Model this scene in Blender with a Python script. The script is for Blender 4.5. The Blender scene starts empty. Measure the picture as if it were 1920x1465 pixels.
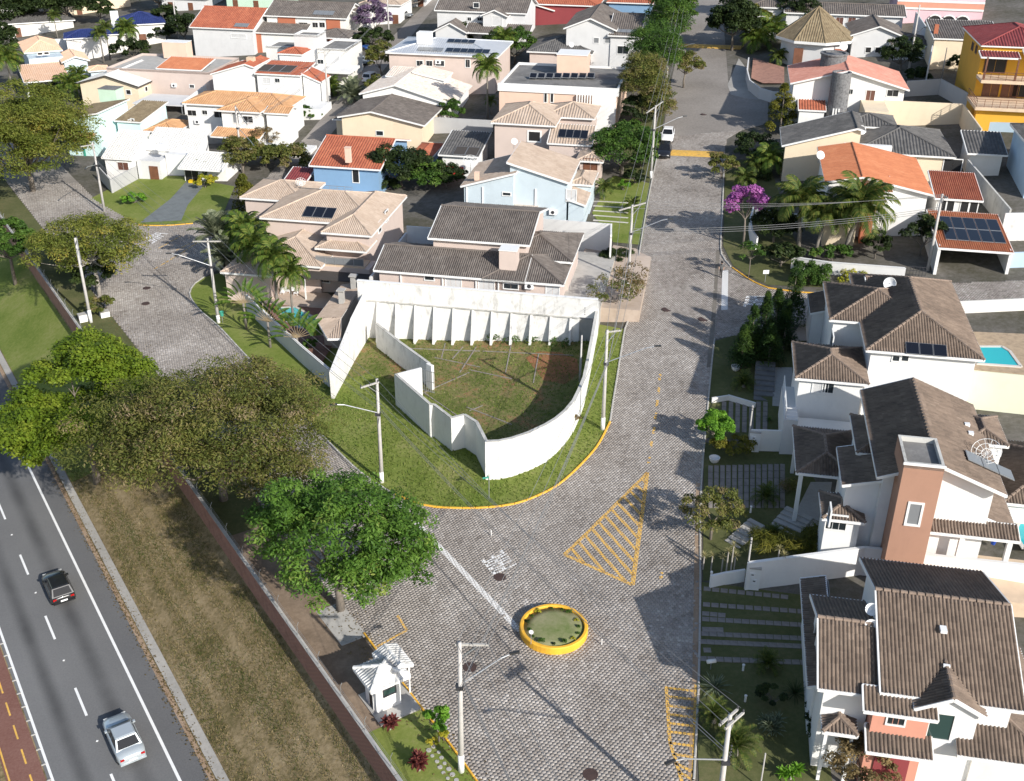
import bpy, bmesh, math, random
import numpy as np
from mathutils import Matrix, Vector
SC = bpy.context.scene
COL = SC.collection
# ------------------------------------------------------------------ camera, sky, sun, exposure
F = 2050.0; TH = math.radians(28); CX, CY = 960.0, 732.5; ZC = 47.0; ROLL = math.radians(-0.4)
ST, CT = math.sin(TH), math.cos(TH)
cam = bpy.data.objects.new('camera', bpy.data.cameras.new('camera')); COL.objects.link(cam)
cam.matrix_world = Matrix.Translation((0, 0, ZC)) @ Matrix.Rotation(math.pi/2-TH, 4, 'X') @ Matrix.Rotation(-ROLL, 4, 'Z')
cam.data.sensor_width = 36; cam.data.lens = F/1920*36; cam.data.clip_start = 1; cam.data.clip_end = 3000
SC.camera = cam
SUN_EL = math.radians(28.5); SUN_AZ = math.radians(180-38.5)      # clockwise from +Y: behind the camera, to the right
sdir = Vector((math.sin(SUN_AZ)*math.cos(SUN_EL), math.cos(SUN_AZ)*math.cos(SUN_EL), math.sin(SUN_EL)))
sun = bpy.data.objects.new('sun', bpy.data.lights.new('sun', 'SUN')); COL.objects.link(sun)
sun.rotation_euler = sdir.to_track_quat('Z', 'Y').to_euler()
sun.data.energy = 5.0; sun.data.angle = math.radians(0.55); sun.data.color = (1, .955, .88)
W = bpy.data.worlds.new('World'); SC.world = W; W.use_nodes = True
nt = W.node_tree; bg = nt.nodes['Background']; sky = nt.nodes.new('ShaderNodeTexSky')
sky.sky_type = 'NISHITA'; sky.sun_disc = False; sky.sun_elevation = SUN_EL; sky.sun_rotation = SUN_AZ
nt.links.new(sky.outputs[0], bg.inputs[0]); bg.inputs[1].default_value = 0.13
SC.view_settings.view_transform = 'Standard'; SC.view_settings.look = 'None'
SC.view_settings.gamma = 1; SC.view_settings.use_curve_mapping = False; SC.view_settings.exposure = 0.3
SC.cycles.max_bounces = 6

# ------------------------------------------------------------------ pixels to places; the hill
HAZ = math.radians(33.1)
ND = (math.cos(HAZ), math.sin(HAZ)); HD = (-math.sin(HAZ), math.cos(HAZ))
BR = [(-600, -5), (11.6, -5), (17.95, -1.25), (18.2, 0), (33, 0), (40, .28), (48, .92), (700, .92+652*.12)]
def zt(x, y):
    d = x*ND[0]+y*ND[1]
    for (a, za), (b, zb) in zip(BR, BR[1:]):
        if d <= b: return za+(zb-za)*(d-a)/(b-a)
    return BR[-1][1]
_cr, _sr = math.cos(ROLL), math.sin(ROLL)
def ray(px, py):
    u = px-CX; v = py-CY
    u, v = u*_cr-v*_sr, u*_sr+v*_cr
    return (u/F, CT-(v/F)*ST, -(ST+(v/F)*CT))
def P(px, py, z):
    r = ray(px, py); t = (z-ZC)/r[2]; return Vector((r[0]*t, r[1]*t, z))
def T(px, py, h=0):
    r = ray(px, py); lo, hi = 5, 900
    for _ in range(50):
        m = (lo+hi)/2
        if ZC+r[2]*m-zt(r[0]*m, r[1]*m)-h > 0: lo = m
        else: hi = m
    return Vector((r[0]*lo, r[1]*lo, ZC+r[2]*lo))

# ------------------------------------------------------------------ materials
MATS = {}
def _mat(name):
    m = bpy.data.materials.new(name); m.use_nodes = True; MATS[name] = m
    n = m.node_tree.nodes; return m, n, m.node_tree.links, n['Principled BSDF']
def _ramp(n, stops):
    r = n.new('ShaderNodeValToRGB'); e = r.color_ramp.elements
    while len(e) < len(stops): e.new(0.5)
    for el, (p, c) in zip(e, stops): el.position = p; el.color = (*c, 1)
    return r
def sc(c, k): return tuple(min(1, x*k) for x in c)
def plain(name, col, rough=.8, var=.18, scale=.6, bump=0, metal=0, coat=0, stain=None, stain_amt=.5):
    """painted / plastered / cast surface: two octaves of uneven tone, optional dirty blotches"""
    m, n, l, b = _mat(name)
    b.inputs['Roughness'].default_value = rough; b.inputs['Metallic'].default_value = metal; b.inputs['Coat Weight'].default_value = coat
    tc = n.new('ShaderNodeTexCoord'); oi = n.new('ShaderNodeObjectInfo')
    no = n.new('ShaderNodeTexNoise'); no.inputs['Scale'].default_value = scale; no.inputs['Detail'].default_value = 8; no.inputs['Roughness'].default_value = .65
    l.new(tc.outputs['Object'], no.inputs['Vector'])
    r = _ramp(n, [(.3, sc(col, 1-var)), (.5, col), (.72, sc(col, 1+var*.6))]); l.new(no.outputs['Fac'], r.inputs['Fac'])
    out = r.outputs[0]
    if stain:
        n2 = n.new('ShaderNodeTexNoise'); n2.inputs['Scale'].default_value = scale*1.7; n2.inputs['Detail'].default_value = 10; n2.inputs['Roughness'].default_value = .75
        mp = n.new('ShaderNodeMapping'); mp.inputs['Scale'].default_value = (1, 1, .35); mp.inputs['Location'].default_value = (7, 3, 1)
        l.new(tc.outputs['Object'], mp.inputs[0]); l.new(mp.outputs[0], n2.inputs['Vector'])
        mr = n.new('ShaderNodeMapRange'); mr.inputs[1].default_value = .52; mr.inputs[2].default_value = .72; mr.inputs[4].default_value = stain_amt
        l.new(n2.outputs['Fac'], mr.inputs[0])
        mx = n.new('ShaderNodeMix'); mx.data_type = 'RGBA'; l.new(mr.outputs[0], mx.inputs[0]); l.new(out, mx.inputs[6]); mx.inputs[7].default_value = (*stain, 1); out = mx.outputs[2]
    l.new(out, b.inputs['Base Color'])
    if bump:
        bp = n.new('ShaderNodeBump'); bp.inputs['Strength'].default_value = bump; bp.inputs['Distance'].default_value = .05
        n3 = n.new('ShaderNodeTexNoise'); n3.inputs['Scale'].default_value = scale*14; n3.inputs['Detail'].default_value = 4
        l.new(tc.outputs['Object'], n3.inputs['Vector']); l.new(n3.outputs['Fac'], bp.inputs['Height']); l.new(bp.outputs[0], b.inputs['Normal'])
    return m
def tiles(name, stops, rough=.85, blotch=None, blotch_amt=.6, bscale=.5):
    """clay / concrete roof tiles: UV counts tiles, every tile gets its own tone"""
    m, n, l, b = _mat(name); b.inputs['Roughness'].default_value = rough
    uv = n.new('ShaderNodeUVMap'); fl = n.new('ShaderNodeVectorMath'); fl.operation = 'FLOOR'; l.new(uv.outputs[0], fl.inputs[0])
    oi = n.new('ShaderNodeObjectInfo'); ad = n.new('ShaderNodeVectorMath'); ad.operation = 'ADD'; l.new(fl.outputs[0], ad.inputs[0]); l.new(oi.outputs['Random'], ad.inputs[1])
    wn = n.new('ShaderNodeTexWhiteNoise'); l.new(ad.outputs[0], wn.inputs['Vector'])
    tc = n.new('ShaderNodeTexCoord'); no = n.new('ShaderNodeTexNoise'); no.inputs['Scale'].default_value = bscale; no.inputs['Detail'].default_value = 9; no.inputs['Roughness'].default_value = .7
    l.new(tc.outputs['Object'], no.inputs['Vector'])
    ma = n.new('ShaderNodeMath'); ma.operation = 'MULTIPLY_ADD'; l.new(wn.outputs[0], ma.inputs[0]); ma.inputs[1].default_value = .26
    m2 = n.new('ShaderNodeMath'); m2.operation = 'MULTIPLY_ADD'; l.new(no.outputs['Fac'], m2.inputs[0]); m2.inputs[1].default_value = 1.1; m2.inputs[2].default_value = -.17
    l.new(m2.outputs[0], ma.inputs[2])
    r = _ramp(n, stops); l.new(ma.outputs[0], r.inputs['Fac']); out = r.outputs[0]
    if blotch:
        n2 = n.new('ShaderNodeTexNoise'); n2.inputs['Scale'].default_value = bscale*2.3; n2.inputs['Detail'].default_value = 10; n2.inputs['Roughness'].default_value = .8
        l.new(tc.outputs['Object'], n2.inputs['Vector'])
        mr = n.new('ShaderNodeMapRange'); mr.inputs[1].default_value = .5; mr.inputs[2].default_value = .66; mr.inputs[4].default_value = blotch_amt; l.new(n2.outputs['Fac'], mr.inputs[0])
        mx = n.new('ShaderNodeMix'); mx.data_type = 'RGBA'; l.new(mr.outputs[0], mx.inputs[0]); l.new(out, mx.inputs[6]); mx.inputs[7].default_value = (*blotch, 1); out = mx.outputs[2]
    l.new(out, b.inputs['Base Color']); return m
def leafm(name, stops, trans=.35, rough=.6):
    m, n, l, b = _mat(name); b.inputs['Roughness'].default_value = rough; b.inputs['Specular IOR Level'].default_value = .25
    at = n.new('ShaderNodeAttribute'); at.attribute_name = 'rnd'; r = _ramp(n, stops); l.new(at.outputs['Fac'], r.inputs['Fac']); l.new(r.outputs[0], b.inputs['Base Color'])
    t = n.new('ShaderNodeBsdfTranslucent'); l.new(r.outputs[0], t.inputs[0]); mx = n.new('ShaderNodeMixShader'); mx.inputs[0].default_value = trans
    l.new(b.outputs[0], mx.inputs[1]); l.new(t.outputs[0], mx.inputs[2]); l.new(mx.outputs[0], n['Material Output'].inputs[0]); return m
def ground(name, stops, s1=.08, s2=1.5, w=.5, rough=.95, bump=.3):
    """earth, grass, asphalt: broad patches mixed with fine grain, in world metres"""
    m, n, l, b = _mat(name); b.inputs['Roughness'].default_value = rough; b.inputs['Specular IOR Level'].default_value = .2
    g = n.new('ShaderNodeNewGeometry')
    a = n.new('ShaderNodeTexNoise'); a.inputs['Scale'].default_value = s1; a.inputs['Detail'].default_value = 6
    c = n.new('ShaderNodeTexNoise'); c.inputs['Scale'].default_value = s2; c.inputs['Detail'].default_value = 10; c.inputs['Roughness'].default_value = .75
    l.new(g.outputs['Position'], a.inputs['Vector']); l.new(g.outputs['Position'], c.inputs['Vector'])
    mx = n.new('ShaderNodeMix'); mx.inputs[0].default_value = w; l.new(a.outputs['Fac'], mx.inputs[2]); l.new(c.outputs['Fac'], mx.inputs[3])
    r = _ramp(n, stops); l.new(mx.outputs[0], r.inputs['Fac']); l.new(r.outputs[0], b.inputs['Base Color'])
    if bump:
        bp = n.new('ShaderNodeBump'); bp.inputs['Strength'].default_value = bump; bp.inputs['Distance'].default_value = .06; l.new(c.outputs['Fac'], bp.inputs['Height']); l.new(bp.outputs[0], b.inputs['Normal'])
    return m
def glassm(name, col, rough=.08):
    m, n, l, b = _mat(name); b.inputs['Base Color'].default_value = (*col, 1); b.inputs['Roughness'].default_value = rough; b.inputs['Specular IOR Level'].default_value = .7; return m

# walls
DIRT = (.25, .23, .2)
for nm, c in dict(white=(.74, .735, .72), offwhite=(.72, .7, .66), cream=(.72, .6, .44), sand=(.66, .55, .4), peach=(.7, .5, .39), pinkbeige=(.56, .46, .41), lightblue=(.5, .58, .63), turq=(.58, .76, .76),
                  blue=(.19, .32, .48), skyblue=(.42, .55, .66), coral=(.6, .28, .2), brown=(.38, .215, .15), yellow=(.62, .34, .035), grey=(.42, .42, .42), lightgrey=(.6, .6, .6), darkgrey=(.12, .12, .12),
                  pink=(.66, .44, .48), beige=(.54, .47, .4), brick=(.42, .14, .075), mint=(.5, .66, .52), stone=(.15, .15, .155), paleyellow=(.74, .76, .58), red=(.4, .03, .025), winered=(.25, .045, .05)).items():
    plain('w_'+nm, c, .85, .07, .5, .05, stain=sc(c, .72), stain_amt=.3)
plain('w_stone', (.17, .17, .175), .95, .6, 3.5, .4)
plain('w_oldwhite', (.7, .69, .67), .9, .12, .9, .1, stain=(.22, .21, .19), stain_amt=.75)
plain('w_lotwhite', (.74, .735, .72), .9, .08, .9, .1, stain=(.45, .42, .38), stain_amt=.32)
plain('w_dirty', (.5, .49, .46), .95, .2, .5, .15, stain=(.13, .12, .11), stain_amt=.75)
plain('trim', (.76, .755, .74), .6, .05, .8)
plain('concrete', (.4, .385, .36), .9, .2, 1.2, .15)
plain('slabstone', (.24, .215, .195), .95, .3, 1.5, .2, stain=(.12, .1, .08), stain_amt=.5)
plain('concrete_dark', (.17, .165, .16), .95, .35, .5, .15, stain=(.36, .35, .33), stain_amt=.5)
plain('pole', (.46, .44, .42), .85, .15, 1.5)
plain('metal', (.42, .43, .44), .4, .1, 1, metal=.6)
plain('darkmetal', (.04, .04, .045), .5, .1, 1)
plain('black', (.012, .012, .013), .6, .1, 1)
plain('wood', (.16, .065, .035), .6, .3, 2)
plain('paleswood', (.4, .3, .2), .7, .3, 2)
plain('cable', (.2, .2, .2), .6, .1, 1)
plain('yellowpaint', (.78, .42, .035), .7, .2, .8, stain=(.42, .27, .1), stain_amt=.55)
plain('roadyellow', (.72, .42, .08), .8, .25, 2.5, stain=(.3, .26, .21), stain_amt=.85)
plain('roadwhite', (.74, .73, .71), .8, .15, 2, stain=(.4, .38, .36), stain_amt=.5)
plain('linewhite', (.8, .8, .79), .7, .08, 1)
plain('deck', (.2, .1, .075), .7, .3, .8)
plain('sandstone', (.6, .46, .33), .85, .15, .8)
plain('plastic_white', (.78, .78, .78), .4, .04, 1)
plain('plastic_yellow', (.75, .5, .02), .4, .04, 1)
plain('plastic_blue', (.03, .08, .4), .4, .04, 1)
plain('plastic_red', (.5, .03, .03), .4, .04, 1)
plain('teal', (.05, .3, .22), .5, .1, 1)
plain('lampblack', (.03, .03, .03), .4, .1, 1)
plain('rubber', (.015, .015, .015), .8, .1, 1)
plain('brickwall', (.33, .175, .13), .9, .3, 1.5, .2, stain=(.14, .1, .08), stain_amt=.5)
plain('rust', (.06, .035, .03), .8, .3, 1.5)
plain('slate', (.16, .175, .175), .7, .25, 1.0)
plain('sheetroof', (.56, .58, .61), .45, .08, .8, metal=.35)
plain('whitesheet', (.76, .76, .76), .55, .06, .8, stain=(.5, .49, .48), stain_amt=.3)
plain('fabric', (.055, .047, .042), .9, .1, 1)
glassm('glass', (.02, .026, .03)); glassm('glass_green', (.03, .06, .055)); glassm('glass_grey', (.2, .21, .22), .25)
glassm('solar', (.008, .009, .014), .12); glassm('carglass', (.01, .011, .012), .05)
plain('shutter', (.12, .05, .035), .6, .2, 3); plain('curtain', (.55, .55, .55), .8, .1, 2)
for nm, c in dict(silver=(.5, .55, .58), graphite=(.025, .026, .028), carblack=(.012, .012, .014), carwhite=(.78, .78, .78), carblue=(.02, .06, .2), cargrey=(.2, .21, .22)).items():
    plain('c_'+nm, c, .3, .02, 1, metal=.35 if nm in ('silver', 'graphite', 'cargrey') else 0, coat=.7)
plain('lightred', (.4, .01, .01), .25, .05, 1); plain('lightclear', (.75, .75, .72), .15, .05, 1)
# roofs
tiles('t_brown', [(.0, (.06, .044, .035)), (.4, (.135, .1, .078)), (.7, (.2, .15, .117)), (1, (.3, .235, .185))], blotch=(.055, .045, .038), blotch_amt=.4)
tiles('t_darkbrown', [(.0, (.05, .042, .038)), (.5, (.125, .106, .094)), (1, (.24, .21, .185))], blotch=(.19, .18, .165), blotch_amt=.35)
tiles('t_grey', [(.0, (.04, .039, .038)), (.5, (.1, .096, .093)), (1, (.2, .19, .18))], blotch=(.2, .19, .18), blotch_amt=.3)
tiles('t_tan', [(.0, (.3, .22, .165)), (.5, (.42, .33, .26)), (1, (.54, .44, .36))], blotch=(.27, .21, .17), blotch_amt=.35)
tiles('t_red', [(.0, (.22, .06, .034)), (.5, (.36, .105, .055)), (1, (.5, .18, .095))], blotch=(.15, .05, .035), blotch_amt=.4)
tiles('t_orange', [(.0, (.36, .12, .055)), (.5, (.49, .175, .08)), (1, (.6, .26, .13))], blotch=(.33, .1, .045), blotch_amt=.3)
tiles('t_pinkred', [(.0, (.42, .17, .12)), (.5, (.55, .25, .19)), (1, (.66, .36, .28))], blotch=(.33, .12, .09), blotch_amt=.3)
tiles('t_ochre', [(.0, (.36, .19, .085)), (.5, (.5, .28, .14)), (1, (.62, .4, .23))], blotch=(.3, .15, .06), blotch_amt=.3)
tiles('t_olive', [(.0, (.1, .075, .045)), (.5, (.21, .16, .095)), (1, (.33, .27, .17))], blotch=(.09, .07, .045), blotch_amt=.4)
tiles('t_white', [(.0, (.5, .48, .45)), (.5, (.64, .63, .6)), (1, (.74, .73, .71))], blotch=(.3, .28, .25), blotch_amt=.55, bscale=1.1)
tiles('t_mottled', [(.0, (.52, .44, .38)), (.5, (.66, .58, .51)), (1, (.76, .71, .66))], blotch=(.33, .2, .13), blotch_amt=.6, bscale=.9)
tiles('t_peach', [(.0, (.58, .36, .23)), (.5, (.68, .45, .31)), (1, (.74, .54, .4))])
tiles('t_blue', [(.0, (.012, .02, .075)), (.5, (.02, .032, .125)), (1, (.035, .05, .18))], rough=.5)
tiles('t_wine', [(.0, (.11, .022, .022)), (.5, (.2, .04, .04)), (1, (.3, .07, .065))], rough=.6)
# vegetation
leafm('l_gold', [(0, (.09, .09, .02)), (.45, (.19, .17, .035)), (.75, (.3, .22, .045)), (1, (.42, .27, .05))])
leafm('l_olive', [(0, (.06, .08, .016)), (.4, (.12, .14, .03)), (.65, (.19, .18, .045)), (.85, (.23, .18, .1)), (1, (.3, .23, .14))])
leafm('l_mango', [(0, (.035, .085, .012)), (.5, (.08, .17, .022)), (.85, (.15, .26, .04)), (1, (.3, .34, .08))])
leafm('l_goldgreen', [(0, (.07, .095, .014)), (.45, (.145, .175, .028)), (.8, (.22, .22, .045)), (1, (.38, .29, .05))])
leafm('l_bright', [(0, (.07, .12, .01)), (.5, (.14, .21, .016)), (1, (.24, .29, .035))])
leafm('l_green', [(0, (.03, .065, .012)), (.5, (.06, .125, .02)), (.85, (.1, .18, .03)), (1, (.2, .24, .05))])
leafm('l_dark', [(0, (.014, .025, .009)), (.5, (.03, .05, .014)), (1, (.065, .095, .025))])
leafm('l_lime', [(0, (.07, .17, .015)), (.5, (.12, .27, .022)), (1, (.2, .38, .04))])
leafm('l_conifer', [(0, (.014, .03, .009)), (.5, (.03, .065, .013)), (1, (.08, .13, .018))])
leafm('l_topiary', [(0, (.05, .06, .01)), (.5, (.12, .13, .018)), (1, (.24, .21, .03))])
leafm('l_pink', [(0, (.26, .08, .25)), (.5, (.42, .13, .4)), (1, (.58, .24, .52))])
leafm('l_lilac', [(0, (.12, .075, .14)), (.5, (.2, .13, .22)), (1, (.32, .24, .33))])
leafm('l_palm', [(0, (.04, .075, .015)), (.5, (.085, .13, .025)), (1, (.22, .21, .05))])
leafm('l_greypalm', [(0, (.12, .15, .08)), (.5, (.22, .25, .15)), (1, (.36, .38, .26))])
leafm('l_palmgreen', [(0, (.045, .085, .014)), (.5, (.095, .16, .025)), (1, (.24, .25, .05))])
leafm('l_banana', [(0, (.03, .07, .012)), (.6, (.08, .15, .022)), (.85, (.16, .22, .035)), (1, (.42, .33, .05))])
leafm('l_burgundy', [(0, (.05, .012, .015)), (.5, (.13, .03, .035)), (1, (.3, .1, .06))])
leafm('l_yellow', [(0, (.2, .24, .02)), (.5, (.38, .36, .03)), (1, (.55, .45, .05))])
leafm('l_straw', [(0, (.22, .19, .06)), (.5, (.36, .32, .14)), (1, (.5, .45, .25))])
leafm('l_yucca', [(0, (.03, .05, .025)), (.5, (.08, .11, .06)), (1, (.3, .34, .24))])
leafm('l_dry', [(0, (.1, .075, .03)), (.5, (.19, .14, .06)), (1, (.3, .22, .1))])
plain('bark', (.17, .145, .12), .95, .3, 3, .3); plain('palebark', (.36, .33, .29), .9, .3, 3, .2); plain('palmtrunk', (.2, .18, .155), .95, .3, 4, .3)
ground('g_soil', [(.3, (.1, .09, .075)), (.5, (.19, .17, .145)), (.7, (.26, .24, .21))], .15, 2)
ground('g_lawn', [(.28, (.085, .125, .02)), (.42, (.135, .18, .032)), (.54, (.19, .22, .055)), (.64, (.25, .245, .095)), (.76, (.32, .28, .155))], .25, 2.6, .5, bump=.6)
ground('g_lawndry', [(.3, (.1, .15, .035)), (.42, (.19, .21, .09)), (.56, (.28, .27, .15)), (.75, (.36, .32, .2))], .45, 3, .4)
ground('g_redsoil', [(.35, (.13, .09, .04)), (.5, (.26, .12, .06)), (.65, (.36, .17, .09))], .4, 2.2, .5, bump=.6)
ground('g_earth', [(.3, (.12, .09, .065)), (.5, (.22, .165, .12)), (.7, (.34, .26, .19))], .4, 2.5, .5)
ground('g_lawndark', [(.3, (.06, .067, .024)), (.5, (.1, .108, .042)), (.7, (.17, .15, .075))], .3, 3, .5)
ground('g_dry', [(.32, (.075, .075, .025)), (.43, (.16, .125, .06)), (.53, (.27, .205, .115)), (.68, (.37, .295, .18))], .35, 2.6, .6, bump=.9)
ground('g_lot', [(.34, (.07, .095, .02)), (.46, (.125, .14, .04)), (.54, (.2, .17, .075)), (.63, (.3, .15, .075))], .3, 2.4, .5, bump=.7)
ground('g_asphalt', [(.3, (.12, .12, .123)), (.5, (.16, .16, .161)), (.7, (.2, .199, .198))], .12, 9, .6, .9, .1)
ground('g_shoulder', [(.3, (.1, .1, .104)), (.5, (.135, .135, .138)), (.7, (.17, .17, .17))], .12, 9, .6, .9, .1)
ground('g_track', [(.3, (.04, .04, .042)), (.6, (.062, .062, .063))], .1, 9, .5, .9, .1)
ground('g_bike', [(.3, (.14, .06, .045)), (.5, (.2, .1, .08)), (.7, (.26, .15, .12))], .3, 6, .6)
ground('g_conc', [(.3, (.26, .25, .23)), (.5, (.36, .345, .32)), (.7, (.46, .44, .41))], .2, 4, .5)
ground('g_leaf', [(.3, (.2, .13, .08)), (.5, (.32, .23, .16)), (.7, (.42, .33, .25))], .5, 6, .6)
ground('g_joint', [(.36, (.06, .054, .047)), (.46, (.12, .108, .094)), (.55, (.23, .208, .182)), (.7, (.31, .285, .25))], .22, 1.3, .35)
ground('g_cobble', [(.3, (.16, .144, .128)), (.5, (.26, .235, .212)), (.7, (.36, .33, .3))], .12, 3.4, .55, bump=.5)
ground('g_yard', [(.3, (.05, .055, .03)), (.42, (.085, .08, .06)), (.54, (.135, .125, .11)), (.7, (.22, .205, .185))], .16, 1.6, .5)
ground('g_pale', [(.3, (.46, .43, .39)), (.5, (.56, .53, .49)), (.7, (.64, .61, .57))], .2, 2.2, .4)
ground('g_pinkpave', [(.3, (.36, .28, .22)), (.5, (.47, .38, .31)), (.7, (.56, .47, .4))], .3, 2.2, .4)
def paver_material():
    m, n, l, b = _mat('paver'); b.inputs['Roughness'].default_value = .9
    g = n.new('ShaderNodeNewGeometry'); at = n.new('ShaderNodeAttribute'); at.attribute_name = 'rnd'
    a = n.new('ShaderNodeTexNoise'); a.inputs['Scale'].default_value = .16; a.inputs['Detail'].default_value = 8; a.inputs['Roughness'].default_value = .62
    c = n.new('ShaderNodeTexNoise'); c.inputs['Scale'].default_value = 7; c.inputs['Detail'].default_value = 6
    l.new(g.outputs['Position'], a.inputs['Vector']); l.new(g.outputs['Position'], c.inputs['Vector'])
    m1 = n.new('ShaderNodeMath'); m1.operation = 'MULTIPLY_ADD'; l.new(at.outputs['Fac'], m1.inputs[0]); m1.inputs[1].default_value = .42
    m2 = n.new('ShaderNodeMath'); m2.operation = 'MULTIPLY_ADD'; l.new(a.outputs['Fac'], m2.inputs[0]); m2.inputs[1].default_value = 1.0; m2.inputs[2].default_value = -.3; l.new(m2.outputs[0], m1.inputs[2])
    m3 = n.new('ShaderNodeMath'); m3.operation = 'MULTIPLY_ADD'; l.new(c.outputs['Fac'], m3.inputs[0]); m3.inputs[1].default_value = .35; l.new(m1.outputs[0], m3.inputs[2])
    r = _ramp(n, [(.15, (.135, .116, .1)), (.45, (.265, .234, .208)), (.72, (.365, .33, .298)), (1., (.54, .5, .465))]); l.new(m3.outputs[0], r.inputs['Fac'])
    q = n.new('ShaderNodeTexNoise'); q.inputs['Scale'].default_value = .42; q.inputs['Detail'].default_value = 7; q.inputs['Roughness'].default_value = .7; q.inputs['Distortion'].default_value = .6; l.new(g.outputs['Position'], q.inputs['Vector'])
    mr = n.new('ShaderNodeMapRange'); mr.inputs[1].default_value = .54; mr.inputs[2].default_value = .72; mr.inputs[4].default_value = .55; l.new(q.outputs['Fac'], mr.inputs[0])
    mx = n.new('ShaderNodeMix'); mx.data_type = 'RGBA'; l.new(mr.outputs[0], mx.inputs[0]); l.new(r.outputs[0], mx.inputs[6]); mx.inputs[7].default_value = (.12, .098, .08, 1); l.new(mx.outputs[2], b.inputs['Base Color'])
paver_material()
def water_material():
    m, n, l, b = _mat('water'); b.inputs['Base Color'].default_value = (.03, .42, .46, 1); b.inputs['Roughness'].default_value = .06
    t = n.new('ShaderNodeTexNoise'); t.inputs['Scale'].default_value = 2.5; bp = n.new('ShaderNodeBump'); bp.inputs['Strength'].default_value = .15; l.new(t.outputs['Fac'], bp.inputs['Height']); l.new(bp.outputs[0], b.inputs['Normal'])
water_material()

# ------------------------------------------------------------------ mesh helpers
def tag(o, label=None, cat=None, group=None, kind=None):
    if label: o['label'] = label
    if cat: o['category'] = cat
    if group: o['group'] = group
    if kind: o['kind'] = kind
    return o
def link(o, parent=None):
    COL.objects.link(o)
    if parent: o.parent = parent
    return o
def empty(name, loc=(0, 0, 0), rz=0, label=None, cat=None, group=None):
    o = bpy.data.objects.new(name, None); o.empty_display_size = .3; o.location = loc; o.rotation_euler = (0, 0, rz); link(o); return tag(o, label, cat, group)
class MB:
    def __init__(s): s.v = []; s.f = []
    def poly(s, pts): i = len(s.v); s.v += [tuple(p) for p in pts]; s.f.append(tuple(range(i, i+len(pts)))); return s
    def box(s, x0, x1, y0, y1, z0, z1):
        i = len(s.v); s.v += [(x, y, z) for z in (z0, z1) for x, y in ((x0, y0), (x1, y0), (x1, y1), (x0, y1))]
        s.f += [tuple(i+k for k in q) for q in ((3, 2, 1, 0), (4, 5, 6, 7), (0, 1, 5, 4), (1, 2, 6, 5), (2, 3, 7, 6), (3, 0, 4, 7))]; return s
    def beam(s, p, q, w, h, dz=0):
        p = Vector(p); q = Vector(q); d = (q-p); n = Vector((-d.y, d.x, 0))
        if n.length < 1e-6: n = Vector((1, 0, 0))
        n = n.normalized()*w/2; up = d.cross(n).normalized()
        if up.z < 0: up = -up
        if abs(up.z) < .05: up = Vector((d.y, -d.x, 0)).normalized() if abs(d.z) < .9*d.length else Vector((0, 1, 0))
        a = up*(dz-h/2); b = up*(dz+h/2); i = len(s.v)
        for e in (p, q): s.v += [tuple(e+n*k+m) for m in (a, b) for k in (-1, 1)]
        s.f += [tuple(i+k for k in t) for t in ((0, 2, 3, 1), (4, 5, 7, 6), (0, 1, 5, 4), (2, 6, 7, 3), (0, 4, 6, 2), (1, 3, 7, 5))]; return s
    def tube(s, pts, rad, n=8, cap=True):
        pts = [Vector(p) for p in pts]; R = rad if isinstance(rad, (list, tuple)) else [rad]*len(pts); i0 = len(s.v)
        ref = None
        for k, p in enumerate(pts):
            d = (pts[min(k+1, len(pts)-1)]-pts[max(k-1, 0)]).normalized()
            a = d.cross(Vector((0, 0, 1)) if abs(d.z) < .9 else Vector((1, 0, 0))).normalized(); b = a.cross(d)
            for j in range(n): t = 2*math.pi*j/n; s.v.append(tuple(p+(a*math.cos(t)+b*math.sin(t))*R[k]))
        for k in range(len(pts)-1):
            for j in range(n): s.f.append((i0+k*n+j, i0+k*n+(j+1) % n, i0+(k+1)*n+(j+1) % n, i0+(k+1)*n+j))
        if cap: s.f.append(tuple(i0+j for j in range(n))[::-1]); s.f.append(tuple(i0+(len(pts)-1)*n+j for j in range(n)))
        return s
    def lathe(s, prof, n=20, c=(0, 0, 0)):
        i0 = len(s.v)
        for r, z in prof:
            for j in range(n): t = 2*math.pi*j/n; s.v.append((c[0]+r*math.cos(t), c[1]+r*math.sin(t), c[2]+z))
        for k in range(len(prof)-1):
            for j in range(n): s.f.append((i0+k*n+j, i0+k*n+(j+1) % n, i0+(k+1)*n+(j+1) % n, i0+(k+1)*n+j))
        s.f.append(tuple(i0+(len(prof)-1)*n+j for j in range(n))); s.f.append(tuple(i0+j for j in range(n))[::-1]); return s
    def mesh(s, name, mat, smooth=False):
        m = bpy.data.meshes.new(name); m.from_pydata(s.v, [], s.f); m.update()
        if mat: m.materials.append(MATS[mat])
        if smooth: m.shade_smooth()
        return m
    def obj(s, name, mat, parent=None, smooth=False): return link(bpy.data.objects.new(name, s.mesh(name, mat, smooth)), parent)
def npmesh(name, V, Q, mat, uv=None, rnd=None, smooth=False):
    """V (n,3), Q (m,4) quads"""
    m = bpy.data.meshes.new(name); V = np.asarray(V, np.float32); Q = np.asarray(Q, np.int32); k = Q.shape[1]
    m.vertices.add(len(V)); m.vertices.foreach_set('co', V.ravel()); m.loops.add(Q.size); m.loops.foreach_set('vertex_index', Q.ravel())
    m.polygons.add(len(Q)); m.polygons.foreach_set('loop_start', np.arange(0, Q.size, k, dtype=np.int32))
    if uv is not None: u = m.uv_layers.new(name='UVMap'); u.data.foreach_set('uv', np.asarray(uv, np.float32)[Q.ravel()].ravel())
    if rnd is not None: a = m.attributes.new('rnd', 'FLOAT', 'FACE'); a.data.foreach_set('value', np.asarray(rnd, np.float32))
    m.materials.append(MATS[mat]); m.update(calc_edges=True); m.validate()
    if smooth: m.shade_smooth()
    return m
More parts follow.
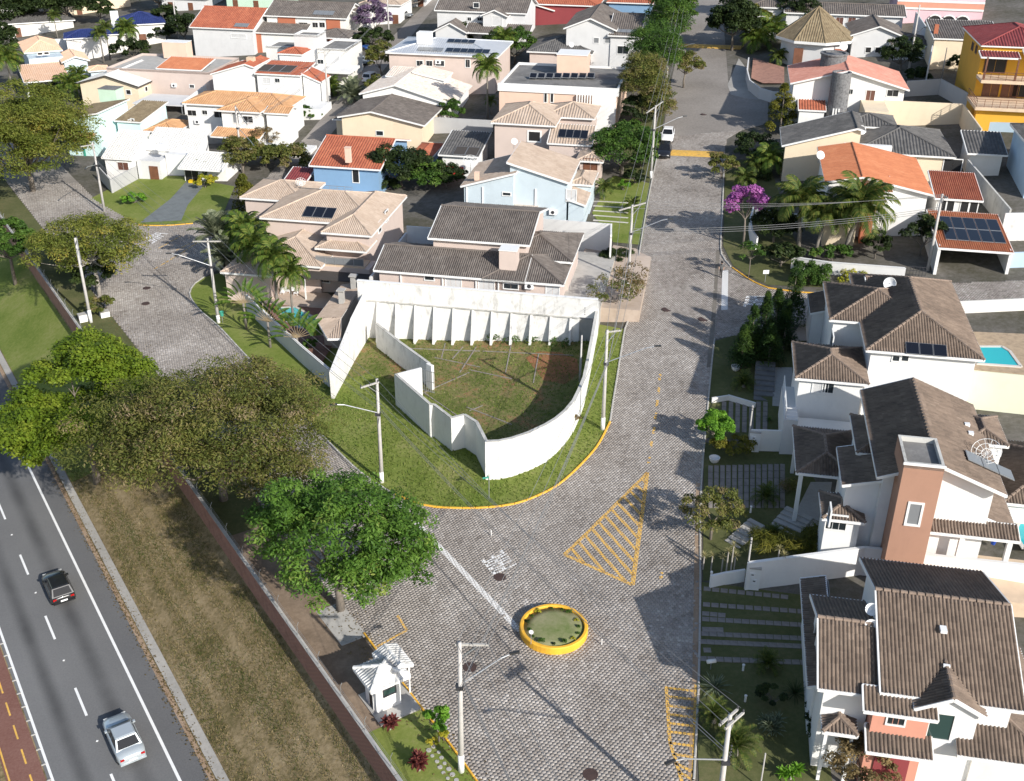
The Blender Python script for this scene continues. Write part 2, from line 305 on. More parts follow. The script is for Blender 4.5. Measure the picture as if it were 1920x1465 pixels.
def copy_tree(o, parent=None):
    c = o.copy(); COL.objects.link(c); c.parent = parent
    for ch in o.children: copy_tree(ch, c)
    return c
def sheet(name, pts, mat, off, kind='structure', parent=None, depth=None):
    """a flat outline laid on the hill: cut where the hill bends, lifted by off"""
    bm = bmesh.new(); vs = [bm.verts.new((p[0], p[1], 0)) for p in pts]; f = bm.faces.new(vs)
    if f.normal.z < 0 or (bm.normal_update() or f.normal.z < 0): f.normal_flip()
    for d, _ in BR[1:-1]:
        bmesh.ops.bisect_plane(bm, geom=bm.verts[:]+bm.edges[:]+bm.faces[:], plane_co=(ND[0]*d, ND[1]*d, 0), plane_no=(ND[0], ND[1], 0))
    for v in bm.verts: v.co.z = zt(v.co.x, v.co.y)+off
    if depth:
        r = bmesh.ops.extrude_face_region(bm, geom=bm.faces[:])
        for g in r['geom']:
            if isinstance(g, bmesh.types.BMVert): g.co.z += depth
    bmesh.ops.triangulate(bm, faces=bm.faces[:], ngon_method='EAR_CLIP'); bmesh.ops.recalc_face_normals(bm, faces=bm.faces[:])
    me = bpy.data.meshes.new(name); bm.to_mesh(me); bm.free(); me.materials.append(MATS[mat])
    o = link(bpy.data.objects.new(name, me), parent)
    if kind: o['kind'] = kind
    return o
def px2(pts, h=0): return [T(*p, h) for p in pts]
def smooth_line(pts, step=1.0):
    """Catmull-Rom through points, resampled"""
    pts = [Vector((p[0], p[1], 0)) for p in pts]; out = []
    for i in range(len(pts)-1):
        a = pts[max(i-1, 0)]; b = pts[i]; c = pts[i+1]; d = pts[min(i+2, len(pts)-1)]
        n = max(2, int((c-b).length/.25))
        for k in range(n):
            t = k/n; out.append(.5*((2*b)+(c-a)*t+(2*a-5*b+4*c-d)*t*t+(3*b-a-3*c+d)*t**3))
    out.append(pts[-1]); res = [out[0]]; acc = 0
    for p, q in zip(out, out[1:]):
        L = (q-p).length
        while L > 0 and acc+L >= step:
            k = (step-acc)/L; p = p.lerp(q, k); res.append(p.copy()); L = (q-p).length; acc = 0
        acc += L
    if (res[-1]-out[-1]).length > .3*step: res.append(out[-1])
    return res

# ------------------------------------------------------------------ the ground and the highway
def hd(h, d): return (HD[0]*h+ND[0]*d, HD[1]*h+ND[1]*d)
def strip(name, d0, d1, mat, off, h0=-150, h1=420, kind='structure', parent=None):
    return sheet(name, [hd(h0, d0), hd(h0, d1), hd(h1, d1), hd(h1, d0)], mat, off, kind, parent)
def build_ground():
    mb = MB(); D = [b[0] for b in BR]; D[0] = -500; D[-1] = 600
    for a, b in zip(D, D[1:]):
        e = 1e-3; z = lambda d: zt(*hd(0, d)); mb.poly([(*hd(-300, a), z(a)), (*hd(-300, b), z(b)), (*hd(700, b), z(b)), (*hd(700, a), z(a))])
    o = mb.obj('ground', 'g_yard'); o['kind'] = 'structure'
    o.data.materials.append(MATS['g_dry']); o.data.materials.append(MATS['g_lawn'])
    for p, i in zip(o.data.polygons, (1, 1, 1, 0, 0, 0, 0)): p.material_index = i
    for p in o.data.polygons:
        if p.normal.z < 0: p.flip()
build_ground()
def asphalt_bands():
    n = MATS['g_asphalt'].node_tree.nodes; l = MATS['g_asphalt'].node_tree.links; b = n['Principled BSDF']
    g = n.new('ShaderNodeNewGeometry'); dp = n.new('ShaderNodeVectorMath'); dp.operation = 'DOT_PRODUCT'; l.new(g.outputs['Position'], dp.inputs[0]); dp.inputs[1].default_value = (ND[0], ND[1], 0)
    src = b.inputs['Base Color'].links[0].from_socket; tot = None
    for c, w in ((4.25, .75), (7.35, .85)):
        s = n.new('ShaderNodeMath'); s.operation = 'SUBTRACT'; l.new(dp.outputs['Value'], s.inputs[0]); s.inputs[1].default_value = c
        a = n.new('ShaderNodeMath'); a.operation = 'ABSOLUTE'; l.new(s.outputs[0], a.inputs[0])
        m = n.new('ShaderNodeMapRange'); m.interpolation_type = 'SMOOTHSTEP'; m.inputs[1].default_value = 0; m.inputs[2].default_value = w; m.inputs[3].default_value = .62; m.inputs[4].default_value = 0; l.new(a.outputs[0], m.inputs[0])
        if tot: t = n.new('ShaderNodeMath'); t.operation = 'ADD'; l.new(tot, t.inputs[0]); l.new(m.outputs[0], t.inputs[1]); tot = t.outputs[0]
        else: tot = m.outputs[0]
    no = n.new('ShaderNodeTexNoise'); no.inputs['Scale'].default_value = .25; no.inputs['Detail'].default_value = 5; l.new(g.outputs['Position'], no.inputs['Vector'])
    mu = n.new('ShaderNodeMath'); mu.operation = 'MULTIPLY'; l.new(tot, mu.inputs[0]); l.new(no.outputs['Fac'], mu.inputs[1]); m3 = n.new('ShaderNodeMath'); m3.operation = 'MULTIPLY'; l.new(mu.outputs[0], m3.inputs[0]); m3.inputs[1].default_value = 1.7
    mx = n.new('ShaderNodeMix'); mx.data_type = 'RGBA'; l.new(m3.outputs[0], mx.inputs[0]); l.new(src, mx.inputs[6]); mx.inputs[7].default_value = (.05, .05, .052, 1); l.new(mx.outputs[2], b.inputs['Base Color'])
asphalt_bands()
strip('verge', -40, .25, 'g_dry', .01); strip('cycle_path', .3, 2.32, 'g_bike', .02); strip('highway', 2.4, 9.2, 'g_asphalt', .02)
strip('highway_shoulder', 9.2, 10.62, 'g_shoulder', .02); strip('leaf_litter', 10.62, 10.92, 'g_leaf', .022, kind='stuff'); strip('footpath', 11.0, 11.62, 'g_conc', .06)
strip('highway_edge_line', 2.58, 2.74, 'linewhite', .026); strip('highway_edge_line', 9.02, 9.2, 'linewhite', .026)
strip('cycle_path_line', .4, .5, 'roadyellow', .026)
for k in range(-6, 12):
    h = 50.2+k*8.75-8.75*2
    strip('lane_dash', 5.66, 5.82, 'linewhite', .026, h, h+3.0)
    s = MB().box(-.06, .06, -.06, .06, 0, .03).obj('road_stud', 'linewhite'); x, y = hd(h-2.6, 5.74); s.location = (x, y, -4.975)
    tag(s, 'small white reflective stud on the highway between two lane dashes', 'road stud', 'reflective studs along the lane line')
for k in range(30): strip('cycle_path_dash', 1.53, 1.64, 'roadyellow', .026, 40+k*2.4, 40+k*2.4+1.4)
for k in range(26):
    s = MB().box(-.13, .13, -.05, .05, 0, .05).obj('road_stud', 'concrete'); x, y = hd(46+k*1.45, 2.47); s.location = (x, y, -4.978); s.rotation_euler = (0, 0, HAZ)
    tag(s, 'grey stud in the row between highway and red cycle path', 'road stud', 'studs between highway and cycle path')
# ------------------------------------------------------------------ brick perimeter wall with coping and fence posts
def along(h0, h1, d): return hd(h0, d), hd(h1, d)
def perimeter_wall():
    r = empty('perimeter_wall', (*hd(36, 18.08), -1.3), HAZ, 'long brown brick perimeter wall between highway bank and gated street', 'wall')
    # local y along the wall, x across
    w = MB().box(-.1, .1, -30, 240, -.3, 2.0).obj('wall_panel', 'brickwall', r)
    me = MB().box(-.125, .125, -.97, .97, 0, .06).mesh('coping', 'concrete')
    for k in range(122):
        o = link(bpy.data.objects.new('coping', me), r); o.location = (0, -20+k*2, 2.0+random.uniform(-.01, .01))
    # courses of bricks on the highway side: near stretch brick by brick, the rest joined
    bm_ = MB().box(-.02, 0, -.19, .19, 0, .13).mesh('brick', 'brickwall'); n = 0
    far = MB()
    for row in range(13):
        for k in range(200):
            y = -4+k*.41+(row % 2)*.205; z = -.05+row*.155
            if y > 60: break
            if n < 300 and 4.5 < y < 15: o = link(bpy.data.objects.new('brick', bm_), r); o.location = (-.1, y, z); n += 1
            else: far.box(-.12, -.1, y-.19, y+.19, z, z+.13)
    o = far.obj('brickwork', 'brickwall', r); o['kind'] = 'stuff'
    pm = MB().tube([(0, 0, 0), (0, 0, .75), (.12, 0, 1.0)], .018, 5).mesh('fence_post', 'metal')
    for k in range(60):
        o = link(bpy.data.objects.new('fence_post', pm), r); o.location = (.03, -6+k*3.2, 2.05)
    wires = MB()
    for z in (.25, .45, .65): wires.tube([(.03, -20, 2.05+z), (.03, 200, 2.05+z)], .006, 4)
    wires.obj('fence_wire', 'metal', r)
perimeter_wall()
# ------------------------------------------------------------------ streets
AZS = math.radians(10.6)
RIGHT_K = [(1299, 1510), (1301, 1463), (1310, 1273), (1313, 1098), (1315, 907), (1335, 678), (1340, 636)]
SIDE_S = [(1420, 622), (1560, 600), (1800, 572), (2050, 560)]
SIDE_N = [(2050, 522), (1790, 531), (1547, 551), (1440, 541), (1410, 528), (1370, 501), (1351, 466)]
RIGHT_FAR = [(1354, 400), (1358, 290)]
SIDE2 = [(1362, 262), (1390, 245), (1440, 232), (1440, 186), (1395, 180), (1366, 160)]
TOPR = [(1358, 60), (1350, -60)]
LEFT_K = [(1300, -60), (1285, 30), (1257, 160), (1245, 237), (1220, 350), (1200, 466), (1180, 591), (1172, 616), (1155, 721)]
CURVE = [(1149, 757), (1144, 792), (1115, 844), (1055, 904), (1005, 932), (960, 947), (892, 954), (817, 952), (780, 944), (740, 929), (690, 897), (650, 864)]
LST_R = [(452, 658), (410, 613), (375, 583), (357, 558), (357, 545), (366, 532), (382, 521), (420, 500), (455, 478)]
BACK = [(480, 452), (520, 400), (560, 330), (610, 265), (690, 168), (770, 70), (835, -10), (815, -10), (735, 70), (655, 160), (575, 255), (520, 310), (470, 370), (420, 402), (362, 420), (260, 423)]
w_ = lambda L: [tuple(T(*p)[:2]) for p in L]
def at_d(d, *hs): return [hd(h, d) for h in hs]
left_far = at_d(30.4, 150, 175, 400)
MAINP = w_(RIGHT_K+SIDE_S+SIDE_N+RIGHT_FAR+SIDE2+TOPR+LEFT_K+CURVE)+w_(LST_R)+w_(BACK)+left_far+at_d(21.95, 400, 40)+w_([(930, 1510)])
sheet('street', MAINP, 'g_joint', .01)
POLY = np.array(MAINP)
def inside(X, Y, poly=POLY):
    r = np.zeros(X.shape, bool); n = len(poly); j = n-1
    for i in range(n):
        xi, yi = poly[i]; xj, yj = poly[j]
        c = ((yi > Y) != (yj > Y)) & (X < (xj-xi)*(Y-yi)/(yj-yi+1e-12)+xi); r ^= c; j = i
    return r
def ztv(X, Y):
    d = X*ND[0]+Y*ND[1]; return np.interp(d, [b[0] for b in BR], [b[1] for b in BR])
HP = .25                                    # paver pitch, flat to flat
def hex_pavers():
    rng = np.random.default_rng(3); ca, sa = math.cos(AZS), math.sin(AZS)
    i, j = np.meshgrid(np.arange(-420, 240), np.arange(150, 800)); U = (i+.5*(j % 2))*HP; V = j*HP*math.sqrt(3)/2
    X = (U*ca+V*sa).ravel(); Y = (-U*sa+V*ca).ravel()
    ok = inside(X, Y) & (Y < 150) & (Y > 38.5); X = X[ok]; Y = Y[ok]
    # keep what the camera can see
    Z = ztv(X, Y); zc = Z-ZC; fw = Y*CT-zc*ST; up = Y*ST+zc*CT; pxx = CX+X/fw*F; pyy = CY-up/fw*F
    ok = (pxx > -60) & (pxx < 1980) & (pyy < 1540); X, Y, Z, fw, pxx, pyy = [a[ok] for a in (X, Y, Z, fw, pxx, pyy)]
    n = len(X); print('pavers', n); ang = np.arange(6)*math.pi/3+math.pi/6-AZS
    lift = .034+rng.normal(0, .003, n); gap = rng.uniform(.925, .965, n)
    def ring(r, z): return np.stack([X[:, None]+np.cos(ang)*r[:, None], Y[:, None]+np.sin(ang)*r[:, None], np.zeros((n, 6))+z[:, None]], 2)
    R = HP/math.sqrt(3)
    top = ring(gap*R*.94, lift); mid = ring(gap*R*1.0, lift*0+.012)
    for a in (top, mid): a[:, :, 2] += ztv(a[:, :, 0], a[:, :, 1])
    rnd = np.clip(rng.normal(.5, .22, n), 0, 1)
    big = np.zeros(n, bool); big[np.argsort(fw)[:2200]] = True; vis = (pxx > 900) & (pxx < 1300) & (pyy < 1455) & big
    sel = np.where(vis)[0][:300]; keep = np.ones(n, bool); keep[sel] = False
    street = bpy.data.objects['street']
    def mesh_of(mask, name):
        m = mask.sum(); V = np.concatenate([top[mask], mid[mask]], 1).reshape(-1, 3); b = (np.arange(m)*12)[:, None]
        F1 = np.concatenate([b+np.array([[0, 1, 2, 3]]), b+np.array([[0, 3, 4, 5]])]); fs = [F1]; rr = [rnd[mask], rnd[mask]]
        for s0 in (0,):
            for k in range(6): fs.append(b+np.array([[s0+6+k, s0+6+(k+1) % 6, s0+(k+1) % 6, s0+k]])); rr.append(rnd[mask])
        return npmesh(name, V, np.concatenate(fs), 'paver', rnd=np.concatenate(rr))
    o = link(bpy.data.objects.new('paving', mesh_of(keep, 'paving')), street); o['kind'] = 'stuff'
    vars_ = []
    for s in range(12):
        mask = np.zeros(n, bool); mask[sel[s]] = True; me = mesh_of(mask, 'paver'); c = Vector((X[sel[s]], Y[sel[s]], Z[sel[s]]))
        me.transform(Matrix.Translation(-c)); vars_.append(me)
    for q, s in enumerate(sel):
        o = link(bpy.data.objects.new('paver', vars_[q % 12]), street); o.location = (X[s], Y[s], Z[s])
    return X, Y, gap*R*.9, ang
HX, HY, HR, HANG = hex_pavers()
def far_paving():
    yc = 149.6; out = []
    for a, b in zip(MAINP, MAINP[1:]+MAINP[:1]):
        if a[1] >= yc: out.append(a)
        if (a[1] >= yc) != (b[1] >= yc): t = (yc-a[1])/(b[1]-a[1]); out.append((a[0]+(b[0]-a[0])*t, yc))
    # three separate arms beyond the line: split by x
    for nm, lo, hi in (('left', -400, -49.5), ('back', -49.5, 5), ('main', 5, 90)):
        P_ = [p for p in out if lo < p[0] <= hi]
        if len(P_) >= 3: sheet('far_paving', P_, 'g_cobble', .03)
far_paving()
def clip(poly, c0, c1):
    out = []
    for a, b in zip(poly, poly[1:]+poly[:1]):
        sa = (c1[0]-c0[0])*(a[1]-c0[1])-(c1[1]-c0[1])*(a[0]-c0[0]); sb = (c1[0]-c0[0])*(b[1]-c0[1])-(c1[1]-c0[1])*(b[0]-c0[0])
        if sa >= 0: out.append(a)
        if (sa >= 0) != (sb >= 0): t = sa/(sa-sb); out.append((a[0]+(b[0]-a[0])*t, a[1]+(b[1]-a[1])*t))
    return out
def paint(name, polys, mat, wear=.0, seed=1):
    """road paint carried paver by paver, so that the joints stay open"""
    mb = MB(); rg = random.Random(seed)
    for P_ in polys:
        P_ = [(p[0], p[1]) for p in P_]
        if sum(a[0]*b[1]-b[0]*a[1] for a, b in zip(P_, P_[1:]+P_[:1])) < 0: P_ = P_[::-1]
        x0 = min(p[0] for p in P_)-.3; x1 = max(p[0] for p in P_)+.3; y0 = min(p[1] for p in P_)-.3; y1 = max(p[1] for p in P_)+.3
        for k in np.where((HX > x0) & (HX < x1) & (HY > y0) & (HY < y1))[0]:
            if rg.random() < wear: continue
            poly = [(HX[k]+math.cos(t)*HR[k], HY[k]+math.sin(t)*HR[k]) for t in HANG]
            for a, b in zip(P_, P_[1:]+P_[:1]):
                poly = clip(poly, a, b)
                if len(poly) < 3: break
            if len(poly) >= 3: mb.poly([(x, y, zt(x, y)+.044) for x, y in poly])
    o = mb.obj(name, mat); o['kind'] = 'structure'; return o
def bar(p, q, w):
    """stripe between two pixels, w metres wide"""
    a = T(*p); b = T(*q); d = (b-a); n = Vector((-d.y, d.x, 0)).normalized()*w/2
    return [a+n, a-n, b-n, b+n]
A_, B_, C_ = (1214, 887), (1058, 1041), (1186, 1098)
st = [bar(A_, B_, .26), bar(B_, C_, .26), bar(C_, A_, .3)]
wa, wb, wc = (T(*p) for p in (A_, B_, C_)); dv = (T(1187, 1067)-T(1120, 992)).normalized()
for k in range(1, 13):
    s0 = wa.lerp(wb, k/13.0); best = None
    for e0, e1 in ((wb, wc), (wc, wa)):
        ed = e1-e0; den = dv.x*ed.y-dv.y*ed.x
        t = ((e0.x-s0.x)*ed.y-(e0.y-s0.y)*ed.x)/den; u = ((e0.x-s0.x)*dv.y-(e0.y-s0.y)*dv.x)/den
        if t > .05 and 0 <= u <= 1: best = t
    if best: e = s0+dv*best; n = Vector((-dv.y, dv.x, 0))*.12; st.append([s0+n, s0-n, e-n, e+n])
paint('hatched_triangle_marking', st, 'roadyellow')
st = [bar((1249, 1288), (1256, 1393), .2), bar((1256, 1393), (1266, 1424), .2), bar((1266, 1424), (1281, 1475), .2), bar((1305, 1284), (1299, 1480), .2)]
for y in (1291, 1307, 1324, 1340, 1357, 1373, 1394, 1415): st.append(bar((1250+max(0, y-1380)*.35, y), (1303, y+6), .2))
for y in (1432, 1447): st.append(bar((1266+(y-1432)*.35, y), (1301, y+18), .2))
paint('hatched_box_marking', st, 'roadyellow')
paint('centre_line_marking', [bar((x+1, y-6), (x-1, y+6), .22) for x, y in ((1237, 708), (1235, 733), (1232, 757), (1229, 781), (1226, 808), (1221, 834), (1217, 864), (1240, 1080))], 'roadyellow', .25)
paint('stop_line_marking', [bar((745, 944), (975, 1184), .42)], 'roadwhite', .02)
paint('side_stop_line_marking', [bar((1360, 508), (1358, 582), .62)], 'linewhite')
paint('faded_yellow_marking', [bar((300, 500), (370, 456), .15), bar((330, 470), (372, 450), .15), bar((290, 470), (345, 440), .15), bar((290, 505), (335, 478), .15)], 'roadyellow', .3)
def word(quad, text, name):
    BL, BRr, TL, TR = [T(*p) for p in quad]; L = []
    G = {'P': [(0, 0, .22, 1), (.22, .87, .8, 1), (.22, .45, .8, .58), (.58, .5, .8, .95)], 'A': [(0, 0, .2, .8), (.6, 0, .8, .8), (.15, .8, .65, 1), (.2, .38, .6, .5)],
         'R': [(0, 0, .22, 1), (.22, .87, .8, 1), (.22, .45, .8, .58), (.58, .5, .8, .95), (.55, 0, .8, .48)], 'E': [(0, 0, .22, 1), (.22, .87, .8, 1), (.22, .44, .72, .57), (.22, 0, .8, .13)]}
    for i, ch in enumerate(text):
        for x0, y0, x1, y1 in G[ch]:
            f = lambda x, y: BL.lerp(BRr, (i+x)/len(text)).lerp(TL.lerp(TR, (i+x)/len(text)), y)
            L.append([f(x0, y0), f(x1, y0), f(x1, y1), f(x0, y1)])
    paint(name, L, 'linewhite')
word([(969, 1059), (940, 1031), (925, 1079), (901, 1051)], 'PARE', 'road_lettering')
word([(1436, 556), (1432, 577), (1399, 556), (1393, 577)], 'PARE', 'side_road_lettering')
word([(316, 439), (284, 459), (292, 437), (270, 448)], 'PARE', 'left_road_lettering')
paint('white_edge_marking', [bar((1369, 176), (1370, 207), .45)], 'linewhite')
def hump(name, p, q, w):
    a = T(*p); b = T(*q); d = (b-a).normalized(); n = Vector((-d.y, d.x, 0)); mb = MB(); K = 8
    for k in range(K):
        u0, u1 = -1+2*k/K, -1+2*(k+1)/K
        f = lambda e, u: (e.x+n.x*u*w/2, e.y+n.y*u*w/2, zt(e.x+n.x*u*w/2, e.y+n.y*u*w/2)+.045+.07*(1-u*u))
        mb.poly([f(a, u0), f(b, u0), f(b, u1), f(a, u1)])
    o = mb.obj(name, 'roadyellow'); o['kind'] = 'structure'
hump('speed_hump', (1234, 286), (1354, 291), 2.2); hump('speed_hump', (1272, 86), (1392, 90), 2.4)
def manhole(p, lab, r=.36, mat='rust'):
    a = T(*p); o = MB().lathe([(r*1.2, 0), (r*1.2, .05), (r, .052), (r, .047), (.1, .05), (.02, .05)], 20).obj('manhole_cover', mat); o.location = a
    tag(o, lab, 'manhole cover', 'manhole covers in the paving')
manhole((937, 1083), 'dark round manhole cover beside the white road lettering'); manhole((1107, 1453), 'rusty manhole cover at the bottom edge, between two pole shadows')
manhole((881, 1252), 'manhole cover in the paving right behind the tall concrete pole'); manhole((1250, 581), 'dark manhole cover in the street above the white lot wall', .42)
manhole((1319, 599), 'shaded manhole cover near the right kerb by the side street', .42); manhole((275, 541), 'farther of two manhole covers in the pale left street'); manhole((273, 570), 'nearer of two manhole covers in the pale left street')
manhole((1320, 215), 'manhole cover in the far part of the main street', .42)
# ------------------------------------------------------------------ kerbs
KM = {}
def kerb(name, pts, mat, w=.16, h=.13, side=0, step=1.0):
    L = smooth_line(w_(pts) if len(pts[0]) == 2 and max(abs(pts[0][0]), abs(pts[0][1])) > 150 or True else pts, step)
    key = (mat, w, h, step)
    if key not in KM:
        bm = bmesh.new(); bmesh.ops.create_cube(bm, size=1); bmesh.ops.scale(bm, vec=(w, step*.97, h+.1), verts=bm.verts); bmesh.ops.translate(bm, vec=(0, 0, (h-.1)/2), verts=bm.verts)
        bmesh.ops.bevel(bm, geom=[e for e in bm.edges if abs(e.verts[0].co.z-h) < 1e-4 and abs(e.verts[1].co.z-h) < 1e-4], offset=.03, segments=1, affect='EDGES')
        me = bpy.data.meshes.new('kerb_stone'); bm.to_mesh(me); bm.free(); me.materials.append(MATS[mat]); KM[key] = me
    r = empty(name, (L[0].x, L[0].y, zt(L[0].x, L[0].y))); r['kind'] = 'structure'
    for a, b in zip(L, L[1:]):
        d = b-a; m = (a+b)/2; o = link(bpy.data.objects.new('kerb_stone', KM[key]), r); az = math.atan2(-d.x, d.y)
        za, zb = zt(a.x, a.y), zt(b.x, b.y); o.location = (m.x-L[0].x, m.y-L[0].y, (za+zb)/2-zt(L[0].x, L[0].y)); o.rotation_euler = (math.atan2(zb-za, d.length), 0, az); o.scale = (1, d.length/step*1.0, 1)
kerb('yellow_kerb', [(1144, 792), (1115, 844), (1055, 904), (1005, 932), (960, 947), (892, 954), (817, 952), (780, 944), (740, 929)], 'yellowpaint')
kerb('white_kerb', LEFT_K[3:]+[(1149, 757), (1144, 792)], 'concrete', step=1.6)
kerb('grey_kerb', [(740, 929), (690, 897), (650, 864), (560, 772), (452, 658), (410, 613), (375, 583), (357, 558), (357, 545), (366, 532), (382, 521)], 'concrete', step=1.4)
kerb('yellow_kerb', [(905, 1482), (892, 1463), (835, 1385), (790, 1328), (755, 1282), (710, 1225), (682, 1188)], 'yellowpaint', w=.12)
kerb('grey_kerb', RIGHT_K[1:], 'concrete', step=1.6, w=.14, h=.1)
kerb('yellow_kerb', [(1440, 541), (1410, 528), (1370, 501)], 'yellowpaint', w=.14); kerb('grey_kerb', [(1370, 501), (1357, 485), (1351, 466), (1354, 400), (1358, 300)], 'concrete', step=1.6)
kerb('yellow_kerb', [(362, 420), (310, 424), (260, 423)], 'yellowpaint', w=.14); kerb('yellow_kerb', [(1547, 551), (1500, 549), (1440, 541)], 'yellowpaint', w=.14)
sheet('gutter', w_([(1301, 1463), (1310, 1273), (1313, 1098), (1315, 907), (1305, 905), (1301, 1098), (1298, 1273), (1289, 1463)]), 'g_leaf', .037)
sheet('far_gutter', w_([(1338, 645), (1346, 526), (1350, 470), (1343, 470), (1337, 560), (1325, 690), (1331, 690)]), 'g_soil', .04)
# ------------------------------------------------------------------ lawns and yards
sheet('corner_lawn', w_([(382, 521), (366, 532), (357, 545), (357, 558), (375, 583), (410, 613), (452, 658), (560, 772), (650, 864), (690, 897), (740, 929), (780, 944), (817, 952), (892, 954), (960, 947), (1005, 932), (1055, 904), (1115, 844), (1144, 792), (1149, 757), (1155, 721), (1172, 618), (1118, 608), (1110, 600), (900, 600), (690, 600), (620, 640), (500, 560), (420, 510)]), 'g_lawn', .03)
sheet('front_lawn', w_([(260, 421), (310, 422), (362, 418), (420, 398), (440, 350), (330, 330), (240, 335), (165, 375)]), 'g_lawn', .03)
sheet('driveway', w_([(262, 418), (340, 414), (352, 385), (385, 345), (350, 340), (318, 375)]), 'slate', .036)
sheet('booth_yard', at_d(21.87, 42.5, 66)+at_d(18.25, 66, 42.5), 'g_earth', .02); sheet('bank_lawn', at_d(17.9, 84, 150)+at_d(11.7, 150, 88), 'g_lawn', .012)
sheet('booth_lawn', at_d(21.87, 20, 43.2)+at_d(18.25, 43.2, 20), 'g_lawn', .03)
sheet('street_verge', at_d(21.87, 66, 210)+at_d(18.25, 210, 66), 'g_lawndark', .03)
sheet('lot_ground', w_([(650, 640), (690, 590), (760, 610), (1100, 645), (1090, 690), (1060, 790), (1000, 830), (910, 830), (870, 780), (790, 740), (700, 700), (640, 715)]), 'g_lot', .06)
# right-hand gardens
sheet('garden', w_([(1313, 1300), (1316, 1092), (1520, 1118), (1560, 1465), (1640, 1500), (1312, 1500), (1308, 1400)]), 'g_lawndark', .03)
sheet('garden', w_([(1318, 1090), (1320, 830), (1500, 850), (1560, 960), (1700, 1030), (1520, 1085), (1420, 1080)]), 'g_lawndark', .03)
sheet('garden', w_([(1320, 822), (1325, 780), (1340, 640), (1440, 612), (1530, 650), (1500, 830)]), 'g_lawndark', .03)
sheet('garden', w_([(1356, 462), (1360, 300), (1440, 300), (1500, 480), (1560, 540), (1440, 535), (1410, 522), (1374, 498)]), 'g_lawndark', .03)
def slabs(name, rows, mat, size, lift=.05, gap=.06):
    """rows: ((x0,y0),(x1,y1),count) in pixels: paving slabs one by one"""
    a0 = T(*rows[0][0]); r = empty(name, a0); r['kind'] = 'structure'
    me = MB().box(-size[0]/2, size[0]/2, -size[1]/2, size[1]/2, -.06, 0).mesh('slab', mat); rg = random.Random(len(rows))
    for p, q, n in rows:
        a = T(*p); b = T(*q); az = math.atan2(b.y-a.y, b.x-a.x); pit = math.asin((b.z-a.z)/(b-a).length)
        for k in range(n):
            c = a.lerp(b, k/max(1, n-1)); o = link(bpy.data.objects.new('slab', me), r)
            o.location = c-a0+Vector((0, 0, lift)); o.rotation_euler = (0, -pit, az+rg.uniform(-.03, .03))
g_ = lambda zx, zy, n=7.325: (1300+zx/n, 1000+zy/n)
slabs('slab_driveway', [(g_(180, 985), g_(1480, 1080), 12), (g_(170, 1110), g_(390, 1130), 3), (g_(170, 1185), g_(1490, 1265), 13), (g_(170, 1325), g_(360, 1330), 3), (g_(160, 1385), g_(1490, 1450), 13), ((1318, 1204), (1508, 1213), 14), ((1318, 1236), (1508, 1243), 13), ((1326, 1220), (1330, 1220), 1), (g_(190, 770), g_(1250, 880), 10)], 'slabstone', (.47, .42))
me_ = None
def strips_drive(name, ps, mat, w):
    a0 = T(*ps[0][0]); r = empty(name, a0); r['kind'] = 'structure'
    for p, q in ps:
        n = 6; a = T(*p); b = T(*q)
        for k in range(n):
            u = a.lerp(b, k/n+.005); v = a.lerp(b, (k+1)/n-.005)
            MB().beam(u-a0+Vector((0, 0, .03)), v-a0+Vector((0, 0, .03)), w, .08).obj('slab', mat, r)
s_ = lambda zx, zy: (1300+zx/8.14, 820+zy/8.14)
strips_drive('striped_driveway', [(s_(262+k*91.5, 440-k*2), s_(255+k*92, 1090)) for k in range(13)], 'slabstone', .34)
s2_ = lambda zx, zy: (1300+zx/8.14, 640+zy/8.14)
strips_drive('shaded_striped_driveway', [(s2_(470+k*105, 930), s2_(460+k*105, 1400)) for k in range(7)], 'slabstone', .36)

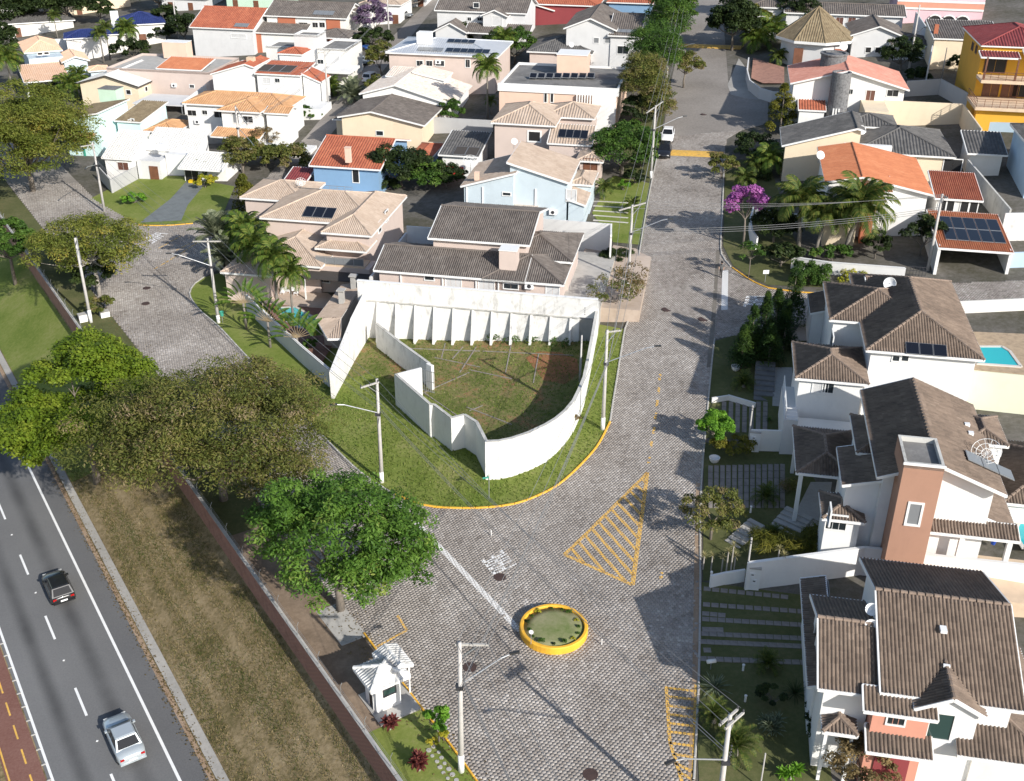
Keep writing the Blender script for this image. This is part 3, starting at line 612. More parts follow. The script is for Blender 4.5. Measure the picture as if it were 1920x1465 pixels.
# ------------------------------------------------------------------ houses
def roof_mesh(name, polys, mat, pitch, course, amp, detail):
    """polys: 3D outlines, eave edge first; corrugated rows of tiles, course by course when detail is on"""
    Vs, Qs, Us = [], [], []; off = 0
    for pl in polys:
        pl = [Vector(p) for p in pl]; e = (pl[1]-pl[0]); n = e.cross(pl[-1]-pl[0])
        if n.z < 0: n = -n
        n.normalize(); e.normalize(); a = n.cross(e)
        if a.z < 0: a = -a
        if a.length < .5: continue
        st_ = [((p-pl[0]).dot(e), (p-pl[0]).dot(a)) for p in pl]; s0 = min(p[0] for p in st_); s1 = max(p[0] for p in st_); tm = max(p[1] for p in st_); tn = min(p[1] for p in st_)
        ncol = max(1, int(round((s1-s0)/pitch))); prof = [0, .38, .52, .7, .88] if detail else [0, .4, .55, .85]; wv = {0: 0., .38: 0., .52: .85, .7: 1., .88: .85, .4: 0., .55: 1., .85: 1.}
        S = np.array([s0+(s1-s0)*(i+f)/ncol for i in range(ncol) for f in prof]+[s1]); H = np.array([wv[f] for i in range(ncol) for f in prof]+[0.])*amp
        jit = np.random.default_rng(int(abs(s0*977+tm*131)) % 9999+7).normal(0, .007, ncol+1); H = H+np.array([jit[i] for i in range(ncol) for f in prof]+[0.])
        U = np.array([(i+f) for i in range(ncol) for f in prof]+[float(ncol)])-.001
        S = np.clip(S, s0+1e-4, s1-1e-4); t0 = np.full(len(S), 1e9); t1 = np.full(len(S), -1e9)
        for (sa, ta), (sb, tb) in zip(st_, st_[1:]+st_[:1]):
            if abs(sb-sa) < 1e-6: continue
            k = (S-sa)/(sb-sa); m = (k >= -1e-6) & (k <= 1+1e-6); t = ta+(tb-ta)*k
            t0 = np.where(m, np.minimum(t0, t), t0); t1 = np.where(m, np.maximum(t1, t), t1)
        if detail:
            nc = max(1, int(round((tm-tn)/course))); rows = []
            for c in range(nc): rows += [(tn+(tm-tn)*c/nc, .022, c+.01), (tn+(tm-tn)*(c+1)/nc, 0, c+.99)]
        else: nc = max(1, int(round((tm-tn)/2.5))); rows = [(tn+(tm-tn)*c/nc, 0, c*2.5/course) for c in range(nc+1)]
        Tt = np.array([r[0] for r in rows]); L = np.array([r[1] for r in rows]); C = np.array([r[2] for r in rows])
        TT = np.clip(Tt[:, None], t0[None], t1[None]); SS = np.broadcast_to(S, TT.shape); hh = H[None]+L[:, None]
        V = np.array(pl[0])+SS[..., None]*np.array(e)+TT[..., None]*np.array(a)+hh[..., None]*np.array(n)
        R, K = TT.shape; idx = np.arange(R*K).reshape(R, K)+off
        Q = np.stack([idx[:-1, :-1], idx[:-1, 1:], idx[1:, 1:], idx[1:, :-1]], -1)
        ln = np.maximum(TT[1:]-TT[:-1], 0)+np.abs(L[1:]-L[:-1])[:, None]*((Tt[1:, None] > t0) & (Tt[1:, None] < t1)); ok = (ln[:, :-1]+ln[:, 1:]) > 2e-3
        cc = C[:, None] if detail else (TT-tn)/course
        Vs.append(V.reshape(-1, 3)); Qs.append(Q[ok]); Us.append(np.stack([np.broadcast_to(U, TT.shape), np.broadcast_to(cc, TT.shape)], -1).reshape(-1, 2)); off += R*K
    return npmesh(name, np.concatenate(Vs), np.concatenate(Qs), mat, uv=np.concatenate(Us))

DEBUG = False
class House:
    def __init__(s, name, label, ref, az=10.6, wall='w_white', roof='t_brown', cat='house', pad=0, group=None):
        w = T(*ref); s.z0 = w.z; s.o = Vector((w.x, w.y, s.z0)); s.az = math.radians(az); s.ca, s.sa = math.cos(s.az), math.sin(s.az)
        s.root = empty(name, s.o, -s.az, label, cat, group); s.wall = wall; s.roof = roof
        if pad: k = (ZC-s.z0-pad)/(ZC-s.z0); C0 = Vector((0, 0, ZC)); s.root.location = C0+(s.o-C0)*k; s.root.scale = (k, k, k)     # same sight lines, floor raised by pad
        s.dist = w.length; s.detail = w.y < 92; s.pitch = .21 if w.y < 120 else .36
    def loc(s, w): dx, dy = w[0]-s.o.x, w[1]-s.o.y; return (dx*s.ca-dy*s.sa, dx*s.sa+dy*s.ca)
    def L(s, px, py, h): return s.loc(P(px, py, s.z0+h))
    def rayl(s, px, py):
        r = ray(px, py); return Vector((*s.loc((0, 0)), ZC-s.z0)), Vector((r[0]*s.ca-r[1]*s.sa, r[0]*s.sa+r[1]*s.ca, r[2]))
    def hit(s, px, py, axis, val):
        o, d = s.rayl(px, py); t = (val-o[axis])/d[axis]; return o+d*t
    def wing(s, c1, c2, h, roof='hip', p=.32, ov=.45, wall=None, tile=None, zb=-2.5, rf=.5, trim='trim', walls=True, fh=.2, inset=(0, 0, 0, 0), name='wall'):
        return Wing(s, c1, c2, h, roof, p, ov, wall or s.wall, tile or s.roof, zb, rf, trim, walls, fh, inset, name)
    def w(s, x0, y0, x1, y1, h, roof='hip', p=.32, **k): return s.wing(('L', x0, y0), ('L', x1, y1), h, roof, p, **k)
    def box(s, name, x, y, z, mat, parent=None, bev=0):
        return MB().box(*x, *y, *z).obj(name, mat, parent or s.root)
    def pbox(s, name, px, h, dx, dy, dz, mat, cap=None):
        """box whose top-centre is at a pixel, top at height h"""
        x, y = s.L(*px, h); o = s.box(name, (x-dx/2, x+dx/2), (y-dy/2, y+dy/2), (h-dz, h), mat)
        if cap: s.box('coping', (x-dx/2-.06, x+dx/2+.06), (y-dy/2-.06, y+dy/2+.06), (h, h+.07), cap, o)
        return o
    def dish(s, px, h, r=.45, mat='plastic_white', face=(.4, -.8, .5)):
        x, y = s.L(*px, h); f = Vector(face).normalized(); o = MB().lathe([(.02, 0), (r*.5, .04*r/.45), (r*.85, .13*r/.45), (r, .2*r/.45), (r*.97, .2*r/.45), (r*.82, .15*r/.45), (r*.45, .06*r/.45), (.02, .03)], 18).obj('satellite_dish', mat, s.root, True)
        o.rotation_euler = f.to_track_quat('Z', 'Y').to_euler(); o.location = (x, y, h)
        a = MB().tube([(0, 0, 0), (0, 0, .8)], .02, 5).obj('feed_arm', 'metal', o)
        MB().tube([(x, y, h), (x-f.x*.2, y-f.y*.2, h-.9)], .03, 6).obj('dish_mast', 'metal', s.root)
        return o
    def mesh_dish(s, px, h, r=.9, face=(.4, -.6, .6)):
        x, y = s.L(*px, h); f = Vector(face).normalized(); m = MB(); ring = lambda k: [(r*k*math.cos(t*math.pi/9), r*k*math.sin(t*math.pi/9), r*.32*k*k) for t in range(19)]
        for k in (.35, .7, 1.0): m.tube(ring(k), .02, 4, False)
        for t in range(12): a = t*math.pi/6; m.tube([(r*k*math.cos(a), r*k*math.sin(a), r*.32*k*k) for k in (.05, .35, .7, 1)], .016, 4, False)
        for t in range(3): a = t*2.1; m.tube([(r*.9*math.cos(a), r*.9*math.sin(a), r*.28), (0, 0, r*.85)], .014, 4, False)
        o = m.obj('mesh_dish', 'trim', s.root); o.rotation_euler = f.to_track_quat('Z', 'Y').to_euler(); o.location = (x, y, h); MB().tube([(x, y, h-1.2), (x, y, h)], .04, 6).obj('dish_mast', 'metal', s.root)
    def ac(s, px, axis, val, sgn=-1):
        c = s.hit(*px, axis, val); e = [.42, .42, .3]; e[axis] = .16; c[axis] += sgn*.17
        o = MB().box(c.x-e[0], c.x+e[0], c.y-e[1], c.y+e[1], c.z-.3, c.z+.3).obj('air_conditioner', 'plastic_white', s.root)
        f = MB().lathe([(.2, 0), (.2, .02), (.02, .02)], 14).obj('fan_grille', 'grille' if 'grille' in MATS else 'darkmetal', o); f.location = c; f.location[axis] += sgn*.16
        f.rotation_euler = (math.pi/2, 0, 0) if axis == 1 else (0, math.pi/2*sgn, 0)
    def planes(s, polys, tile=None, trim='trim', fh=.2, under=True):
        o = link(bpy.data.objects.new('roof', roof_mesh('roof', polys, tile or s.roof, s.pitch, .4, .075, s.detail)), s.root); o['kind'] = 'stuff'; m = MB()
        for pl in polys:
            m.poly([(q[0], q[1], q[2]-.03) for q in pl]); m.poly([(q[0], q[1], q[2]-.12) for q in pl][::-1]); m.beam(Vector(pl[0])+Vector((0, 0, -fh*.35)), Vector(pl[1])+Vector((0, 0, -fh*.35)), .09, fh)
        m.obj('fascia', trim, o); return o
    def ridges(s, L, tile=None):
        m = MB()
        for a, b in L: m.tube([Vector(a)+Vector((0, 0, .03)), Vector(b)+Vector((0, 0, .03))], .12, 6)
        m.obj('ridge_cap', (tile or s.roof).replace('t_', 'r_'), s.root)
    def posts(s, pts, z0, z1, r=.12, mat='trim'):
        for x, y in pts: s.box('post', (x-r, x+r), (y-r, y+r), (z0, z1), mat)
    def rail(s, pts, z, h=.95, mat='metal', glass=None):
        for a, b in zip(pts, pts[1:]):
            a = Vector((*a, z)); b = Vector((*b, z)); m = MB(); u = Vector((0, 0, 1)); m.beam(a+u*h, b+u*h, .06, .06); m.beam(a+u*.12, b+u*.12, .04, .04); n = max(1, int((b-a).length/.9))
            for k in range(n+1): c = a.lerp(b, k/n); m.beam(c, c+u*h, .05, .05)
            if not glass: m.beam(a+u*h*.4, b+u*h*.4, .03, .03); m.beam(a+u*h*.7, b+u*h*.7, .03, .03)
            o = m.obj('railing', mat, s.root)
            if glass: m = MB(); m.beam(a+u*h*.55, b+u*h*.55, .015, h*.75); m.obj('pane', glass, o)
    def win(s, ax, val, sg, px, ww, hh, kind='glass', frame='trim', div=2, name=None, fw=.09):
        """window or door whose centre shows at a pixel on a vertical face"""
        c = s.hit(*px, ax, val); z0, z1 = c.z-hh/2, c.z+hh/2; u = c.y if ax == 0 else c.x
        def bx(m, u0, u1, a, b, d0, d1):
            lo, hi = sorted((val+sg*d0, val+sg*d1))
            if ax == 1: m.box(u0, u1, lo, hi, a, b)
            else: m.box(lo, hi, u0, u1, a, b)
        m = MB(); bx(m, u-ww/2-fw, u+ww/2+fw, z1, z1+fw, -.05, .06); bx(m, u-ww/2-fw, u+ww/2+fw, z0-fw, z0, -.05, .08); bx(m, u-ww/2-fw, u-ww/2, z0, z1, -.05, .06); bx(m, u+ww/2, u+ww/2+fw, z0, z1, -.05, .06)
        nm = name or ('door' if kind in ('door', 'garage') else 'window')
        o = m.obj(nm, frame, s.root)
        mt = {'glass': 'glass', 'shut': 'shutter', 'door': 'wood', 'garage': 'whitesheet', 'curtain': 'curtain', 'green': 'glass_green', 'grey': 'glass_grey', 'dark': 'black'}.get(kind, kind)
        for k in range(div):
            m = MB(); g = ww/div; bx(m, u-ww/2+k*g+(.02 if k else 0), u-ww/2+(k+1)*g-(.02 if k < div-1 else 0), z0, z1, -.03, .012); m.obj('pane' if kind not in ('door', 'garage') else 'leaf', mt, o)
        return o
    def panels(s, plane, px, nx, ny, pw, ph, mat='solar', gap=.05, frame='metal', lift=.16):
        """solar panels on a roof plane: px is the centre of the whole array"""
        pl = [Vector(q) for q in plane]; e = (pl[1]-pl[0]).normalized(); n = e.cross(pl[-1]-pl[0]).normalized()
        if n.z < 0: n = -n
        a = n.cross(e);  a = a if a.z > 0 else -a
        o, d = s.rayl(*px); t = (pl[0]+n*lift-o).dot(n)/d.dot(n); c = o+d*t
        for i in range(nx):
            for j in range(ny):
                k = c+e*((i-(nx-1)/2)*(pw+gap))+a*((j-(ny-1)/2)*(ph+gap)); q = [k+e*sx*pw/2+a*sy*ph/2 for sx, sy in ((-1, -1), (1, -1), (1, 1), (-1, 1))]
                m = MB(); i0 = 0
                m.v = [tuple(v-n*.05) for v in q]+[tuple(v) for v in q]; m.f = [(3, 2, 1, 0), (4, 5, 6, 7), (0, 1, 5, 4), (1, 2, 6, 5), (2, 3, 7, 6), (3, 0, 4, 7)]
                ob = m.obj('solar_panel', frame, s.root)
                m = MB(); m.poly([v.lerp(k, .045)+n*.006 for v in q]); m.obj('cell_face', mat, ob)
class Wing:
    def __init__(w, s, c1, c2, h, roof, p, ov, wall, tile, zb, rf, trim, walls, fh, inset, name):
        w.s = s; a = s.L(*c1, h) if c1[0] != 'L' else c1[1:]
        if c2[0] == 'r':        # a pixel on the ridge fixes the span: gx (px, py); gy (px, py, depth or far ridge pixel)
            r = h+1
            for _ in range(12):
                q = s.L(c2[1], c2[2], r); r = h+p*abs((q[1]-a[1]) if roof == 'gx' else (q[0]-a[0]))
            if roof == 'gx': b = (q[0], a[1]+(q[1]-a[1])/rf)
            else:
                e = c2[3]; b = (a[0]+(q[0]-a[0])/rf, a[1]+e if not isinstance(e, tuple) else s.L(*e, r)[1])
        elif c2[0] == 'm':      # several pixels: outermost of them
            qs = [s.L(*q, h) for q in c2[1:]]; b = (max((q[0] for q in qs), key=lambda v: abs(v-a[0])), max((q[1] for q in qs), key=lambda v: abs(v-a[1])))
        else: b = (a[0]+c2[1], a[1]+c2[2]) if c2[0] == 'd' else (s.L(*c2, h) if c2[0] != 'L' else c2[1:])
        w.x0, w.x1 = sorted((a[0], b[0])); w.y0, w.y1 = sorted((a[1], b[1])); w.h = h; w.p = p; w.type = roof; w.ov = ov; w.rf = rf
        w.wx0, w.wx1, w.wy0, w.wy1 = w.x0+ov+inset[0], w.x1-ov-inset[1], w.y0+ov+inset[2], w.y1-ov-inset[3]; w.zb = zb
        dx, dy = w.x1-w.x0, w.y1-w.y0; w.planes = {}
        if DEBUG: print('WING', s.root.name, roof, 'x %.1f..%.1f y %.1f..%.1f  %.1f x %.1f h %.1f' % (w.x0, w.x1, w.y0, w.y1, dx, dy, h))
        x0, x1, y0, y1 = w.x0, w.x1, w.y0, w.y1; fas = []; rid = []
        if roof in ('hip', 'pyr'):
            if roof == 'pyr' or abs(dx-dy) < .05: m = min(dx, dy)/2; r = h+p*m; cx, cy = (x0+x1)/2, (y0+y1)/2; A = B = (cx, cy, r)
            elif dx > dy: r = h+p*dy/2; cy = (y0+y1)/2; A, B = (x0+dy/2, cy, r), (x1-dy/2, cy, r)
            else: r = h+p*dx/2; cx = (x0+x1)/2; A, B = (cx, y0+dx/2, r), (cx, y1-dx/2, r)
            c = [(x0, y0, h), (x1, y0, h), (x1, y1, h), (x0, y1, h)]
            tri = lambda *L: [q for i, q in enumerate(L) if q not in L[:i]]
            if dx >= dy: w.planes = {'S': tri(c[0], c[1], B, A), 'E': tri(c[1], c[2], B), 'N': tri(c[2], c[3], A, B), 'W': tri(c[3], c[0], A)}; rid = [(c[0], A), (c[3], A), (c[1], B), (c[2], B)]
            else: w.planes = {'S': tri(c[0], c[1], A), 'E': tri(c[1], c[2], B, A), 'N': tri(c[2], c[3], B), 'W': tri(c[3], c[0], A, B)}; rid = [(c[0], A), (c[1], A), (c[2], B), (c[3], B)]
            if A != B: rid.append((A, B))
            fas = [(c[i], c[(i+1) % 4]) for i in range(4)]; w.top = r
            w.z = lambda x, y: h+p*min(x-x0, x1-x, y-y0, y1-y, max(dx, dy))
        elif roof == 'gx':      # ridge runs along x
            yr = y0+dy*rf; r = h+p*max(rf, 1-rf)*dy; hs = r-p*dy*rf; hn = r-p*dy*(1-rf); w.top = r
            w.planes = {'S': [(x0, y0, hs), (x1, y0, hs), (x1, yr, r), (x0, yr, r)], 'N': [(x1, y1, hn), (x0, y1, hn), (x0, yr, r), (x1, yr, r)]}
            rid = [((x0, yr, r), (x1, yr, r))]; fas = [((x0, y0, hs), (x1, y0, hs)), ((x0, y1, hn), (x1, y1, hn))]+[q for x in (x0, x1) for q in (((x, y0, hs), (x, yr, r)), ((x, yr, r), (x, y1, hn)))]
            w.z = lambda x, y: r-p*abs(y-yr); w.yr = yr
        elif roof == 'gy':
            xr = x0+dx*rf; r = h+p*max(rf, 1-rf)*dx; hw = r-p*dx*rf; he = r-p*dx*(1-rf); w.top = r
            w.planes = {'W': [(x0, y1, hw), (x0, y0, hw), (xr, y0, r), (xr, y1, r)], 'E': [(x1, y0, he), (x1, y1, he), (xr, y1, r), (xr, y0, r)]}
            rid = [((xr, y0, r), (xr, y1, r))]; fas = [((x0, y0, hw), (x0, y1, hw)), ((x1, y0, he), (x1, y1, he))]+[q for y in (y0, y1) for q in (((x0, y, hw), (xr, y, r)), ((xr, y, r), (x1, y, he)))]
            w.z = lambda x, y: r-p*abs(x-xr)
        elif roof[0] == 's':    # lean-to: sS slopes down to the south (eave at y0)
            k = roof[1]; g = {'S': lambda x, y: h+p*(y-y0), 'N': lambda x, y: h+p*(y1-y), 'W': lambda x, y: h+p*(x-x0), 'E': lambda x, y: h+p*(x1-x)}[k]
            c = [(x0, y0), (x1, y0), (x1, y1), (x0, y1)]; o = {'S': 0, 'E': 1, 'N': 2, 'W': 3}[k]; c = c[o:]+c[:o]
            w.planes = {k: [(x, y, g(x, y)) for x, y in c]}; q = w.planes[k]; fas = [(q[i], q[(i+1) % 4]) for i in range(4)]; w.z = g; w.top = h+p*(dy if k in 'SN' else dx)
        elif roof == 'flat': w.z = lambda x, y: h; w.top = h
        if w.planes:
            w.tiles = link(bpy.data.objects.new('roof', roof_mesh('roof', list(w.planes.values()), tile, s.pitch, .4, .075 if tile != 'sheetroof' else .03, s.detail)), s.root); w.tiles['kind'] = 'stuff'
            m = MB()
            for pl in w.planes.values(): m.poly([(q[0], q[1], q[2]-.03) for q in pl]); m.poly([(q[0], q[1], q[2]-.12) for q in pl][::-1])
            for a, b in fas: m.beam(Vector(a)+Vector((0, 0, -fh*.35)), Vector(b)+Vector((0, 0, -fh*.35)), .09, fh)
            m.obj('fascia', trim, w.tiles)
            if rid:
                m = MB()
                for a, b in rid:
                    a = Vector(a); b = Vector(b); n = max(1, int((b-a).length/.45)) if s.detail else 1
                    for k in range(n): m.tube([a.lerp(b, k/n)+Vector((0, 0, .03)), a.lerp(b, (k+1)/n-.01)+Vector((0, 0, .03))], [.13, .1] if s.detail else .12, 6)
                m.obj('ridge_cap', tile if not tile.startswith('t_') else tile.replace('t_', 'r_'), w.tiles)
        if walls:
            m = MB(); X0, X1, Y0, Y1 = w.wx0, w.wx1, w.wy0, w.wy1; e = .04
            def side(a, b):
                pts = [a, b]
                if roof == 'gx' and a[0] == b[0]: pts = [a, (a[0], w.yr), b]
                if roof == 'gy' and a[1] == b[1]: pts = [a, (x0+dx*rf, a[1]), b]
                m.poly([(a[0], a[1], zb), (b[0], b[1], zb)]+[(q[0], q[1], w.z(*q)-e) for q in pts[::-1]])
            C = [(X0, Y0), (X1, Y0), (X1, Y1), (X0, Y1)]
            for a, b in zip(C, C[1:]+C[:1]): side(a, b)
            if roof == 'flat': m.poly([(x, y, h-.4) for x, y in C])
            w.obj = m.obj(name, wall, s.root)
            if roof == 'flat':
                t = .18; q = MB()
                q.box(X0, X1, Y0, Y0+t, h-.4, h); q.box(X0, X1, Y1-t, Y1, h-.4, h); q.box(X0, X0+t, Y0+t, Y1-t, h-.4, h); q.box(X1-t, X1, Y0+t, Y1-t, h-.4, h); q.obj('parapet', trim, s.root)
                MB().box(X0+t, X1-t, Y0+t, Y1-t, h-.5, h-.35).obj('roof', tile, s.root)
    def face(w, f):
        return {'S': (1, w.wy0, -1), 'N': (1, w.wy1, 1), 'W': (0, w.wx0, -1), 'E': (0, w.wx1, 1)}[f]
    def win(w, f, px, *a, **k): return w.s.win(*w.face(f), px, *a, **k)
    def panels(w, f, *a, **k): w.s.panels(w.planes[f], *a, **k); return w
def ridge_mats():
    for k in [k for k in MATS if k.startswith('t_')]:
        r = [n for n in MATS[k].node_tree.nodes if n.type == 'VALTORGB'][0]; c = r.color_ramp.elements
        e = c[min(len(c)-1, len(c)//2)].color; plain('r_'+k[2:], tuple(x*1.12 for x in e[:3]), .9, .35, 1.5)
ridge_mats()
def wall(name, label, pts, h, mat='w_white', t=.18, mode='t', zb=-.8, cap=None, parent=None, cat='wall', group=None, az=None):
    """garden wall along pixels: of its top edge (mode t) or its foot (mode b)"""
    H = list(h) if isinstance(h, (list, tuple)) else [h]*len(pts)
    W3 = [T(*p, hh if mode == 't' else 0) for p, hh in zip(pts, H)]; W3 = [Vector((q.x, q.y, zt(q.x, q.y))) for q in W3]; o0 = W3[0].copy()
    m = MB()
    for i, (a, b) in enumerate(zip(W3, W3[1:])):
        d = (b-a); d.z = 0; n = Vector((-d.y, d.x, 0)).normalized()*t/2; ext = d.normalized()*t/2*.98; a_ = a-ext; b_ = b+ext; k = i*.0015
        V = []
        for e, zz, hh in ((a_, a.z, H[i]), (b_, b.z, H[i+1])):
            for z in (zz+zb, zz+hh+k): V += [(e.x+n.x-o0.x, e.y+n.y-o0.y, z-o0.z), (e.x-n.x-o0.x, e.y-n.y-o0.y, z-o0.z)]
        i0 = len(m.v); m.v += V; m.f += [tuple(i0+j for j in q) for q in ((0, 2, 3, 1), (4, 5, 7, 6), (0, 1, 5, 4), (2, 6, 7, 3), (0, 4, 6, 2), (1, 3, 7, 5))]
    o = m.obj(name, mat, parent); o.location = o0 if not parent else (0, 0, 0); tag(o, label, cat, group)
    if cap:
        m = MB()
        for (a, ha), (b, hb) in zip(zip(W3, H), list(zip(W3, H))[1:]): m.beam(a-o0+Vector((0, 0, ha+.03)), b-o0+Vector((0, 0, hb+.03)), t+.06, .06)
        m.obj('coping', cap, o)
    return o

# ---- right-hand side of the main street, from the camera outwards
def right_houses():
    # coral and white two-storey house, bottom right
    h = House('house', 'two-storey house with brown tiles and a coral wall, bottom right corner', (1530, 1300), wall='w_white', roof='t_brown', pad=.8)
    a = h.w(2.3, -5.3, 9.6, 6.7, 5.4, 'gx', .367, ov=.5); b = h.w(-.85, -5.2, 2.4, 2.9, 5.0, 'gx', .395, ov=.42)
    h.w(-1.0, -2.9, .5, 7.1, 3.0, 'sW', .3, inset=(0, -.6, 0, 0)); h.w(1.44, -6.3, 5.2, -4.85, 4.9, 'sS', .35, walls=False)
    e = h.w(4.0, -5.95, 7.6, -1.4, 5.2, 'gy', .55, ov=.3); h.box('wall', (2.05, 4.9), (-5.85, -4.5), (-1, 4.98), 'w_coral')
    f = h.w(1.85, -6.93, 5.25, -5.4, 2.7, 'sS', .35, walls=False); g = h.w(-.35, -6.02, 1.5, -2.85, 2.8, 'hip', .33, walls=False)
    h.box('wall', (-.1, 1.2), (-3.4, -3.0), (-1, 3.0), 'w_white'); h.posts([(-.1, -5.75), (1.25, -5.75)], -1, 2.75, .09)
    h.win(1, -5.85, -1, (1680, 1350), .85, .62, div=3); e.win('S', (1763, 1362), 1.15, 1.75, 'green', div=1, fw=.14)
    h.win(1, -5.85, -1, (1695, 1452), 2.2, 2.0, 'winered', div=2, name='door') if False else None
    h.box('door', (2.6, 4.4), (-5.93, -5.86), (-1, 1.9), 'w_winered')
    S = [(6.47, -6.5, 2.9), (11.5, -6.5, 2.9), (8.9, -4.0, 4.0), (6.47, -4.0, 4.0)]; E_ = [(11.5, -6.5, 2.9), (11.5, 3, 2.9), (8.9, 3, 4.0), (8.9, -4.0, 4.0)]
    h.planes([S, E_]); h.ridges([(S[1], S[2])]); h.box('wall', (7.8, 11.2), (-5.0, 3), (-1, 2.8), 'w_offwhite')
    h.dish((1635, 1143), 6.9, .36, face=(-.25, -.75, .6)); h.dish((1635, 1175), 6.5, .4, face=(-.25, -.75, .6))
    h.box('skylight', (5.6, 5.95), (-1.7, -1.2), (6.95, 7.12), 'plastic_white'); h.box('skylight', (5.6, 5.95), (-3.6, -3.45), (6.2, 6.35), 'plastic_white')
    h.win(0, -.43, -1, (1530, 1188), 1.0, 1.0, 'glass', div=1)
    # brown tower house
    h = House('house', 'white house with brown tiles and a tall brown chimney-like tower', (1490, 900), wall='w_white', roof='t_brown', pad=1.0)
    a = h.w(4.12, -9.35, 12.24, 3.05, 6.2, 'gy', .395, ov=.55, rf=.438, inset=(0, 0, .35, 0)); h.w(3.35, -4.68, 8.4, .87, 5.6, 'hip', .32, ov=.4); h.w(-.4, -3.9, 3.95, 3.0, 3.0, 'hip', .3, ov=.35, walls=False)
    h.posts([(0, -3.5), (0, 2.6), (3.5, -3.5), (3.5, 2.6)], -2, 3, .14); d = h.w(2.2, -8.2, 5.9, -3.15, 5.0, 'sW', .27, ov=.35, inset=(0, -.4, 0, 0))
    bay = h.w(1.15, -9.0, 4.0, -5.6, 2.7, 'hip', .35, ov=.3); bay.win('S', (1568, 980), 1.3, 1.1, div=3); bay.win('W', (1556, 965), 1.0, 1.1, div=2)
    t = h.w(5.37, -10.5, 7.83, -6.95, 8.6, 'flat', ov=0, wall='w_brown', tile='concrete_dark', trim='w_dirty', name='tower'); t.win('S', (1714, 964), .72, 1.55, 'grey', div=1, fw=.15)
    h.box('coping', (5.3, 7.9), (-10.58, -10.5), (8.45, 8.62), 'trim')
    h.w(7.9, -9.5, 13.7, -8.2, 2.9, 'sS', .35, walls=False); h.w(11.6, -8.2, 13.7, 1.5, 2.9, 'sE', .35, walls=False)
    h.posts([(10.2, -9.2), (13.2, -9.2), (13.2, -3)], -2, 2.9, .16); h.box('terrace', (7.9, 15.5), (-12.4, -7.5), (-2.2, .12), 'sandstone')
    h.w(10.9, -2.4, 13.75, 1.9, 6.0, 'hip', .32, ov=.3, zb=3)
    h.panels(a.planes['E'], (1856, 872), 1, 3, 1.3, 1.1, 'glass_grey', lift=.2); h.mesh_dish((1850, 850), 7.0, .95, (-.3, -.5, .8))
    for p in ((1749, 750), (1786, 767), (1814, 794), (1821, 810)): h.pbox('skylight', p, 6.9, .35, .3, .3, 'plastic_white')
    pool(h, [(15.2, -6.2), (18, -6), (18, -2.5), (15.6, -2.8), (14.9, -4.4)], .15, 'blue pool corner at the right edge behind tower house')
    h2 = House('house', 'single-storey brown tiled house cut off by the right edge, behind tower house', (1890, 960), wall='w_white', roof='t_brown'); x, y = h2.loc(h.root.matrix_basis @ Vector((13.95, -3.5, 0)))
    h2.w(x, y, x+9, y+9, h.z0+3-h2.z0, 'hip', .35)
    # brown tiled house with pool
    h = House('house', 'white two-storey house with brown hipped roofs, three dark panels and pool', (1490, 720), wall='w_white', roof='t_brown', pad=1.0)
    a = h.w(4.62, -4.87, 13.6, 11.6, 6.0, 'hip', .405, ov=.5); h.w(2.13, .6, 10.4, 9.03, 6.0, 'hip', .34, ov=.42); c = h.w(-.72, -6.95, 5.0, -.16, 4.0, 'hip', .34, ov=.4); h.w(5.75, 7.4, 10.3, 11.62, 6.03, 'gx', .3, ov=.3)
    h.w(1.3, 8.2, 3.2, 12.9, 3.2, 'sW', .3, ov=.2)
    h.panels(a.planes['S'], (1737, 655), 3, 1, 1.0, 1.25, 'solar'); a.win('S', (1680, 672), .5, .45, div=1); a.win('S', (1697, 672), .5, .45, div=1); c.win('S', (1535, 727), .9, .9, 'curtain'); c.win('S', (1553, 727), .8, .9, 'glass')
    h.win(0, 2.55, -1, (1560, 640), 1.6, 1.4, 'glass'); h.dish((1669, 532), 7.4, .55, face=(-.3, -.9, .4))
    h.box('garage_wall', (-.2, 4.6), (-8.6, -7.1), (-2.5, .6), 'w_offwhite'); h.box('balcony', (-1.3, -.2), (-8.8, -3), (-2.5, 1.2), 'w_lightgrey'); h.rail([(-1.2, -3), (-1.2, -8.7), (-.2, -8.7)], 1.2, 1.0, 'trim')
    pool_px([(1800, 622), (1990, 630), (2000, 711), (1814, 692)], [(1815, 652), (1878, 652), (1893, 661), (1914, 690), (1830, 684)], 'kidney shaped turquoise pool behind brown hipped house')
    wall('garden_wall', 'tall pale yellow wall holding the pool terrace at right', [(1812, 694), (2000, 712)], 3.4, 'w_paleyellow', zb=-1)
    wall('garden_wall', 'white wall with splashes of sun across the lane from the solar carport', [(1790, 566), (2000, 556)], 1.2, 'w_offwhite')
    # carport with solar panels, annex and orange roof house
    h = House('carport', 'carport with orange tiles under ten solar panels, right edge', (1790, 515), wall='w_offwhite', roof='t_orange', cat='carport')
    g = h.w(-2.1, -.1, 5.0, 8.95, 2.7, 'sS', .1, ov=.1, walls=False); h.panels(g.planes['S'], (1822, 430), 5, 2, 1.08, 2.75, 'solar', .08)
    h.posts([(-1.9, .15), (4.8, .15)], -2, 2.7, .15); h.box('wall', (4.7, 4.9), (.4, 8.8), (-2, 2.8), 'w_white'); h.box('wall', (-2, -1.8), (.4, 8.8), (-2, 2.8), 'w_white'); h.box('wall', (-1.8, 4.7), (8.5, 8.7), (-2, 3.3), 'w_grey')
    h = House('annex', 'small annex with red tiles and dark doors behind the solar carport', (1790, 400), wall='w_offwhite', roof='t_red', cat='annex'); g = h.w(-3.3, -4.7, 1.6, 2.0, 3.0, 'sS', .16, ov=.3)
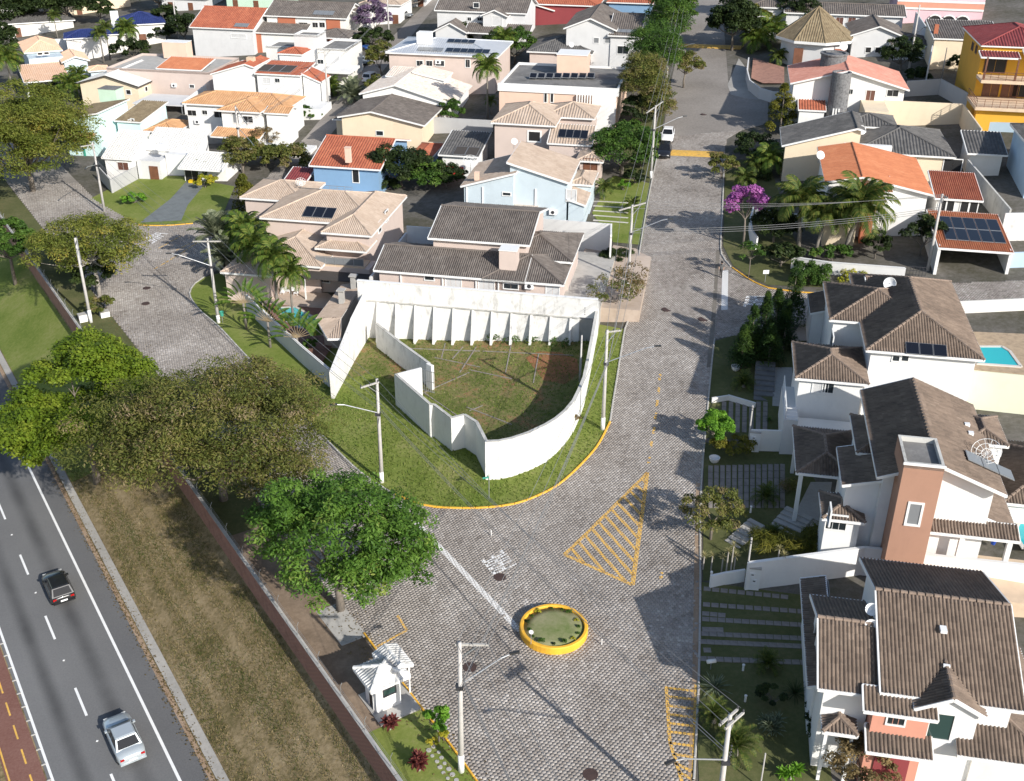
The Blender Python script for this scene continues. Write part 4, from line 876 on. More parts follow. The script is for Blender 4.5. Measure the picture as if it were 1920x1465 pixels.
    for p in ((1767, 385), (1781, 388), (1808, 388), (1825, 390)): g.win('S', p, .75, 1.3, 'dark', div=1)
    h = House('house', 'white house with bright orange tiled roof behind two coconut palms', (1620, 470), wall='w_white', roof='t_orange'); g = h.w(-4.7, 3.1, 6.5, 17, 5.5, 'gy', .2, rf=.34, ov=.5)
    h.w(-1.5, 1.8, 2.2, 6, 5.9, 'sS', .12, ov=.2, zb=3); h.dish((1537, 292), 6.6, .5); h.box('wall', (-4.3, -1), (1.2, 4), (-2, 3), 'w_sand'); h.box('pier', (-.4, .7), (1.8, 3.2), (-2.5, 4), 'w_brick')
    # dark grey tiles, cream walls
    h = House('house', 'low house with dark grey tiled hip roof inside cream walls', (1640, 320), wall='w_cream', roof='t_grey')
    h.w(-3.5, -4.3, 8.2, 8.3, 3.3, 'hip', .29); h.w(-11.6, -3.3, -2.2, 5.3, 3.3, 'gy', .3, rf=.9); h.w(-4.3, 3.6, 2.5, 9.8, 4.4, 'pyr', .3); h.box('wall', (2, 12.1), (15.95, 16.15), (-3, 5.0), 'w_cream'); h.box('wall', (11.95, 12.12), (3, 15.94), (-3, 5.0), 'w_cream'); h.box('wall', (-1, 2), (9.9, 16.1), (-3, 4.9), 'w_cream')
    h.dish((1614, 245), 5.2, .55); h.box('parapet', (-4.6, .8), (-5.2, -4.5), (-2, 4.4), 'w_white'); h.win(1, -3.86, -1, (1785, 315), 2, 2, 'dark', div=2)
    # pink-red roof and stone tower
    h = House('house', 'white gabled house with pinkish red tiles and round grey stone tower', (1560, 235), wall='w_white', roof='t_pinkred')
    g = h.w(-6.3, -1.6, 9.0, 10, 5.5, 'gy', .27, rf=.48, ov=.5); h.w(-5.0, -4.0, -1.4, -1.1, 2.8, 'sS', .25, tile='t_red', ov=.2)
    m = MB(); n = 24; prof = [(-5, 1.35), (2, 1.3), (7.6, 1.25)]
    m.lathe([(r, z) for z, r in prof]+[(1.05, 7.6), (1.05, 7.2), (.1, 7.2)], n); o = m.obj('stone_tower', 'w_stone', h.root); o.location = (.1, -2.3, 0)
    m = MB().lathe([(1.75, 5), (1.75, 8.3), (1.9, 8.4), (1.9, 8.6), (1.5, 8.6), (1.5, 8.4), (.1, 8.4)], n); o = m.obj('stone_tank', 'w_stone', h.root); o.location = (-.5, 5.3, 0)
    for k in range(3): h.box('louvre', (-.55+k*.35, -.35+k*.35), (-3.75, -3.62), (.6, 3.1), 'trim')
    g.win('S', (1593, 172), .8, .6, div=3); g.win('S', (1632, 179), 1.1, 1.3, 'shut'); g.win('S', (1674, 175), 1.4, .8, 'dark'); h.dish((1580, 88), 9.6, .6)
    # pyramid roof house
    h = House('house', 'house with a big mossy eight-sided pyramid roof, upper right', (1540, 115), wall='w_lightgrey', roof='t_olive')
    c = Vector((-1.3, 1.8, 0)); pts = [c+Vector((6.3*math.cos(k*math.pi/4+.2), 6.3*math.sin(k*math.pi/4+.2), 3.5)) for k in range(8)]; ap = c+Vector((0, 0, 8))
    h.planes([[pts[k], pts[(k+1) % 8], ap] for k in range(8)], fh=.4); h.ridges([(p, ap) for p in pts]); m = MB(); q = [c+(p-c)*.85 for p in pts]
    for k in range(8): a, b = q[k], q[(k+1) % 8]; m.poly([(a.x, a.y, -3), (b.x, b.y, -3), (b.x, b.y, 3.4), (a.x, a.y, 3.4)])
    m.obj('wall', 'w_lightgrey', h.root); h.box('pier', (1.5, 3.2), (-3.6, -3.3), (-2, 2.6), 'w_brick'); h.box('door', (-4.6, -3.2), (-3.2, -2.9), (-2, 2.4), 'wood')
    h2 = House('house', 'long house with dark mossy tiles and red shutters, upper right', (1540, 115), wall='w_lightgrey', roof='t_darkbrown'); g = h2.w(-6, 14.5, 14, 23, 5, 'gx', .28); g2 = h2.w(4.0, .8, 12.5, 12, 4, 'gy', .36)
    g.win('S', (1574, 40), 1.2, 1.2, 'shut'); g.win('S', (1597, 40), 1.2, 1.2, 'shut'); g2.win('S', (1628, 94), .8, .8, 'dark', div=1); g2.win('S', (1646, 94), .8, .8, 'dark', div=1); h2.w(10, -1.5, 17, 6, 3.2, 'hip', .3); h2.w(-12, 16, -5, 26, 5.5, 'hip', .3)
    # yellow three-storey house
    h = House('house', 'yellow three-storey house with wine red roof and stone balconies', (1830, 230), wall='w_yellow', roof='t_wine'); g = h.w(-.9, 1.8, 10, 15.9, 9.5, 'hip', .3, ov=.35, fh=.16, zb=-5); h.w(-1.1, -.5, 3.7, 1.6, 8.5, 'sS', .2, walls=False); h.w(4.2, -1.2, 10, 1.6, 8.7, 'sS', .2, walls=False)
    h.box('balcony', (-.7, 10), (-1.4, 2.1), (5.4, 5.8), 'sandstone'); h.rail([(-.6, -1.3), (9.9, -1.3)], 5.8, 1.0, 'wood'); h.box('balcony', (-1.4, 11), (-4.4, 2.1), (2.6, 3.0), 'sandstone'); h.rail([(-1.3, -4.3), (10.9, -4.3)], 3.0, 1.0, 'wood'); h.rail([(-1.3, 2), (-1.3, -4.3)], 3.0, 1.0, 'wood')
    h.box('wall', (-1.0, 10), (-3.6, 2.1), (-5, 2.6), 'w_yellow'); h.posts([(-.4, -1.1), (3.4, -1.1)], 5.8, 8.6, .1, 'wood'); 
    for p in ((1858, 165), (1893, 168)): h.win(1, 2.15, -1, p, 1.9, 2.1, 'door', 'wood')
    h.win(1, 2.15, -1, (1866, 122), 2.6, 1.9, 'dark', 'wood'); h.win(1, 2.15, -1, (1912, 165), 1.6, 2.2, 'dark', 'wood'); h.win(0, -.55, -1, (1824, 87), 1.2, .9, 'dark', 'wood'); h.win(0, -.55, -1, (1831, 93), 1.0, .9, 'dark', 'wood')
    # cream block with dark roof
    h = House('house', 'windowless cream wall and dark tiled roof beside yellow house', (1760, 150), wall='w_cream', roof='t_darkbrown'); h.w(-.9, 5.1, 9, 15, 5, 'sS', .12, ov=.25); h.pbox('chimney', (1757, 46), 6.6, .6, .6, 1.5, 'w_brick')
    h = House('house', 'pink house with white trim and three white arches, top right', (1810, 50), wall='w_pink', roof='t_darkbrown'); g = h.w(-11, 4, 3.2, 14, 4.5, 'flat', ov=0, tile='concrete_dark')
    h.box('band', (-11, 3.2), (3.85, 3.98), (2.2, 3.1), 'w_coral'); h.box('band', (-11, 3.2), (3.8, 3.95), (3.1, 3.4), 'trim'); h.box('band', (-11, 3.2), (3.8, 3.95), (1.9, 2.2), 'trim')
    for k, px in enumerate((1753, 1779, 1805)):
        c = h.hit(px, 32, 1, 3.9); m = MB(); q = [(c.x-1.05, 3.86, -2), (c.x+1.05, 3.86, -2)]+[(c.x+1.05*math.cos(t), 3.86, .1+.9*math.sin(t)) for t in [math.pi*i/8 for i in range(9)]]; m.poly(q); o = m.obj('arch', 'black', h.root)
        m = MB(); m.tube([(c.x-1.15, 3.82, -2), (c.x-1.15, 3.82, .1)]+[(c.x-1.15*math.cos(t), 3.82, .1+1.0*math.sin(t)) for t in [math.pi*i/8 for i in range(1, 8)]]+[(c.x+1.15, 3.82, .1), (c.x+1.15, 3.82, -2)], .13, 6); m.obj('arch_trim', 'trim', o)
    # far right edge
    h = House('house', 'blue house with dark tiles cut off by the right edge, beside white wall', (1890, 350), wall='w_skyblue', roof='t_grey'); h.w(.5, -4, 9, 7, 5.5, 'hip', .3); h.w(-4.5, 3, 0, 9, 2.8, 'sS', .2, wall='w_offwhite')
    wall('boundary_wall', 'long dirty white boundary wall running up to the blue house', [(1816, 300), (1842, 330), (1895, 392)], 2.5, 'w_dirty', t=.2)
    wall('garden_wall', 'pale sunlit wall in front of the yellow house', [(1830, 228), (1990, 234)], 1.2, 'w_skyblue'); wall('garden_wall', 'old white wall with peeling paint right of the solar carport', [(1887, 400), (1990, 398)], 3, 'w_oldwhite'); wall('garden_wall', 'light blue wall at the right edge beside carport', [(1892, 474), (1990, 470)], 1.6, 'w_skyblue')
    wall('boundary_wall', 'tall slanting white wall between mossy roofs and pink house', [(1718, 22), (1752, 72), (1742, 118)], 3.5, 'w_lightgrey'); wall('boundary_wall', 'grey wall with dark gate below the cream block', [(1702, 152), (1765, 148), (1830, 182)], 2.2, 'w_grey')
    # street walls on the right
    wall('garden_wall', 'white garden wall with green hedge in front, by the side street', [(1487, 482), (1553, 492), (1697, 503)], 1.3, 'w_white', cap='trim'); wall('garden_wall', 'curved white wall at the street corner under pink flowering tree', [(1413, 388), (1407, 410), (1410, 430), (1420, 445)], 1.4, 'w_white'); wall('garden_wall', 'low white front wall of the orange roofed house, in shade', [(1418, 392), (1460, 397), (1520, 405), (1600, 420)], 1.4, 'w_offwhite')
    wall('garden_wall', 'curved grey wall around raised terrace at the upper side street', [(1404, 108), (1401, 130), (1406, 150), (1425, 165), (1450, 172), (1480, 172)], 1.6, 'w_lightgrey')
    wall('boundary_wall', 'white boundary wall between tower house and coral house', [(1405, 1056), (1450, 1050), (1540, 1038), (1622, 1027), (1760, 1043), (2000, 1068)], 2.2, 'w_white', cap='trim', t=.2); wall('garden_wall', 'low curved white end of the wall beside meter box', [(1335, 1079), (1358, 1074), (1395, 1068)], 1.0, 'w_white')
    wall('garden_wall', 'pale wall closing the striped driveway under the carport roof', [(1411, 806), (1487, 808)], 1.9, 'w_offwhite'); wall('retaining_wall', 'wavy topped white wall edge below dark steps', [(1337, 746), (1367, 741), (1415, 755)], .5, 'w_offwhite')
def pool_px(deck, pts, label):
    z = T(1812, 694, 3.4).z-.2; D = [P(*p, z) for p in deck]; o0 = D[0]; r = empty('swimming_pool', (o0.x, o0.y, z), 0, label, 'pool'); D = [P(*p, z) for p in deck]; q = [P(*p, z) for p in pts]; f = lambda p, dz: (p.x-o0.x, p.y-o0.y, dz)
    m = MB(); m.poly([f(p, .05) for p in D]); n = len(D)
    for i in range(n): a, b = D[i], D[(i+1) % n]; m.poly([f(a, .05), f(b, .05), f(b, -5), f(a, -5)])
    m.obj('deck', 'paleswood', r); m = MB(); m.poly([f(p, .09) for p in q]); m.obj('water', 'water', r); m = MB()
    for a, b in zip(q, q[1:]+q[:1]): m.beam(f(a, .1), f(b, .1), .25, .1)
    m.obj('pool_rim', 'g_pale', r)
def pool(h, pts, z, label, mat='water'):
    r = empty('swimming_pool', h.root.matrix_basis @ Vector((pts[0][0], pts[0][1], z)), -h.az, label, 'pool'); o = pts[0]; n = len(pts)
    q = [Vector((p[0]-o[0], p[1]-o[1], 0)) for p in pts]; c = sum(q, Vector())/n; m = MB(); m.poly([(p.x, p.y, .02) for p in q]); m.obj('water', mat, r); m = MB()
    for a, b in zip(q, q[1:]+q[:1]): m.beam(a+Vector((0, 0, .03)), b+Vector((0, 0, .03)), .28, .08)
    m.obj('pool_rim', 'g_pale', r)
right_houses()

# ---- between the main street and the left street
def centre_houses():
    h = House('house', 'dark grey-brown tiled house above the white buttressed retaining wall', (900, 560), wall='w_pinkbeige', roof='t_darkbrown')
    a = h.w(-9.1, -7.2, 6, .8, 5.25, 'gx', .31, zb=2, inset=(0, -.5, 0, 0)); h.w(1.75, -7.2, 9.75, .8, 5.25, 'pyr', .31, zb=2); u = h.w(-4.5, -3.5, 5.8, 8, 7.6, 'gx', .26, zb=4); e = h.w(2, -2.6, 9.95, 5.8, 5.8, 'hip', .3, zb=2)
    h.pbox('water_tank_box', (955, 466), 7.7, 1.7, 1.6, 2.6, 'w_pinkbeige', 'trim'); h.box('terrace_wall', (-9.6, -4.6), (6.5, 6.7), (2, 5.0), 'w_lightgrey'); h.box('terrace_wall', (-9.8, -9.6), (-6.5, 6.7), (2, 4.2), 'w_lightgrey')
    for px in (805,): a.win('S', (px, 521), .9, .45, div=1)
    a.win('S', (850, 531), 1.5, 1.5, 'curtain', div=3); a.win('S', (912, 536), 1.5, 1.5, 'curtain', div=3); a.win('S', (958, 537), 1.4, .5); h.win(1, -6.75, -1, (1036, 545), 1.2, 1.3, 'curtain', div=2)
    for px in (752, 830, 893, 935): c = h.hit(px, 522, 1, -6.75); h.box('downpipe', (c.x-.06, c.x+.06), (-6.9, -6.76), (2.4, 5.1), 'trim')
    h.ac((993, 535), 1, -6.75); h.box('pad', (-9.6, 13.2), (-8.85, 9), (-2, 2.6), 'concrete'); h.box('paved_yard', (9.6, 17), (-5, 12), (-2, 2.3), 'g_pinkpave')
    # retaining wall: parapet, ledge, buttresses
    r = empty('retaining_wall', h.root.matrix_basis @ Vector((0, -9.0, 0)), -h.az, 'tall white retaining wall with tapered buttresses behind the empty lot', 'wall')
    MB().box(-10.2, 13.3, -.1, .2, 2.9, 4.8).obj('parapet', 'w_oldwhite', r); MB().box(-10.2, 11.6, -.02, .3, -2, 2.86).obj('retaining_panel', 'w_oldwhite', r); MB().box(-10.2, 11.6, -.2, .1, 2.78, 2.9).obj('ledge', 'w_dirty', r); MB().box(-10.2, 13.3, -.16, .22, 4.8, 4.86).obj('coping', 'trim', r)
    m = MB(); m.v = [(-.1, 0, 2.78), (.1, 0, 2.78), (.1, -.14, 2.78), (-.1, -.14, 2.78), (-.12, 0, -2), (.12, 0, -2), (.12, -1.2, -2), (-.12, -1.2, -2)]; m.f = [(0, 1, 2, 3), (7, 6, 5, 4), (3, 2, 6, 7), (1, 5, 6, 2), (0, 3, 7, 4)]; me = m.mesh('buttress', 'w_oldwhite')
    for k in range(11): o = link(bpy.data.objects.new('buttress', me), r); o.location = (-8.2+k*1.9, -.02, 0)
    wall('boundary_wall', 'white wall behind the dark tiled house, below light blue house', [(1000, 409), (1146, 420), (1146, 440)], 3.6, 'w_white', zb=-2)
    # light blue
    h = House('house', 'light blue two-storey house with tan tiles and split gable', (1000, 420), wall='w_lightblue', roof='t_tan'); a = h.w(-8.1, -3, -1.6, 6.8, 5, 'sW', .3, ov=.35); b = h.w(-2.8, -2.45, 4.5, 6.8, 6.0, 'sE', .27, ov=.35); h.w(4.2, -2.2, 6.4, 2.6, 3.4, 'sE', .3, ov=.2); h.w(3.6, 2.4, 6.6, 8, 4.4, 'hip', .3, ov=.25)
    a.win('S', (950, 364), .9, .3, div=1); b.win('S', (1071, 367), 1.1, 1.3, 'curtain'); h.ac((1037, 397), 1, -2.1); h.box('awning', (-1.9, .9), (-3.1, -2.1), (2.4, 3.0), 'w_beige'); h.box('door', (-1.4, .6), (-2.2, -2.12), (.4, 2.4), 'glass_green')
    for px in (875, 905, 1004): c = h.hit(px, 360, 1, -2.12 if px > 960 else -2.66); h.box('downpipe', (c.x-.06, c.x+.06), (c.y-.12, c.y), (-2, 5.0), 'trim')
    h.mesh_dish((882, 305), 6.4, .9, (.2, -.5, .8)); h.pbox('chimney', (894, 322), 6.6, .5, .5, 1.0, 'w_peach')
    # pinkish beige with hips
    h = House('house', 'pinkish beige house with several tan hipped roofs', (1080, 310), wall='w_pinkbeige', roof='t_tan'); a = h.w(-11.2, -1.75, -2.6, 8.5, 5.5, 'hip', .36); h.w(-5, 3.0, 1.9, 10, 5.5, 'hip', .36); c = h.w(-3.3, -4.2, 2.5, -.4, 3.9, 'sS', .42, ov=.25); h.w(1.0, -8.2, 4.4, -3.6, 3.0, 'hip', .32)
    a.win('S', (1002, 256), 1.5, 1.2, 'dark', div=1, fw=.2); h.panels(c.planes['S'], (1075, 251), 4, 1, .9, 1.7, 'solar'); h.win(1, -7.75, -1, (1107, 312), 1.6, 1.8, 'door', 'wood'); h.dish((964, 266), 5.6, .4)
    # modern peach
    h = House('house', 'modern peach house with flat dark roof, white parapet and row of panels', (1100, 240), wall='w_peach', roof='concrete_dark'); a = h.w(-12.6, -1.3, 4.3, 13.9, 6, 'flat', ov=0); h.box('fascia', (-12.8, 4.5), (-1.5, -1.3), (5.0, 6.1), 'trim'); h.box('fascia', (4.3, 4.5), (-1.3, 14), (5.0, 6.1), 'trim'); h.box('stone_wall', (.8, 4.2), (-1.48, -1.32), (-3, 5.0), 'w_white')
    h.box('tower', (-5.6, -1.2), (7, 11), (5, 8.7), 'w_peach'); h.box('coping', (-5.7, -1.1), (6.9, 11.1), (8.7, 8.8), 'trim')
    for k in range(8):
        x, y = h.L(1000+k*15.4, 141.5, 6.2); m = MB(); m.v = [(-.55, -.5, 0), (.55, -.5, 0), (.55, .55, .55), (-.55, .55, .55), (-.55, .55, -.3), (.55, .55, -.3)]; m.f = [(0, 1, 2, 3), (0, 4, 5, 1), (2, 5, 4, 3), (0, 3, 4), (1, 5, 2)]; o = m.obj('solar_panel', 'metal', h.root); o.location = (x, y, 5.9); m = MB(); m.poly([(-.47, -.41, .055), (.47, -.41, .055), (.47, .46, .5), (-.47, .46, .5)]); m.v = [(p[0], p[1]-.012, p[2]+.03) for p in m.v]; m.obj('cell_face', 'solar', o)
    for k in range(6): c = h.hit(1082+k*5, 178, 1, -1.62); h.box('fin', (c.x-.08, c.x+.08), (-1.8, -1.5), (1.8, 5.0), 'trim')
    for px in (1023, 1035): a.win('S', (px, 181), .35, 1.6, 'dark', div=1)
    # grey gabled
    h = House('house', 'light grey house with dark gables beside the far main street', (1140, 115), wall='w_lightgrey', roof='t_darkbrown'); a = h.w(-7.2, -4.2, 1.6, 12, 5.8, 'gy', .4); b = h.w(.2, -4.4, 5.6, 12, 5, 'gx', .28)
    for px in (1118, 1139): a.win('S', (px, 76), .8, .8, 'grey', div=1)
    b.win('S', (1168, 94), 1.8, 1.2, 'glass'); h.panels(b.planes['S'], (1175, 58), 4, 1, .9, 1.1, 'glass_grey')
    h = House('house', 'low dark roofed house with dish between grey and modern houses', (1060, 125), wall='w_pinkbeige', roof='t_grey'); h.w(-6, -4, 5, 7, 3, 'hip', .33); h.dish((1071, 85), 4.6, .42)
    # red roofs at the top
    h = House('house', 'red tiled house with wine red walls at the top edge', (1085, 40), wall='w_winered', roof='t_red'); h.w(-9, -2, 4, 10, 3.2, 'hip', .3); h.w(5, 2, 14, 12, 3.4, 'hip', .3, wall='w_blue')
    h = House('house', 'low house with orange red lean-to roof beside the two gabled house', (985, 45), wall='w_white', roof='t_orange'); h.w(-5, -2, 6, 8, 3, 'sE', .25)
    # grey with two gables
    h = House('house', 'grey house with dark roof and two white edged gables, top centre', (870, 75), wall='w_lightgrey', roof='t_darkbrown'); h.w(-4.4, -5, 13, 7, 6, 'gx', .36); g = h.w(4.6, -6.6, 9.8, 2, 5.6, 'gy', .42); h.w(-3.6, -9.6, 2.8, -3, 3, 'gy', .5); h.w(2, -8.6, 14, -4.8, 2.9, 'sS', .3, walls=False)
    g.win('S', (932, 40), 1.9, 1.6, 'curtain'); h.win(1, -4.55, -1, (880, 36), .7, .6); h.win(1, -4.55, -1, (901, 36), 1.2, .6, div=3); h.win(1, -4.55, -1, (893, 10), 1.0, .8)
    # silver sheet roof
    h = House('house', 'pinkish grey house with silver metal roof and solar panels', (830, 150), wall='w_pinkbeige', roof='sheetroof'); a = h.w(-7, -9.4, 11.4, 4, 6, 'hip', .2); h.panels(a.planes['S'], (877, 95), 6, 1, 1.15, 1.7); h.panels(a.planes['S'], (807, 92), 4, 1, 1.0, 1.3, 'glass_grey'); h.panels(a.planes['S'], (865, 77), 4, 1, 1.1, 1.5)
    for px, w_ in ((787, 1.0), (805, 1.0), (825, 1.4), (877, .7)): a.win('S', (px, 119), w_, .8 if px < 850 else 1.2, 'glass')
    h.pbox('water_tank_box', (796, 60), 8.6, 2.2, 2, 1.8, 'w_white'); h.ac((822, 116), 1, -8.95)
    # mottled white roof
    h = House('house', 'low house with mottled whitish old tiles, in front of silver roof', (770, 230), wall='w_white', roof='t_mottled'); h.w(-7.4, -1.8, 7.1, 11.4, 3.5, 'gy', .28, rf=.39); h.w(-6, 7.5, -1.5, 12.2, 5.2, 'sS', .12, ov=.2, zb=2); h.w(-1.3, 6.5, 3.8, 12.2, 5.2, 'sE', .2, ov=.2, zb=2)
    h.box('terrace_wall', (5, 14), (-5.5, -5.3), (-3, 2.4), 'w_grey'); h.box('terrace', (7, 15), (-5.2, 8), (-2, .6), 'g_yard')
    # beige with brown gable
    h = House('house', 'beige gabled house with dark brown tiles, centre of the block', (740, 255), wall='w_cream', roof='t_darkbrown'); a = h.w(-6.45, -6.5, 6.4, 4.5, 3.5, 'gy', .2, rf=.39, ov=.5); a.win('S', (712, 250), 1.0, .6, div=1); h.w(-8.5, -3, -5.2, 5, 2.8, 'hip', .3); h.box('side_wall', (6.4, 9.5), (-8, -7.8), (-3, 1.6), 'w_sand')
    # blue with red tiles
    h = House('house', 'blue house with steep orange red tiled roof and small chimney', (670, 350), wall='w_blue', roof='t_red'); a = h.w(-4.7, -4.9, 4.9, 9.6, 4, 'gx', .28); h.pbox('chimney', (652, 277), 6.6, .7, .6, 1.9, 'w_peach', 'w_peach'); h.w(5.8, 4.5, 9, 12, 3, 'hip', .25); a.win('S', (667, 328), .8, 2.0, 'dark', div=1); h.box('terrace', (-3.9, 4.3), (-8.2, -4.5), (-2.5, .6), 'w_skyblue'); h.rail([(-3.8, -5.6), (1.2, -5.6)], .7, 1.0, 'metal'); h.w(-8, -6, -4.9, -2, 2, 'sS', .2, tile='t_wine', wall='w_winered')
    # low lean-to with solar mat next to blue house
    h = House('outbuilding', 'small white outbuilding with grey lean-to roof and black solar mat', (860, 330), wall='w_white', roof='t_grey', cat='outbuilding'); a = h.w(-2.5, -1, 3, 7, 3, 'sS', .15); h.panels(a.planes['S'], (875, 283), 2, 1, 1.6, 2.6, 'fabric'); h.box('red_panel', (-1.6, .8), (-.62, -.54), (-.5, 1.4), 'plastic_red')
    # tan complex with pool
    h = House('house', 'large tan tiled villa with many hipped roofs, pool and garden wall', (600, 560), wall='w_pinkbeige', roof='t_tan'); a = h.w(-.85, 4.0, 4.85, 18, 6, 'hip', .44); b = h.w(-9.2, 7.2, 4.6, 18.3, 6.0, 'hip', .33); c = h.w(-1.35, 3.1, 4.45, 7, 4.5, 'hip', .35, ov=.3, inset=(.4, .4, .9, 0)); h.w(-8.8, .8, .15, 12, 3.3, 'hip', .33, ov=.4); h.w(-10.2, -1.9, -4.5, 6, 2.95, 'hip', .3, ov=.35)
    h.w(-14.5, 14, -6.5, 21.5, 5.8, 'hip', .33); h.panels(b.planes['S'], (599, 398), 3, 1, 1.15, 1.9, 'solar'); h.box('awning', (-1.6, 5.4), (-.9, 1.5), (2.55, 2.63), 'fabric'); h.posts([(-1.3, -.7), (5.2, -.7)], -1, 2.55, .07)
    h.box('wall', (-1, 5.2), (1.6, 4.2), (-2, 3.1), 'w_pinkbeige'); h.box('balcony', (-.9, 4.6), (1.7, 3.9), (3.1, 3.25), 'sandstone'); h.rail([(-.8, 1.8), (4.5, 1.8)], 3.25, .9, 'metal', 'glass_grey'); h.win(1, 1.58, -1, (606, 525), 1.4, .5); h.win(1, 1.58, -1, (671, 531), 1.4, .4); h.win(0, 4.43, 1, (712, 425), 1.0, 1.2); h.win(0, 4.43, 1, (725, 405), 1.0, 1.2); h.mesh_dish((564, 343), 7.2, .6, (.2, -.5, .8))
    h.planes([[(3.9, -11.4, 3), (3.6, -2.8, 3), (6.0, -2.8, 3.5), (6.6, -11.8, 3.5)], [(6.5, -15.5, 3), (3.9, -11.4, 3), (6.6, -11.8, 3.5)], [(7.7, -15.2, 3), (6.5, -15.5, 3), (6.6, -11.8, 3.5)]]); h.box('wall', (4.4, 6.2), (-11, -3), (-2, 3), 'w_beige')
    for y in (-4.2, -8.0): x = 5.4; o = h.box('chimney', (x-.25, x+.25), (y-.25, y+.25), (3, 4.6), 'concrete'); h.box('chimney_cap', (x-.4, x+.4), (y-.4, y+.4), (4.7, 4.8), 'concrete', o)
    m = MB(); q = [(-6.4, -1.2), (4.4, -1.2), (5.5, -15.2), (3.6, -14.2)]; m.poly([(x, y, .06) for x, y in q]); m.obj('pool_deck', 'deck', h.root); h.box('patio', (-5.5, 3), (-2.6, 1.4), (-1, .1), 'g_pinkpave'); pool(h, [(-3.6, -3.6), (-1.7, -2.9), (1.66, -5.5), (1.9, -6.6), (.7, -7.9), (-1.2, -6.6)], .1, 'small turquoise pool beside tan villa with brown deck')
    wall('garden_wall', 'grey shaded garden wall of the tan villa along the left street', [(461, 553), (505, 594), (565, 649), (616, 692)], 1.9, 'w_lightgrey', cap='trim')
    # walls of the empty lot
    wall('boundary_wall', 'tall white slanting wall between tan villa and empty lot', [(686, 545), (660, 598), (621, 697)], (4.9, 4.2, 2.7), 'w_oldwhite', t=.3)
    lot = wall('lot_wall', 'curved tall white wall around the empty corner lot', [(912, 828), (936, 827), (960, 822), (992, 811), (1022, 797), (1042, 785), (1060, 770), (1075, 752), (1085, 732), (1095, 708), (1104, 665), (1113, 616), (1122, 566)], [3.5]*5+[3.3, 3.1, 3.0, 2.9, 2.8, 2.8, 3.0, 3.4], 'w_lotwhite', t=.2, cap='w_dirty')
    wall('lot_wall', 'zigzag bluish shaded white wall of the lot facing the left street', [(742, 702), (774, 730), (807, 759), (814, 759), (847, 784), (871, 778), (894, 792), (912, 828)], 3.1, 'w_lotwhite', t=.2, cap='w_dirty')
    wall('lot_wall', 'inner diagonal wall of the empty lot with stained top', [(706, 607), (750, 642), (805, 682)], (2.6, 2.5, 2.4), 'w_oldwhite', t=.2, cap='w_dirty'); wall('lot_wall', 'short white block wall at the lot gate', [(742, 702), (788, 690)], 2.9, 'w_white', t=.2); wall('lot_wall', 'narrow end pier of the inner lot wall by the gate', [(803, 682), (809, 685)], 2.5, 'w_white', t=.3)
    g = empty('gate', T(800, 735), -math.radians(30), 'grey barred metal gate into the empty lot', 'gate'); 
    for k in range(9): MB().box(-.02, .02, -.02, .02, 0, 2.2).obj('bar', 'metal', g).location = (-.8+k*.2, 0, 0)
    for z in (.1, 1.1, 2.15): MB().box(-.85, .85, -.03, .03, z, z+.06).obj('rail', 'metal', g)
    sheet('bare_soil_patch', px2([(1000, 690), (985, 672), (1010, 660), (1050, 662), (1082, 675), (1085, 700), (1060, 722), (1020, 715)]), 'g_redsoil', .066)
    # remains of low foundations in the lot
    for p, q in (((835, 645), (828, 672)), ((868, 652), (848, 675)), ((893, 652), (862, 700)), ((815, 672), (900, 690)), ((770, 655), (900, 660)), ((905, 660), (1075, 668)), ((880, 695), (960, 712)), ((960, 640), (948, 700)), ((790, 740), (880, 700)), ((795, 738), (870, 790)), ((875, 765), (960, 798)), ((905, 762), (880, 772)), ((1010, 665), (1000, 720))):
        a = T(*p); b = T(*q); o = MB().beam(Vector((0, 0, .07)), b-a+Vector((0, 0, .07)), .1, .07).obj('foundation_beam', 'slabstone'); o.location = a; tag(o, 'low weathered concrete foundation strip lying in the grass of the lot', 'foundation', 'foundation strips in the empty lot')
centre_houses()

